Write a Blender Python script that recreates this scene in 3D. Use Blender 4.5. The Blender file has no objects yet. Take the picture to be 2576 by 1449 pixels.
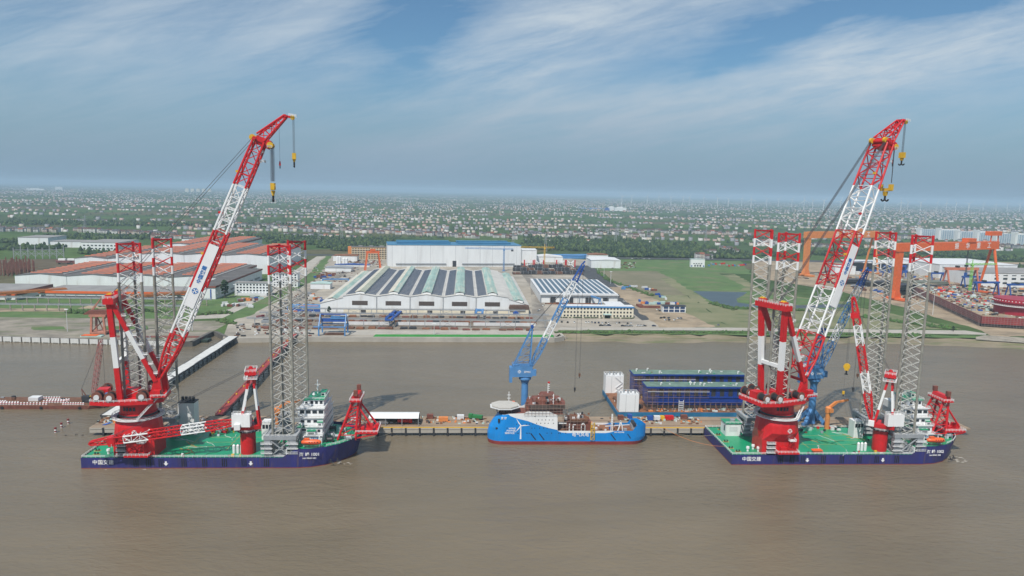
import bpy, math, random
import numpy as np
from mathutils import Vector, Matrix
random.seed(7); RNG = np.random.default_rng(11)
S = bpy.context.scene
COL = S.collection
D2R = math.radians
SKY_W1 = 4.0; HAZE_D = 8.2e-5

# ---------------------------------------------------------------- camera
CAM_H = 139.0
YAW, ROLL, PITCH = D2R(3.5), D2R(1.22), math.atan((724.5 - 482.0) / 1786.0)
_f = Vector((math.sin(YAW) * math.cos(PITCH), math.cos(YAW) * math.cos(PITCH), -math.sin(PITCH)))
_r = Vector((math.cos(YAW), -math.sin(YAW), 0)); _u = _r.cross(_f)
CR = _r * math.cos(ROLL) + _u * math.sin(ROLL); CU = -_r * math.sin(ROLL) + _u * math.cos(ROLL)
cam = bpy.data.objects.new('camera', bpy.data.cameras.new('camera')); COL.objects.link(cam)
cam.data.sensor_width = 36.0; cam.data.lens = 1786.0 / 2576.0 * 36.0
cam.data.clip_start = 1.0; cam.data.clip_end = 120000.0
cam.matrix_world = Matrix(((CR.x, CU.x, -_f.x, 0), (CR.y, CU.y, -_f.y, 0), (CR.z, CU.z, -_f.z, CAM_H), (0, 0, 0, 1)))
S.camera = cam
# survey helpers: sight lines measured on the photograph, intersected with the ground (G) or with a vertical plane (V)
def _ray(px, py): return _f + CR * ((px - 1288.0) / 1786.0) - CU * ((py - 724.5) / 1786.0)
def G(px, py, z=4.0):
    d = _ray(px, py); return Vector((0, 0, CAM_H)) + d * ((z - CAM_H) / d.z)
def V(px, py, Y):
    d = _ray(px, py); return Vector((0, 0, CAM_H)) + d * (Y / d.y)

# ---------------------------------------------------------------- sun, sky, exposure
SUN_EL, SUN_ROT = D2R(54.7), math.atan2(-0.305, -0.64)
sun = bpy.data.objects.new('sun', bpy.data.lights.new('sun', 'SUN')); COL.objects.link(sun)
sun.data.energy = 4.3; sun.data.angle = D2R(0.6); sun.data.color = (1.0, 0.95, 0.87)
sun.rotation_euler = Vector((0.305, 0.64, -1.0)).to_track_quat('-Z', 'Y').to_euler()
sun.location = (0, 0, 400)
W = bpy.data.worlds.new('World'); S.world = W; W.use_nodes = True
def sky_nodes():
    nt = W.node_tree; N = nt.nodes; L = nt.links; N.clear()
    out = N.new('ShaderNodeOutputWorld'); bg = N.new('ShaderNodeBackground')
    bg.inputs[1].default_value = 0.088
    sky = N.new('ShaderNodeTexSky'); sky.sky_type = 'NISHITA'; sky.sun_disc = False
    sky.sun_elevation = SUN_EL; sky.sun_rotation = SUN_ROT; sky.altitude = 100
    sky.air_density = 1.0; sky.dust_density = 0.9; sky.ozone_density = 2.0
    tc = N.new('ShaderNodeTexCoord'); sep = N.new('ShaderNodeSeparateXYZ'); L.new(tc.outputs['Generated'], sep.inputs[0])
    def math_(op, a, b=None, c=None):
        m = N.new('ShaderNodeMath'); m.operation = op
        for i, x in enumerate((a, b, c)):
            if x is None: continue
            if isinstance(x, (int, float)): m.inputs[i].default_value = x
            else: L.new(x, m.inputs[i])
        return m.outputs[0]
    cy_, sy_ = math.cos(YAW), math.sin(YAW)
    fx = math_('SUBTRACT', math_('MULTIPLY', sep.outputs[0], cy_), math_('MULTIPLY', sep.outputs[1], sy_))
    fy = math_('MAXIMUM', math_('ABSOLUTE', math_('ADD', math_('MULTIPLY', sep.outputs[0], sy_), math_('MULTIPLY', sep.outputs[1], cy_))), 0.3)
    u = math_('DIVIDE', fx, fy); v = math_('DIVIDE', math_('ABSOLUTE', sep.outputs[2]), fy)
    v = math_('SUBTRACT', v, math_('MULTIPLY', math_('MINIMUM', math_('MAXIMUM', u, -1.5), 1.5), 0.0))
    def rot(deg, u0=0.0, v0=0.0):
        c, s = math.cos(D2R(deg)), math.sin(D2R(deg)); a = math_('SUBTRACT', u, u0); b = math_('SUBTRACT', v, v0)
        return math_('ADD', math_('MULTIPLY', a, c), math_('MULTIPLY', b, s)), math_('SUBTRACT', math_('MULTIPLY', b, c), math_('MULTIPLY', a, s))
    def noise(deg, su, sv, detail, rough, w, dist=0.0):
        a, b = rot(deg)
        cb = N.new('ShaderNodeCombineXYZ'); L.new(math_('MULTIPLY', a, su), cb.inputs[0]); L.new(math_('MULTIPLY', b, sv), cb.inputs[1]); cb.inputs[2].default_value = w
        n = N.new('ShaderNodeTexNoise'); n.inputs['Scale'].default_value = 1.0; n.inputs['Detail'].default_value = detail
        n.inputs['Roughness'].default_value = rough; n.inputs['Distortion'].default_value = dist
        L.new(cb.outputs[0], n.inputs['Vector']); return n.outputs[0]
    def ramp(x, a, b, lo=0.0, hi=1.0):
        m = N.new('ShaderNodeMapRange'); m.interpolation_type = 'SMOOTHSTEP'; m.inputs[1].default_value = a; m.inputs[2].default_value = b; m.inputs[3].default_value = lo; m.inputs[4].default_value = hi
        L.new(x, m.inputs[0]); return m.outputs[0]
    wob = math_('MULTIPLY', math_('SUBTRACT', noise(10, 3.0, 7.0, 5, 0.6, 3.3), 0.5), 0.10)
    def blob(deg, u0, v0, la, lb):
        a, b = rot(deg, u0, v0); b = math_('ADD', b, wob)
        q = math_('ADD', math_('POWER', math_('ABSOLUTE', math_('DIVIDE', a, la)), 2.0), math_('POWER', math_('ABSOLUTE', math_('DIVIDE', b, lb)), 2.0))
        return math_('POWER', 2.718, math_('MULTIPLY', q, -1.0))
    streak = ramp(noise(15, 2.2, 15.0, 8, 0.62, SKY_W1, 0.6), 0.28, 0.74)
    fine = ramp(noise(11, 7.0, 40.0, 7, 0.66, 2.2, 0.5), 0.26, 0.76)
    broad = ramp(noise(8, 1.6, 4.5, 3, 0.5, 7.7, 0.2), 0.30, 0.70)
    dens = math_('ADD', math_('MULTIPLY', broad, 0.30), 0.34)
    dens = math_('ADD', dens, math_('MULTIPLY', blob(13, 0.44, 0.165, 0.60, 0.046), 0.62))
    dens = math_('ADD', dens, math_('MULTIPLY', blob(33, 0.06, 0.225, 0.26, 0.060), 0.40))
    dens = math_('ADD', dens, math_('MULTIPLY', blob(5, -0.48, 0.215, 0.30, 0.085), 0.22))
    dens = math_('MULTIPLY', dens, math_('ADD', math_('MULTIPLY', streak, 0.62), math_('ADD', math_('MULTIPLY', fine, 0.46), 0.20)))
    dens = math_('SUBTRACT', dens, math_('MULTIPLY', blob(58, -0.125, 0.265, 0.13, 0.062), 0.55))
    dens = math_('SUBTRACT', dens, math_('MULTIPLY', blob(13, 0.42, 0.236, 0.34, 0.024), 0.50))
    dens = math_('SUBTRACT', dens, math_('MULTIPLY', blob(20, 0.70, 0.300, 0.26, 0.030), 0.30))
    dens = math_('MINIMUM', math_('MAXIMUM', dens, 0.03), 0.92)
    tint = N.new('ShaderNodeMix'); tint.data_type = 'RGBA'; tint.blend_type = 'MULTIPLY'; tint.inputs[0].default_value = 1.0
    L.new(sky.outputs[0], tint.inputs[6]); tint.inputs[7].default_value = (0.62, 0.88, 1.0, 1)
    mix = N.new('ShaderNodeMix'); mix.data_type = 'RGBA'
    L.new(dens, mix.inputs[0]); L.new(tint.outputs[2], mix.inputs[6]); mix.inputs[7].default_value = (6.0, 6.9, 7.7, 1)
    hz = N.new('ShaderNodeMix'); hz.data_type = 'RGBA'       # thick pale air low over the plain
    L.new(ramp(v, 0.0, 0.20, 0.88, 0.0), hz.inputs[0])
    L.new(mix.outputs[2], hz.inputs[6]); hz.inputs[7].default_value = (2.45, 3.65, 4.95, 1)
    L.new(hz.outputs[2], bg.inputs[0]); L.new(bg.outputs[0], out.inputs[0])
sky_nodes()
S.view_settings.view_transform = 'Standard'; S.view_settings.look = 'None'
S.view_settings.exposure = 0.07; S.view_settings.gamma = 1.0; S.view_settings.use_curve_mapping = False
S.render.engine = 'CYCLES'
S.cycles.use_denoising = True
S.cycles.max_bounces = 4; S.cycles.diffuse_bounces = 2; S.cycles.glossy_bounces = 2
S.cycles.transmission_bounces = 2; S.cycles.volume_bounces = 0; S.cycles.transparent_max_bounces = 4
S.cycles.caustics_reflective = False; S.cycles.caustics_refractive = False

# ---------------------------------------------------------------- materials
MATS = {}
def M(name, col=None, rough=0.55, var=0.18, scale=0.25, metal=0.0, streak=0.0, bump=0.0, dirt=None, patch=None):
    """Procedural paint / metal / earth: colour broken by two noises, optional vertical rain streaks."""
    if name in MATS: return MATS[name]
    m = bpy.data.materials.new(name); m.use_nodes = True; MATS[name] = m
    nt = m.node_tree; N = nt.nodes; L = nt.links; b = N['Principled BSDF']
    b.inputs['Roughness'].default_value = rough; b.inputs['Metallic'].default_value = metal
    tc = N.new('ShaderNodeTexCoord')
    n = N.new('ShaderNodeTexNoise'); n.inputs['Scale'].default_value = scale; n.inputs['Detail'].default_value = 6; n.inputs['Roughness'].default_value = 0.65
    mp = N.new('ShaderNodeMapping'); L.new(tc.outputs['Object'], mp.inputs[0]); L.new(mp.outputs[0], n.inputs['Vector'])
    if streak: mp.inputs['Scale'].default_value = (1, 1, 1.0 - streak)
    r = N.new('ShaderNodeMapRange'); r.inputs[1].default_value = 0.25; r.inputs[2].default_value = 0.75
    L.new(n.outputs[0], r.inputs[0])
    mx = N.new('ShaderNodeMix'); mx.data_type = 'RGBA'; L.new(r.outputs[0], mx.inputs[0])
    d = dirt or tuple(c * (1 - 2 * var) for c in col)
    mx.inputs[6].default_value = (*d, 1); mx.inputs[7].default_value = (*[min(1, c * (1 + 0.5 * var)) for c in col], 1)
    out = mx.outputs[2]
    if patch:       # second layer: (colour, noise scale xyz, low, high, strength): rust runs, oil stains, bare soil
        pc, psc, lo, hi, st = patch
        mp2 = N.new('ShaderNodeMapping'); mp2.inputs['Scale'].default_value = psc; mp2.inputs['Location'].default_value = (3.7, 1.3, 2.1); L.new(tc.outputs['Object'], mp2.inputs[0])
        n2 = N.new('ShaderNodeTexNoise'); n2.inputs['Scale'].default_value = 1.0; n2.inputs['Detail'].default_value = 5; n2.inputs['Roughness'].default_value = 0.6; L.new(mp2.outputs[0], n2.inputs['Vector'])
        r2 = N.new('ShaderNodeMapRange'); r2.inputs[1].default_value = lo; r2.inputs[2].default_value = hi; r2.inputs[4].default_value = st; L.new(n2.outputs[0], r2.inputs[0])
        m2 = N.new('ShaderNodeMix'); m2.data_type = 'RGBA'; L.new(r2.outputs[0], m2.inputs[0]); L.new(out, m2.inputs[6]); m2.inputs[7].default_value = (*pc, 1); out = m2.outputs[2]
    L.new(out, b.inputs['Base Color'])
    if bump:
        bp = N.new('ShaderNodeBump'); bp.inputs['Strength'].default_value = bump; bp.inputs['Distance'].default_value = 0.5
        L.new(n.outputs[0], bp.inputs['Height']); L.new(bp.outputs[0], b.inputs['Normal'])
    return m
white_steel = M('plain_white_steel', (0.78, 0.79, 0.79), 0.5, 0.04, 0.1)
red = M('red_paint', (0.62, 0.011, 0.015), 0.42, 0.12, 0.5, patch=((0.30, 0.025, 0.020), (0.5, 0.5, 0.07), 0.50, 0.76, 0.4))
white = M('white_paint', (0.78, 0.79, 0.79), 0.5, 0.06, streak=0.9, patch=((0.50, 0.45, 0.38), (0.45, 0.45, 0.06), 0.56, 0.78, 0.40))
greyleg = M('primer_grey_paint', (0.30, 0.29, 0.25), 0.6, 0.2); bracem = M('pale_brace_paint', (0.52, 0.515, 0.48), 0.6, 0.15)
navy = M('navy_hull_paint', (0.022, 0.026, 0.180), 0.5, 0.22, 0.22, streak=0.85, dirt=(0.030, 0.024, 0.085), patch=((0.12, 0.075, 0.06), (0.75, 0.75, 0.09), 0.56, 0.74, 0.65))
green = M('green_deck_paint', (0.004, 0.295, 0.130), 0.34, 0.16, 0.09, dirt=(0.008, 0.225, 0.100), patch=((0.055, 0.175, 0.095), (0.07, 0.22, 1), 0.54, 0.72, 0.5))
yellow = M('yellow_paint', (0.70, 0.42, 0.02), 0.5, 0.1)
orange = M('orange_paint', (0.78, 0.145, 0.030), 0.5, 0.12)
orange2 = M('faded_orange_paint', (0.72, 0.25, 0.07), 0.55, 0.12)
pinkor = M('weathered_red_lead_paint', (0.50, 0.22, 0.15), 0.65, 0.2)
blue = M('blue_crane_paint', (0.085, 0.25, 0.52), 0.5, 0.15)
dblue = M('dark_blue_paint', (0.02, 0.09, 0.36), 0.5, 0.15)
mblue = M('module_blue_paint', (0.010, 0.048, 0.29), 0.5, 0.2, 0.3, streak=0.5)
sblue = M('ship_blue_paint', (0.003, 0.235, 0.66), 0.40, 0.12, 0.2, streak=0.8, patch=((0.05, 0.20, 0.44), (0.5, 0.5, 0.12), 0.54, 0.76, 0.4))
lred = M('antifouling_red', (0.25, 0.035, 0.030), 0.6, 0.2)
black = M('black_rubber', (0.012, 0.012, 0.014), 0.7, 0.2)
dark = M('dark_steel', (0.045, 0.045, 0.05), 0.55, 0.3, 0.6)
grey = M('grey_steel', (0.32, 0.34, 0.36), 0.5, 0.15)
lgrey = M('light_grey_cladding', (0.74, 0.76, 0.77), 0.5, 0.06, 0.08, streak=0.8, patch=((0.50, 0.50, 0.50), (0.12, 0.12, 0.015), 0.52, 0.75, 0.5))
wclad = M('white_cladding', (0.76, 0.78, 0.79), 0.5, 0.06, 0.1, streak=0.85, patch=((0.46, 0.42, 0.37), (0.16, 0.16, 0.025), 0.52, 0.75, 0.55))
rust = M('rusty_steel', (0.19, 0.085, 0.045), 0.8, 0.35, 0.5)
rustp = M('brown_red_primer', (0.22, 0.075, 0.05), 0.7, 0.3, 0.4)
brown = M('brown_deck_primer', (0.27, 0.115, 0.055), 0.75, 0.25, 0.2)
concrete = M('pale_concrete', (0.42, 0.39, 0.34), 0.85, 0.15, 0.08, bump=0.1)
conc2 = M('worn_grey_concrete', (0.42, 0.375, 0.31), 0.85, 0.24, 0.022, bump=0.1, patch=((0.17, 0.15, 0.125), (0.030, 0.055, 1), 0.50, 0.68, 0.75))
whitec = M('white_concrete', (0.62, 0.62, 0.60), 0.8, 0.12, 0.2, streak=0.7)
asphalt = M('asphalt', (0.065, 0.068, 0.072), 0.85, 0.2, 0.06)
darkroof = M('dark_grey_roofing', (0.115, 0.106, 0.10), 0.75, 0.15, 0.05, patch=((0.24, 0.21, 0.19), (0.02, 0.10, 1), 0.52, 0.70, 0.6))
greyroof = M('weathered_grey_roofing', (0.30, 0.29, 0.28), 0.75, 0.2, 0.06)
solar = M('solar_panel_glass', (0.072, 0.082, 0.115), 0.35, 0.15, 0.3)
teal = M('faded_teal_roofing', (0.32, 0.47, 0.42), 0.6, 0.2, 0.05, patch=((0.50, 0.50, 0.42), (0.05, 0.02, 1), 0.48, 0.64, 0.8))
cream = M('cream_render', (0.72, 0.66, 0.52), 0.8, 0.08, 0.2)
tan = M('tan_render', (0.66, 0.46, 0.25), 0.8, 0.12, 0.2)
blueroof = M('blue_roofing', (0.06, 0.21, 0.36), 0.5, 0.12, 0.06)
glass = M('dark_window_glass', (0.03, 0.04, 0.05), 0.15, 0.2, 0.5)
louvre = M('brown_louvre', (0.09, 0.068, 0.058), 0.7, 0.15, 0.4)
sand = M('sandy_ground', (0.38, 0.295, 0.20), 0.95, 0.25, 0.03, bump=0.1, patch=((0.15, 0.125, 0.085), (0.045, 0.07, 1), 0.52, 0.66, 0.8))
canvas = M('pale_canvas', (0.66, 0.67, 0.68), 0.7, 0.08, 0.2)
lime = M('lime_green_paint', (0.25, 0.62, 0.10), 0.5, 0.1)
turf = M('bright_green_cover', (0.03, 0.24, 0.035), 0.9, 0.15, 0.1)
wire = M('steel_wire_rope', (0.10, 0.10, 0.11), 0.5, 0.1, metal=0.4)
lifeor = M('orange_lifeboat_grp', (0.80, 0.13, 0.03), 0.4, 0.1)
seafoam = M('pale_sea_green_paint', (0.45, 0.60, 0.56), 0.5, 0.1)
leaf = [M('dark_foliage', (0.022, 0.046, 0.020), 0.9, 0.3, 0.2), M('mid_foliage', (0.034, 0.068, 0.024), 0.9, 0.3, 0.2), M('light_foliage', (0.078, 0.122, 0.036), 0.9, 0.3, 0.2)]
bark = M('bark', (0.09, 0.065, 0.045), 0.9)

# ---------------------------------------------------------------- mesh builder and scene-graph helpers
class MB:
    def __init__(s): s.v = []; s.f = []; s.m = []; s.mi = 0
    def add(s, vs, fs):
        o = len(s.v); s.v += [tuple(p) for p in vs]
        for f in fs: s.f.append([i + o for i in f]); s.m.append(s.mi)
        return s
    def box(s, x0, x1, y0, y1, z0, z1):
        return s.add([(x0, y0, z0), (x1, y0, z0), (x1, y1, z0), (x0, y1, z0), (x0, y0, z1), (x1, y0, z1), (x1, y1, z1), (x0, y1, z1)],
                     [(0, 3, 2, 1), (4, 5, 6, 7), (0, 1, 5, 4), (1, 2, 6, 5), (2, 3, 7, 6), (3, 0, 4, 7)])
    def prism(s, pts, z0, z1, top=None):
        n = len(pts); t = top or pts
        return s.add([(p[0], p[1], z0) for p in pts] + [(p[0], p[1], z1) for p in t],
                     [tuple(range(n - 1, -1, -1)), tuple(range(n, 2 * n))] + [(i, (i + 1) % n, n + (i + 1) % n, n + i) for i in range(n)])
    def prism_y(s, pts, y0, y1):
        """pts are (x,z), extruded along y"""
        n = len(pts)
        return s.add([(p[0], y0, p[1]) for p in pts] + [(p[0], y1, p[1]) for p in pts],
                     [tuple(range(n)), tuple(range(2 * n - 1, n - 1, -1))] + [((i + 1) % n, i, n + i, n + (i + 1) % n) for i in range(n)])
    def poly(s, pts): return s.add(pts, [tuple(range(len(pts)))])
    def tube(s, p, q, r, n=6, r2=None, cap=True):
        p = Vector(p); q = Vector(q); d = q - p
        if d.length < 1e-6: return s
        r2 = r if r2 is None else r2
        a = d.normalized(); b = a.cross(Vector((0, 0, 1)) if abs(a.z) < 0.9 else Vector((1, 0, 0))).normalized(); c = a.cross(b)
        ph = math.pi / n
        vs = [p + (b * math.cos(ph + 2 * math.pi * i / n) + c * math.sin(ph + 2 * math.pi * i / n)) * r for i in range(n)]
        vs += [q + (b * math.cos(ph + 2 * math.pi * i / n) + c * math.sin(ph + 2 * math.pi * i / n)) * r2 for i in range(n)]
        fs = [(i, n + i, n + (i + 1) % n, (i + 1) % n) for i in range(n)]
        if cap: fs += [tuple(range(n)), tuple(range(2 * n - 1, n - 1, -1))]
        return s.add(vs, fs)
    def bar(s, p, q, w): return s.tube(p, q, w * 0.7071, 4)
    def ring(s, prof, n=20, c=(0, 0)):
        """lathe: prof is [(r,z)...] about the vertical through c"""
        vs = [(c[0] + r * math.cos(2 * math.pi * i / n), c[1] + r * math.sin(2 * math.pi * i / n), z) for r, z in prof for i in range(n)]
        fs = [(k * n + i, k * n + (i + 1) % n, (k + 1) * n + (i + 1) % n, (k + 1) * n + i) for k in range(len(prof) - 1) for i in range(n)]
        fs += [tuple(range(n - 1, -1, -1)), tuple(range((len(prof) - 1) * n, len(prof) * n))]
        return s.add(vs, fs)
    def rail(s, pts, h=1.1, post=3.0, w=0.11, closed=False):
        pts = [Vector(p) for p in pts]
        if closed: pts = pts + [pts[0]]
        up = Vector((0, 0, 1))
        for p, q in zip(pts, pts[1:]):
            for k in (0.55, 1.0): s.bar(p + up * h * k, q + up * h * k, w)
            n = max(1, int((q - p).length / post))
            for i in range(n): s.bar(p.lerp(q, i / n), p.lerp(q, i / n) + up * h, w)
        return s
    def mesh(s, name, mats):
        me = bpy.data.meshes.new(name); me.from_pydata(s.v, [], s.f)
        mats = mats if isinstance(mats, (list, tuple)) else [mats]
        for m in mats: me.materials.append(m)
        if len(mats) > 1: me.polygons.foreach_set('material_index', s.m)
        me.update(); return me
    def build(s, name, mats, parent=None, xf=None, smooth=False):
        if xf is not None: s.v = [tuple(xf @ Vector(p)) for p in s.v]
        me = s.mesh(name, mats)
        if smooth: me.polygons.foreach_set('use_smooth', [True] * len(me.polygons))
        o = bpy.data.objects.new(name, me); COL.objects.link(o)
        if parent is not None: o.parent = parent
        return o
def put(name, me, parent=None, loc=(0, 0, 0), rz=0.0):
    o = bpy.data.objects.new(name, me); COL.objects.link(o); o.location = loc; o.rotation_euler = (0, 0, rz)
    if parent is not None: o.parent = parent
    return o
def tag(o, label, cat, group=None):
    o['label'] = label; o['category'] = cat
    if group: o['group'] = group
    return o
def thing(name, label, cat, loc=(0, 0, 0), rz=0.0, group=None):
    o = bpy.data.objects.new(name, None); COL.objects.link(o); o.empty_display_size = 0.5
    o.location = loc; o.rotation_euler = (0, 0, rz); return tag(o, label, cat, group)
def kids(o): return [c for c in list(o.children)]
def copy_tree(o, parent=None):
    c = o.copy(); COL.objects.link(c); c.parent = parent
    for ch in kids(o): copy_tree(ch, c)
    return c
def struct(o, kind='structure'): o['kind'] = kind; return o
ONES = 'zero first second third fourth fifth sixth seventh eighth ninth tenth eleventh twelfth thirteenth fourteenth fifteenth sixteenth seventeenth eighteenth nineteenth'.split()
TENS = {20: 'twenty', 30: 'thirty', 40: 'forty', 50: 'fifty', 60: 'sixty'}
def ordi(n):
    if n < 20: return ONES[n]
    t, r = n // 10 * 10, n % 10
    return TENS[t][:-1] + 'ieth' if r == 0 else TENS[t] + '-' + ONES[r]
def text(body, size, mat, parent, mtx, name='lettering', depth=0.05, bold=0.0, spacing=1.0):
    cu = bpy.data.curves.new(name, 'FONT'); cu.body = body; cu.size = size; cu.extrude = depth; cu.offset = bold
    cu.align_x = 'CENTER'; cu.align_y = 'CENTER'; cu.resolution_u = 3; cu.space_character = spacing
    tmp = bpy.data.objects.new('tmp', cu); COL.objects.link(tmp)
    dg = bpy.context.evaluated_depsgraph_get(); me = bpy.data.meshes.new_from_object(tmp.evaluated_get(dg)); me.name = name
    bpy.data.objects.remove(tmp); bpy.data.curves.remove(cu)
    me.materials.clear(); me.materials.append(mat)
    o = bpy.data.objects.new(name, me); COL.objects.link(o); o.parent = parent; o.matrix_local = mtx
    return o
FRONT = Matrix.Rotation(math.pi / 2, 4, 'X')          # lettering that faces the river (-Y)
def front(x, y, z): return Matrix.Translation((x, y, z)) @ FRONT
def lattice(part, sec, n, cols, chord_r, brace_r, names=('chord', 'lacing'), bright=None):
    """Four-chord lattice: sec(t) -> four corner points in order; cols(t) -> material. Chords and each bay's lacing become children."""
    P = [[Vector(p) for p in sec(i / n)] for i in range(n + 1)]
    allm = []
    for i in range(n):
        m = cols((i + 0.5) / n)
        if m not in allm: allm.append(m)
    for c in range(4):
        mb = MB()
        for i in range(n):
            mb.mi = allm.index(cols((i + 0.5) / n)); mb.tube(P[i][c], P[i + 1][c], chord_r, 6)
        mb.build(names[0], allm, part)
    for i in range(n):
        mb = MB()
        for c in range(4):
            d = (c + 1) % 4
            a, b = (c, d) if (i + c) % 2 == 0 else (d, c)
            mb.bar(P[i][a], P[i + 1][b], brace_r * 2); mb.bar(P[i + 1][c], P[i + 1][d], brace_r * 2)
        mb.build(names[1], cols((i + 0.5) / n), part)
def ropes(part, p, q, n, spread, r=0.07, name='rope'):
    """n parallel falls of wire from p to q, spread along a vector"""
    spread = Vector(spread)
    for i in range(n):
        o = spread * ((i + 0.5) / n - 0.5)
        MB().tube(Vector(p) + o, Vector(q) + o, r, 4, cap=False).build(name, wire, part)
# ================================================================ river, land, haze
def water_mat():
    m = bpy.data.materials.new('silty_river_water'); m.use_nodes = True; nt = m.node_tree; N = nt.nodes; L = nt.links; b = N['Principled BSDF']
    b.inputs['Roughness'].default_value = 0.16; b.inputs['IOR'].default_value = 1.33
    tc = N.new('ShaderNodeTexCoord')
    def noise(sc, detail, scale=(1, 1, 1), rough=0.6, rz=0.0, dist=0.0):
        mp = N.new('ShaderNodeMapping'); mp.inputs['Scale'].default_value = scale; mp.inputs['Rotation'].default_value = (0, 0, rz); L.new(tc.outputs['Object'], mp.inputs[0])
        n = N.new('ShaderNodeTexNoise'); n.inputs['Scale'].default_value = sc; n.inputs['Detail'].default_value = detail; n.inputs['Roughness'].default_value = rough
        n.inputs['Distortion'].default_value = dist; L.new(mp.outputs[0], n.inputs['Vector']); return n.outputs[0]
    big = noise(0.012, 6, (0.30, 1, 1), 0.62, 0.30, 1.4)
    r = N.new('ShaderNodeMapRange'); r.inputs[1].default_value = 0.3; r.inputs[2].default_value = 0.7; L.new(big, r.inputs[0])
    mx = N.new('ShaderNodeMix'); mx.data_type = 'RGBA'; L.new(r.outputs[0], mx.inputs[0])
    mx.inputs[6].default_value = (0.140, 0.114, 0.076, 1); mx.inputs[7].default_value = (0.184, 0.147, 0.097, 1)
    L.new(mx.outputs[2], b.inputs['Base Color'])
    def madd(a, k, c=None):
        mm = N.new('ShaderNodeMath'); mm.operation = 'MULTIPLY_ADD'; L.new(a, mm.inputs[0]); mm.inputs[1].default_value = k
        if c is None: mm.inputs[2].default_value = 0
        else: L.new(c, mm.inputs[2])
        return mm.outputs[0]
    h = madd(noise(0.40, 5, (0.55, 1.25, 1), 0.68, 0.55, 0.5), 1.0, madd(noise(0.075, 4, (0.5, 1.3, 1), 0.6, 0.42, 0.9), 1.5))
    bp = N.new('ShaderNodeBump'); bp.inputs["Strength"].default_value = 0.55; bp.inputs['Distance'].default_value = 0.8
    L.new(h, bp.inputs['Height']); L.new(bp.outputs[0], b.inputs['Normal'])
    # scattered foam flecks
    fl = N.new('ShaderNodeMapRange'); fl.inputs[1].default_value = 0.755; fl.inputs[2].default_value = 0.80; L.new(noise(0.22, 5, (0.6, 1.6, 1), 0.72, 0.5, 0.2), fl.inputs[0])
    fm = N.new('ShaderNodeMix'); fm.data_type = 'RGBA'; L.new(fl.outputs[0], fm.inputs[0]); L.new(mx.outputs[2], fm.inputs[6]); fm.inputs[7].default_value = (0.55, 0.52, 0.47, 1); L.new(fm.outputs[2], b.inputs['Base Color'])
    return m
struct(MB().poly([(-4000, -400, 0), (4000, -400, 0), (4000, 780, 0), (-4000, 780, 0)]).build('river', water_mat()))

def field_mat(name='farmland', sc=1.0, cols=None):
    m = bpy.data.materials.new(name); m.use_nodes = True; nt = m.node_tree; N = nt.nodes; L = nt.links; b = N['Principled BSDF']
    b.inputs['Roughness'].default_value = 0.95; b.inputs['Specular IOR Level'].default_value = 0.1
    tc = N.new('ShaderNodeTexCoord'); mp = N.new('ShaderNodeMapping'); mp.inputs['Scale'].default_value = (0.0022 * sc, 0.0050 * sc, 1); mp.inputs['Rotation'].default_value = (0, 0, 0.12)
    L.new(tc.outputs['Object'], mp.inputs[0])
    v = N.new('ShaderNodeTexVoronoi'); v.inputs['Scale'].default_value = 1.0; L.new(mp.outputs[0], v.inputs['Vector'])
    sp = N.new('ShaderNodeSeparateColor'); L.new(v.outputs['Color'], sp.inputs[0])
    rp = N.new('ShaderNodeValToRGB'); L.new(sp.outputs[0], rp.inputs[0])
    cols = cols or [(0.0, (0.048, 0.081, 0.029)), (0.3, (0.063, 0.107, 0.036)), (0.55, (0.084, 0.133, 0.043)), (0.75, (0.053, 0.086, 0.036)), (0.9, (0.112, 0.113, 0.057)), (1.0, (0.120, 0.095, 0.065))]
    e = rp.color_ramp.elements; e[0].position, e[0].color = cols[0][0], (*cols[0][1], 1); e[1].position, e[1].color = cols[-1][0], (*cols[-1][1], 1)
    for p, c in cols[1:-1]:
        k = e.new(p); k.color = (*c, 1)
    n = N.new('ShaderNodeTexNoise'); n.inputs['Scale'].default_value = 0.035; n.inputs['Detail'].default_value = 7; n.inputs['Roughness'].default_value = 0.7
    L.new(tc.outputs['Object'], n.inputs['Vector'])
    r = N.new('ShaderNodeMapRange'); r.inputs[1].default_value = 0.3; r.inputs[2].default_value = 0.7; r.inputs[3].default_value = 0.62; r.inputs[4].default_value = 1.25; L.new(n.outputs[0], r.inputs[0])
    mx = N.new('ShaderNodeVectorMath'); mx.operation = 'SCALE'; L.new(rp.outputs[0], mx.inputs[0]); L.new(r.outputs[0], mx.inputs['Scale'])
    L.new(mx.outputs[0], b.inputs['Base Color']); return m
grass = M('rough_grass', (0.096, 0.158, 0.045), 0.95, 0.3, 0.05, dirt=(0.050, 0.100, 0.028), patch=((0.17, 0.145, 0.085), (0.020, 0.035, 1), 0.54, 0.68, 0.75))
drygrass = M('dry_patchy_grass', (0.215, 0.195, 0.115), 0.95, 0.3, 0.012, dirt=(0.105, 0.130, 0.050), patch=((0.060, 0.100, 0.030), (0.016, 0.03, 1), 0.52, 0.62, 0.7))
brownfield = M('bare_brown_field', (0.185, 0.160, 0.105), 0.95, 0.3, 0.02, dirt=(0.120, 0.120, 0.066))
mud = M('river_mud', (0.24, 0.195, 0.14), 0.8, 0.25, 0.04, dirt=(0.15, 0.13, 0.075), patch=((0.10, 0.125, 0.04), (0.03, 0.12, 1), 0.50, 0.62, 0.7))
rubble = M('pale_rubble_shore', (0.36, 0.32, 0.26), 0.95, 0.3, 0.15)

def gpts(px, z): return [tuple(G(x, y, z)) for x, y in px]
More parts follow.
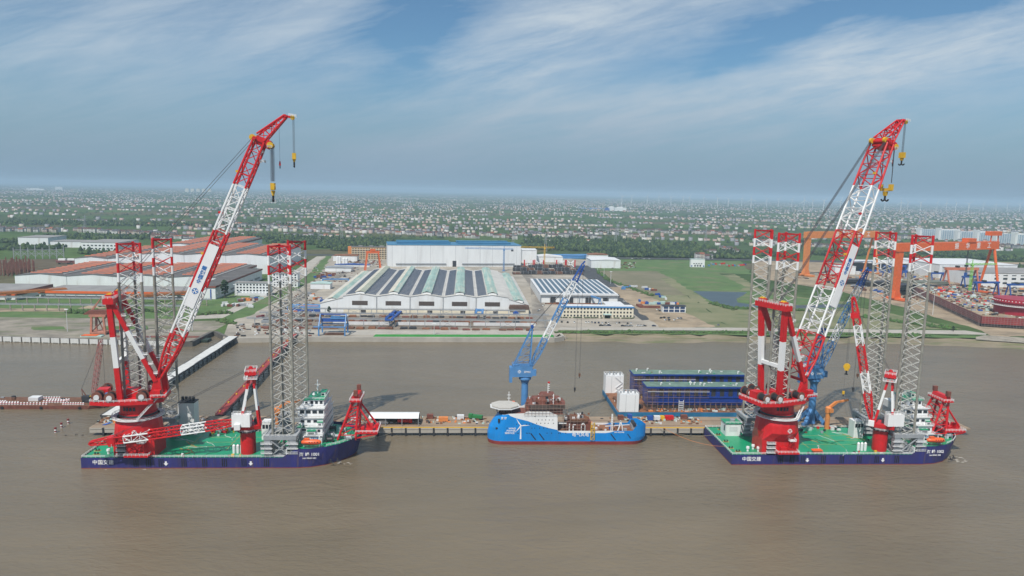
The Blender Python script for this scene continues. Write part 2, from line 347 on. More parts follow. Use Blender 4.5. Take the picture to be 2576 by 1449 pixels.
# land: one sheet from the shoreline to the horizon
shore = [(-40, 846), (445, 860), (484, 860), (537, 833), (575, 851), (780, 848), (1395, 850), (1405, 831), (1900, 833), (2330, 841), (2480, 846), (2640, 856)]
sp = gpts(shore, 4.0)
land = MB().poly([(-3500, sp[0][1], 4)] + sp + [(3500, sp[-1][1] - 20, 4), (48000, 9000, 4), (48000, 44000, 4), (-48000, 44000, 4), (-48000, 9000, 4)])
struct(land.build('land', field_mat()))
SHZ = [4.0]
NATURAL = {grass, drygrass, brownfield, sand, mud}
def sheet(name, px, mat, z=None):
    SHZ[0] += 0.005; pts = [Vector(q) for q in gpts(px, z or SHZ[0])]
    if mat in NATURAL:      # grown edges wander
        out = []
        for a, b in zip(pts, pts[1:] + pts[:1]):
            n = max(1, min(40, int((b - a).length / 9))); e = (b - a).normalized(); e = Vector((-e.y, e.x, 0))
            for i in range(n): out.append(a.lerp(b, i / n) + e * (random.uniform(-2.6, 2.6) if i else 0))
        pts = out
    return struct(MB().poly([tuple(q) for q in pts]).build(name, mat))
sheet('grass_field', [(-20, 790), (-20, 715), (250, 700), (700, 745), (680, 790), (420, 805), (0, 805)], grass)
sheet('quay_apron', [(-40, 846), (445, 860), (484, 860), (537, 833), (575, 812), (560, 806), (480, 808), (420, 802), (-20, 798)], M('worn_quay_ground', (0.30, 0.265, 0.215), 0.9, 0.28, 0.05, bump=0.1, patch=((0.11, 0.125, 0.06), (0.022, 0.06, 1), 0.50, 0.62, 0.7)))
sheet('verge', [(80, 822), (160, 821), (165, 828), (85, 830)], grass); sheet('verge', [(262, 820), (370, 819), (372, 829), (258, 829)], grass)
sheet('dirt_road', [(-20, 775), (165, 775), (168, 784), (-20, 784)], sand)
sheet('dirt_road', [(195, 776), (345, 738), (370, 738), (255, 776)], sand)
sheet('yard_ground', [(560, 852), (780, 848), (1395, 849), (1420, 832), (1815, 822), (1690, 745), (1645, 745), (1480, 688), (1495, 655), (1290, 640), (1300, 655), (1000, 652), (870, 652), (850, 640), (800, 646), (660, 770), (575, 812)], conc2)
sheet('grass_strip', [(585, 806), (640, 790), (800, 700), (835, 642), (823, 641), (775, 690), (690, 740), (560, 800)], grass)
sheet('access_road', [(480, 803), (560, 800), (690, 738), (790, 668), (815, 645), (797, 645), (760, 668), (662, 735), (545, 790), (470, 796)], concrete)
sheet('grass_field', [(470, 793), (545, 788), (655, 745), (640, 742), (560, 735), (490, 748)], grass)
sheet('plate_yard_ground', [(700, 794), (1000, 794), (1338, 797), (1342, 829), (1000, 829), (690, 829)], M('rusty_dark_ground', (0.22, 0.175, 0.135), 0.95, 0.3, 0.05, patch=((0.33, 0.30, 0.25), (0.03, 0.10, 1), 0.52, 0.64, 0.8)))
sheet('yard_lane', [(700, 842), (1395, 843), (1395, 831), (690, 831)], concrete)
sheet('yard_lane', [(1342, 832), (1385, 832), (1345, 700), (1316, 668), (1296, 668), (1334, 720)], M('dusty_tarmac', (0.235, 0.21, 0.18), 0.9, 0.22, 0.04, patch=((0.34, 0.31, 0.26), (0.05, 0.02, 1), 0.5, 0.66, 0.8)))
sheet('yard_lane', [(655, 800), (680, 802), (870, 690), (925, 660), (905, 658), (850, 684)], M('dusty_tarmac'))
sheet('green_cover', [(938, 847), (945, 841), (1392, 842), (1394, 848)], turf)
sheet('asphalt_road', [(1435, 668), (1488, 668), (1655, 803), (1615, 806)], asphalt)
sheet('sandy_yard', [(1530, 722), (1620, 722), (1800, 822), (1660, 826)], sand)
sheet('bare_field', [(1500, 681), (1655, 681), (1690, 700), (1725, 742), (1625, 741), (1530, 700)], brownfield)
sheet('dry_field', [(1725, 742), (1660, 700), (1850, 690), (1920, 730), (2250, 790), (2420, 828), (1830, 824), (1770, 770)], drygrass)
sheet('green_field', [(1655, 684), (1800, 684), (1878, 722), (1860, 732), (1730, 728), (1690, 700)], grass)
sheet('dry_field', [(1625, 741), (1726, 743), (1772, 770), (1832, 825), (1800, 823)], drygrass)
sheet('grass_field', [(1500, 652), (1862, 657), (1892, 690), (1655, 683), (1500, 680)], grass)
sheet('pond_bank', [(1738, 729), (1885, 731), (1950, 745), (2130, 758), (2170, 772), (2040, 782), (1850, 778), (1790, 764)], grass)
pondm = M('pond_water', (0.055, 0.075, 0.085), 0.35, 0.15, 0.05); pondm.node_tree.nodes['Principled BSDF'].inputs['Specular IOR Level'].default_value = 0.22
sheet('pond', [(1744, 732), (1880, 735), (1868, 744), (1852, 752), (1856, 761), (1900, 767), (2040, 768), (2100, 764), (2150, 767), (2120, 773), (2000, 776), (1870, 775), (1830, 771), (1800, 763), (1770, 748)], pondm)
sheet('shipyard_ground', [(1905, 700), (1890, 655), (2576, 660), (2650, 640), (2650, 845), (2505, 848), (2470, 832), (2260, 770), (2100, 730)], sand)
sheet('highway', [(600, 640), (1000, 646), (1500, 650), (1860, 655), (2650, 672), (2650, 666), (1860, 651), (1500, 646.5), (1000, 642), (600, 637)], asphalt)
sheet('river_road', [(1400, 829.5), (1410, 824), (1830, 824), (2430, 831.5), (2482, 839), (2480, 842), (1900, 832)], concrete)
sheet('bank_grass', [(1402, 834.5), (1405, 831), (1900, 833), (2330, 841), (2480, 846), (2470, 852), (2330, 848), (1900, 843), (1500, 840)], grass)
sheet('shore_ground', [(2455, 847), (2478, 843), (2660, 855), (2660, 868), (2480, 856), (2455, 854)], rubble)
# sloping mud bank below the river road, quay walls
a = gpts([(1400, 839), (1900, 842), (2330, 847), (2455, 853.5), (2480, 855.5), (2660, 867.5)], 4.0)
mb = MB()
for p, q in zip(a, a[1:]):
    n = 8
    for i in range(n):
        s, t = Vector(p).lerp(Vector(q), i / n), Vector(p).lerp(Vector(q), (i + 1) / n)
        def lo(u): return (u.x, u.y - 24 - 5 * math.sin(u.x * 0.045) - 3 * math.sin(u.x * 0.13), -0.4)
        def mid(u): return (u.x, u.y - 4, 1.6)
        mb.add([lo(s), lo(t), mid(t), mid(s)], [(0, 1, 2, 3)]); mb.add([mid(s), mid(t), tuple(t), tuple(s)], [(0, 1, 2, 3)])
struct(mb.build('mud_bank', mud))
def wall_along(px, z0, z1, mat, name, thick=1.0):
    pts = gpts(px, z1); mb = MB()
    for p, q in zip(pts, pts[1:]):
        p, q = Vector(p), Vector(q); nrm = Vector((-(q - p).y, (q - p).x, 0)).normalized() * thick
        mb.add([(p.x, p.y, z0), (q.x, q.y, z0), (q.x + nrm.x, q.y + nrm.y, z0), (p.x + nrm.x, p.y + nrm.y, z0), tuple(p), tuple(q), tuple(q + nrm), tuple(p + nrm)], [(0, 3, 2, 1), (4, 5, 6, 7), (0, 1, 5, 4), (1, 2, 6, 5), (2, 3, 7, 6), (3, 0, 4, 7)])
    return struct(mb.build(name, mat))
qw = wall_along([(-40, 846), (445, 860), (484, 860), (537, 833), (575, 851)], -1, 4.25, M('stained_quay_face', (0.13, 0.12, 0.105), 0.85, 0.25, 0.2), 'quay_wall', 3.0)
pm = MB().box(0, 7.2, -0.35, 0.2, -1.4, 2.6); pm.box(0.5, 1.1, -0.35, 0.2, -2.4, -1.4).box(6.1, 6.7, -0.35, 0.2, -2.4, -1.4); pmesh = pm.mesh('quay_panel', whitec)
a0, a1 = G(-40, 846, 4.25), G(445, 860, 4.25); n = int((a1 - a0).length / 8.2)
for i in range(n):
    p = a0.lerp(a1, i / n); put('quay_panel', pmesh, qw, (p.x, p.y, 1.8), math.atan2(a1.y - a0.y, a1.x - a0.x))
wall_along([(575, 851), (780, 848), (1395, 850), (1420, 846), (1412, 836)], -1, 4.3, concrete, 'central_quay_wall', 2.5)
mb = MB()
for k in range(70):     # loose rubble at the end of the central quay
    p = G(random.uniform(1385, 1428), random.uniform(846, 853), 1.0); s = random.uniform(0.8, 2.4)
    mb.tube((p.x, p.y, -0.5), (p.x + random.uniform(-1, 1), p.y, random.uniform(0.6, 3.2)), s, 5, s * 0.5)
struct(mb.build('shore_rubble', rubble), 'stuff')

hz = bpy.data.materials.new('thin_haze'); hz.use_nodes = True; nt = hz.node_tree; nt.nodes.clear()
o_ = nt.nodes.new('ShaderNodeOutputMaterial'); pv = nt.nodes.new('ShaderNodeVolumePrincipled')
pv.inputs['Color'].default_value = (0.56, 0.77, 0.94, 1); pv.inputs['Density'].default_value = HAZE_D; pv.inputs['Anisotropy'].default_value = -0.12
nt.links.new(pv.outputs[0], o_.inputs['Volume'])
struct(MB().box(-50000, 50000, -450, 45000, -3, 215).build('haze', hz), 'stuff')

# ================================================================ woods and far villages (nobody could count them)
ICO = np.array([(0, 0, 1), (.894, 0, .447), (.276, .851, .447), (-.724, .526, .447), (-.724, -.526, .447), (.276, -.851, .447), (.724, .526, -.447), (-.276, .851, -.447), (-.894, 0, -.447), (-.276, -.851, -.447), (.724, -.526, -.447), (0, 0, -1)], float)
ICF = np.array([(0, 1, 2), (0, 2, 3), (0, 3, 4), (0, 4, 5), (0, 5, 1), (1, 6, 2), (2, 7, 3), (3, 8, 4), (4, 9, 5), (5, 10, 1), (2, 6, 7), (3, 7, 8), (4, 8, 9), (5, 9, 10), (1, 10, 6)], int)
def tri_stuff(name, verts, faces, midx, mats):
    me = bpy.data.meshes.new(name); me.vertices.add(len(verts)); me.vertices.foreach_set('co', verts.astype(np.float32).ravel())
    k = faces.shape[1]; me.loops.add(faces.size); me.loops.foreach_set('vertex_index', faces.astype(np.int32).ravel())
    me.polygons.add(len(faces)); me.polygons.foreach_set('loop_start', np.arange(0, faces.size, k, dtype=np.int32)); me.polygons.foreach_set('loop_total', np.full(len(faces), k, np.int32))
    for m in mats: me.materials.append(m)
    me.polygons.foreach_set('material_index', midx.astype(np.int32)); me.update(calc_edges=True); me.validate()
    o = bpy.data.objects.new(name, me); COL.objects.link(o); return struct(o, 'stuff')
def clumps(name, pts, mats=leaf):
    """pts: rows of x, y, z, radius, height; every clump an uneven low blob of foliage"""
    pts = np.array(pts, float); n = len(pts)
    jit = 1 + RNG.uniform(-0.28, 0.28, (n, 12, 1))
    v = ICO[None] * jit; ang = RNG.uniform(0, 6.28, n); c, s = np.cos(ang)[:, None], np.sin(ang)[:, None]
    x = v[:, :, 0] * c - v[:, :, 1] * s; y = v[:, :, 0] * s + v[:, :, 1] * c
    out = np.stack([pts[:, None, 0] + x * pts[:, None, 3], pts[:, None, 1] + y * pts[:, None, 3], pts[:, None, 2] + (v[:, :, 2] * 0.5 + 0.45) * pts[:, None, 4]], -1)
    f = ICF[None] + (np.arange(n) * 12)[:, None, None]
    return tri_stuff(name, out.reshape(-1, 3), f.reshape(-1, 3), np.repeat(RNG.integers(0, len(mats), n), len(ICF)), mats)
def belt(px0, py0, px1, py1, dep, n, r=(2.2, 4.8), h=(5, 10), z=4.0):
    n = int(n * 1.5)
    a, b = G(px0, py0), G(px1, py1)
    return [(*(a.lerp(b, random.random()) + Vector((random.uniform(-4, 4), random.uniform(-dep, dep), 0)))[:2], z, random.uniform(*r), random.uniform(*h) * (1.6 if random.random() < .13 else 1)) for _ in range(n)]
w = []
for a in [(110, 597, 420, 600, 60, 420), (150, 612, 300, 613, 25, 90), (0, 628, 150, 626, 30, 160), (700, 604, 980, 614, 110, 900), (560, 592, 720, 600, 60, 320), (1310, 622, 1880, 640, 75, 1000), (1320, 606, 1760, 622, 120, 1300), (1480, 644, 1880, 651, 10, 420),
          (1860, 600, 2010, 606, 50, 350), (1850, 640, 2010, 648, 14, 150), (2150, 636, 2340, 650, 60, 420), (2330, 640, 2576, 655, 90, 500), (2040, 640, 2160, 641, 40, 200), (2280, 668, 2576, 678, 10, 180), (840, 628, 900, 632, 25, 120),
          (0, 610, 110, 612, 20, 120), (200, 638, 290, 642, 8, 90), (800, 622, 980, 622, 25, 200), (0, 560, 360, 566, 120, 600), (380, 566, 840, 572, 80, 600)]:
    w += belt(*a)
clumps('woodland', w)
w = []
for a in [(1402, 837, 1900, 838, 2.2, 420), (1900, 838, 2330, 845, 2.5, 300)]: w += belt(*a, r=(0.9, 2.2), h=(0.8, 2.2))
for a in [(170, 786, 345, 789, 6, 170), (330, 780, 420, 786, 4, 60), (255, 770, 335, 772, 5, 60), (500, 792, 580, 788, 4, 50), (555, 806, 585, 815, 3, 50), (1790, 764, 1850, 780, 4, 70), (1850, 776, 2040, 783, 4, 120), (2180, 800, 2400, 829, 5, 150), (1505, 684, 1530, 706, 3, 40), (1530, 706, 1640, 745, 3, 60)]:
    w += belt(*a, r=(1.0, 2.6), h=(1.2, 3.2))
clumps('riverbank_scrub', w, [M('scrub_green', (0.06, 0.12, 0.03), 0.9, 0.3, 0.2), leaf[2], M('bright_foliage', (0.075, 0.155, 0.035), 0.9, 0.3, 0.2)])
# ---- villages: template house of wall box + gable roof; the near ones become individuals
HW = [M('white_render', (0.60, 0.59, 0.57), 0.8, 0.1, 0.2), M('cream_house_render', (0.50, 0.45, 0.37), 0.8, 0.1, 0.2), M('grey_house_render', (0.28, 0.29, 0.31), 0.8, 0.1, 0.2), M('pinkish_house_render', (0.46, 0.34, 0.30), 0.8, 0.1, 0.2)]
HR = [M('dark_red_tile', (0.115, 0.050, 0.042), 0.8, 0.2, 0.3), M('brown_tile', (0.095, 0.062, 0.050), 0.8, 0.2, 0.3), M('grey_tile', (0.095, 0.095, 0.105), 0.8, 0.2, 0.3), M('orange_tile', (0.26, 0.095, 0.055), 0.8, 0.2, 0.3)]
HWN = ['white', 'cream', 'grey', 'pinkish']; HRN = ['dark red', 'brown', 'grey', 'orange']
OCT = np.array([(1, 0, .35), (0, 1, .35), (-1, 0, .35), (0, -1, .35), (.1, .1, 1), (0, 0, -.1)], float); OCF = np.array([(0, 1, 4), (1, 2, 4), (2, 3, 4), (3, 0, 4)], int)
def plain():
    """villages strung along canals and lanes in long rows, tree lines beside them, fields between: thousands, joined"""
    hx, hy, tx, ty = [], [], [], []
    y = 1960.0
    while y < 19000:
        half = y * 0.80; step = 11.5 * (1 + y / 9000); x = np.arange(-half, half, step)
        ph = RNG.uniform(0, 6.28, 4); dens = 0.50 + 0.34 * np.sin(x / (330 + y * .03) + ph[0]) + 0.26 * np.sin(x / 117 + ph[1]) + .12 * np.sin(x / (900 + y * .1) + ph[2])
        keep = RNG.random(len(x)) < np.clip(dens, 0.0, 0.88); xx = x[keep]
        bend = 16 * np.sin(xx / 400 + ph[3]) - 0.05 * xx
        hx.append(xx + RNG.uniform(-3, 3, len(xx))); hy.append(y + bend + RNG.uniform(-9, 9, len(xx)) * (1 + y / 9000))
        s2 = 8.0 * (1 + y / 5500); x2 = np.arange(-half, half, s2); k2 = RNG.random(len(x2)) < np.clip(0.42 + 0.4 * np.sin(x2 / 210 + ph[2]) + .25 * np.sin(x2 / 63 + ph[0]), .05, .9); x2 = x2[k2]
        tx.append(x2 + RNG.uniform(-4, 4, len(x2))); ty.append(y + 16 * np.sin(x2 / 400 + ph[3]) - 0.05 * x2 + RNG.normal(22, 14, len(x2)) * (1 + y / 7000))
        y += RNG.uniform(.55, 1.5) * (105 + y * 0.040)
    hx, hy, tx, ty = map(np.concatenate, (hx, hy, tx, ty)); n = len(hx)
    sx = RNG.uniform(3.6, 6.4, n) * (1 + hy / 22000); sy = RNG.uniform(3.4, 4.8, n); h = RNG.choice([5.5, 6.5, 7.0, 9.5], n); e = RNG.uniform(2, 3, n); z = np.full(n, 4.0)
    cs = [(-1, -1, 0), (1, -1, 0), (1, 1, 0), (-1, 1, 0), (-1, -1, 1), (1, -1, 1), (1, 1, 1), (-1, 1, 1)]
    v = [np.stack([hx + a * sx, hy + b * sy, z + c * h], -1) for a, b, c in cs] + [np.stack([hx + a * sx, hy, z + h + e], -1) for a in (-1, 1)]
    V_ = np.stack(v, 1).reshape(-1, 3)
    T = np.array([(0, 1, 5), (0, 5, 4), (1, 2, 6), (1, 6, 5), (2, 3, 7), (2, 7, 6), (3, 0, 4), (3, 4, 7), (5, 6, 9), (7, 4, 8), (4, 5, 9), (4, 9, 8), (6, 7, 8), (6, 8, 9)])
    F_ = (T[None] + (np.arange(n) * 10)[:, None, None]).reshape(-1, 3); wm = RNG.choice(4, n, p=[.22, .22, .39, .17]); rm = RNG.choice([4, 5, 6, 7], n, p=[.3, .25, .37, .08])
    I_ = np.concatenate([np.repeat(wm[:, None], 10, 1), np.repeat(rm[:, None], 4, 1)], 1).ravel()
    tri_stuff('far_village', V_, F_, I_, HW + HR)
    n = len(tx); r = RNG.uniform(3.6, 7.5, n) * (1 + ty / 7000); hh = RNG.uniform(6, 11, n) * (1 + ty / 26000); a = RNG.uniform(0, 6.28, n); c, s = np.cos(a)[:, None], np.sin(a)[:, None]; o = OCT[None] * (1 + RNG.uniform(-.3, .3, (n, 6, 1)))
    V_ = np.stack([tx[:, None] + (o[:, :, 0] * c - o[:, :, 1] * s) * r[:, None], ty[:, None] + (o[:, :, 0] * s + o[:, :, 1] * c) * r[:, None], 4 + o[:, :, 2] * hh[:, None]], -1).reshape(-1, 3)
    tri_stuff('distant_trees', V_, (OCF[None] + (np.arange(n) * 6)[:, None, None]).reshape(-1, 3), np.repeat(RNG.integers(0, 3, n), 4), leaf)
    print('plain', len(hx), n)
plain()

def house_mesh(kind):
    sx, sy, h, e = ((6.0, 4.6, 7.0, 2.6), (7.5, 4.8, 10.2, 2.8), (5.0, 5.0, 10.2, 3.0), (9.0, 4.6, 7.0, 2.4))[kind]
    wl = MB().box(-sx, sx, -sy, sy, 0, h);
    wl.add([(-sx, -sy, h), (-sx, sy, h), (-sx, 0, h + e), (sx, -sy, h), (sx, sy, h), (sx, 0, h + e)], [(0, 2, 1), (3, 4, 5)])
    rf = MB(); o = 0.3
    for s in (-1, 1):
        rf.add([(-sx - o, s * (sy + o), h - 0.35), (sx + o, s * (sy + o), h - 0.35), (sx + o, 0, h + e + 0.1), (-sx - o, 0, h + e + 0.1), (-sx - o, s * (sy + o), h), (sx + o, s * (sy + o), h), (sx + o, 0, h + e + 0.45), (-sx - o, 0, h + e + 0.45)], [(0, 3, 2, 1), (4, 5, 6, 7), (0, 1, 5, 4), (1, 2, 6, 5), (2, 3, 7, 6), (3, 0, 4, 7)])
    rows = []
    for fl in range(int(h / 3.3)):
        rows.append(MB().box(-sx * 0.6, sx * 0.45, -sy - 0.08, -sy + 0.05, 1.2 + fl * 3.4, 2.0 + fl * 3.4))
    bal = MB().box(-sx * 0.96, sx * 0.96, -sy - 0.6, -sy - 0.001, 3.25, 4.1)
    return wl, rf, rows, bal
HK = []
for k in range(4):
    wl, rf, rows, bal = house_mesh(k)
    HK.append(([wl.mesh('walls', m) for m in HW], [rf.mesh('roof', m) for m in HR], [r.mesh('window_band', glass) for r in rows], [bal.mesh('balcony', m) for m in HW]))
ROWS = [(-5, 581, 150, 584, 20, 'far left village row'), (190, 582, 280, 586, 11, 'row behind the left leg tops'), (287, 590, 447, 596, 22, 'row beyond the orange roofs'), (383, 602, 490, 601, 9, 'row touching the orange roofs'),
        (600, 570, 830, 580, 26, 'row behind the left boom'), (845, 580, 990, 588, 17, 'row left of the white hall'), (990, 588, 1205, 599, 25, 'row behind the white hall'), (1205, 592, 1300, 601, 10, 'row right of the white hall'),
        (1295, 589, 1440, 599, 17, 'row beyond the yellow tower crane'), (1443, 592, 1500, 603, 8, 'cluster past the white shed'), (1495, 580, 1853, 590, 38, 'long centre right row'), (1560, 595, 1640, 597, 5, 'loose group below the long row'),
        (1752, 649, 1786, 651, 4, 'hamlet by the highway'), (1769, 638, 1797, 640, 3, 'hamlet above the highway'), (1812, 625, 1856, 640, 7, 'hamlet left of the right legs'), (1905, 610, 2015, 618, 12, 'row between the right legs'),
        (2031, 620, 2090, 622, 7, 'row under the far gantry girder'), (2161, 606, 2235, 610, 9, 'row right of the right boom'), (2240, 598, 2300, 600, 7, 'row left of the apartments'), (2520, 622, 2576, 626, 6, 'group below the apartments')]
for x0, y0, x1, y1, n, where in ROWS:
    for i in range(n):
        t = (i + 0.5) / n
        p = G(x0 + (x1 - x0) * t, y0 + (y1 - y0) * t + random.uniform(-1.6, 1.6)); k = random.randrange(4); a = random.choices(range(4), (6, 2, 2, 2))[0]; b = random.choices(range(4), (3, 4, 6, 1))[0]
        r = thing('village_house', f'{HWN[a]} {HRN[b]}-roofed house, {ordi(i + 1)} from left in the {where}', 'house', (p.x, p.y, 4.0), random.gauss(-0.08, 0.08), 'village houses beyond the yards')
        put('walls', HK[k][0][a], r); put('roof', HK[k][1][b], r)
        for wm in HK[k][2]: put('window_band', wm, r)
        put('balcony', HK[k][3][0], r)
# ================================================================ jack-up vessels with their cranes
deckyel = M('yellow_deck_line', (0.42, 0.36, 0.10), 0.6, 0.2, 0.4)
bluemark = M('blue_lettering', (0.03, 0.16, 0.46), 0.5, 0.05)
whmark = M('white_lettering', (0.80, 0.80, 0.80), 0.5, 0.04)
XB = {}
def cross_mesh(side, bay, m, r=0.185):
    k = (side, bay, m.name)
    if k not in XB:
        mb = MB(); a, b = LEGC[side], LEGC[(side + 1) % 3]
        mb.tube((a[0], a[1], 0), (b[0], b[1], bay), r, 5); mb.tube((b[0], b[1], 0), (a[0], a[1], bay), r, 5)
        XB[k] = mb.mesh('cross_brace', m)
    return XB[k]
LEGC = [(-5.0, -2.9), (5.0, -2.9), (0.0, 5.8)]
def add_leg(ship, x, y, rz, z0, z1):
    bay = 4.7; n = int((z1 - z0) / bay); z0 = z1 - n * bay
    legm = MB()
    for k in (0, 1):
        for s in range(3): legm.bar((*LEGC[s], z1 - 0.3 - k * 0.1), (*LEGC[(s + 1) % 3], z1 - 0.3), 0.55)
    leg = legm.build('leg', red, ship); leg.location = (x, y, 0); leg.rotation_euler = (0, 0, rz)
    colr = [red, white, red, white] + [bracem] * 60
    for c in LEGC:
        mb = MB(); ms = [red, white, greyleg]
        for i in range(4):
            mb.mi = i % 2; mb.tube((*c, z1 - (i + 1) * bay), (*c, z1 - i * bay + (0.4 if i == 0 else 0)), 0.62, 8)
        mb.mi = 2; mb.tube((*c, z0 - 6), (*c, z1 - 4 * bay), 0.62, 8)
        for i in range(4, n):        # rack collars
            mb.tube((*c, z1 - i * bay - 0.3), (*c, z1 - i * bay + 0.3), 0.74, 8)
        mb.build('chord', ms, leg)
    for i in range(n):
        for s in range(3): put('cross_brace', cross_mesh(s, bay, colr[i]), leg, (0, 0, z1 - (i + 1) * bay))
def jack_house(ship, x, y):
    j = MB().box(x - 7.9, x + 7.9, y - 7.0, y + 7.0, 5.42, 5.6).build('jack_house', grey, ship)
    for sx in (-1, 1):
        for sy in (-1, 1):
            MB().box(x + sx * 6.3 - 1.5, x + sx * 6.3 + 1.5, y + sy * 5.6 - 1.4, y + sy * 5.6 + 1.4, 5.6, 14.2).build('jack_column', grey, j)
    t = MB()
    t.box(x - 8, x + 8, y - 7.2, y - 5.2, 14.2, 15.9).box(x - 8, x + 8, y + 5.2, y + 7.2, 14.2, 15.9).box(x - 8, x - 5.9, y - 5.2, y + 5.2, 14.2, 15.9).box(x + 5.9, x + 8, y - 5.2, y + 5.2, 14.2, 15.9)
    t.build('top_frame', grey, j)
    b = MB()
    for yy in (y - 6.6, y + 6.6):
        b.bar((x - 5, yy, 5.6), (x + 5, yy, 14), 0.5).bar((x + 5, yy, 5.6), (x - 5, yy, 14), 0.5)
    for xx in (x - 7.2, x + 7.2): b.bar((xx, y - 5, 5.6), (xx, y + 5, 14), 0.5).bar((xx, y + 5, 5.6), (xx, y - 5, 14), 0.5)
    b.build('bracing', grey, j)
    for k, z in enumerate((7.4, 9.8, 12.2)):
        for sx in (-1, 1):
            w = MB().box(x + sx * 6.3 - 2.7, x + sx * 6.3 + 2.7, y - 8.5, y - 7.05, z, z + 0.12)
            w.rail([(x + sx * 6.3 - 2.7, y - 8.5, z), (x + sx * 6.3 + 2.7, y - 8.5, z)], 1.2, 1.8, 0.13)
            w.build('walkway', canvas, j)
    MB().rail([(x - 8, y - 7.2, 15.9), (x + 8, y - 7.2, 15.9), (x + 8, y + 7.2, 15.9), (x - 8, y + 7.2, 15.9)], 1.1, 2, 0.12, True).build('railing', canvas, j)
def star_mark(parent, mtx, size, mat, name='emblem'):
    mb = MB()
    for i in range(24):
        a, b = 2 * math.pi * i / 24, 2 * math.pi * (i + 1) / 24
        mb.add([(math.cos(t) * r, math.sin(t) * r, 0.02) for t, r in ((a, .82), (b, .82), (b, 1.0), (a, 1.0))], [(0, 3, 2, 1)][::1] and [(3, 2, 1, 0)])
    for i in range(4):
        a = math.pi / 2 * i; c = lambda t, r: (math.cos(t) * r, math.sin(t) * r, 0.03)
        mb.add([c(a, 1.25), c(a + 0.5, 0.5), c(a, 0.18), c(a - 0.5, 0.5)], [(0, 1, 2, 3)])
    mb.v = [(x * size, y * size, z) for x, y, z in mb.v]
    o = mb.build(name, mat, parent); o.matrix_local = mtx; return o

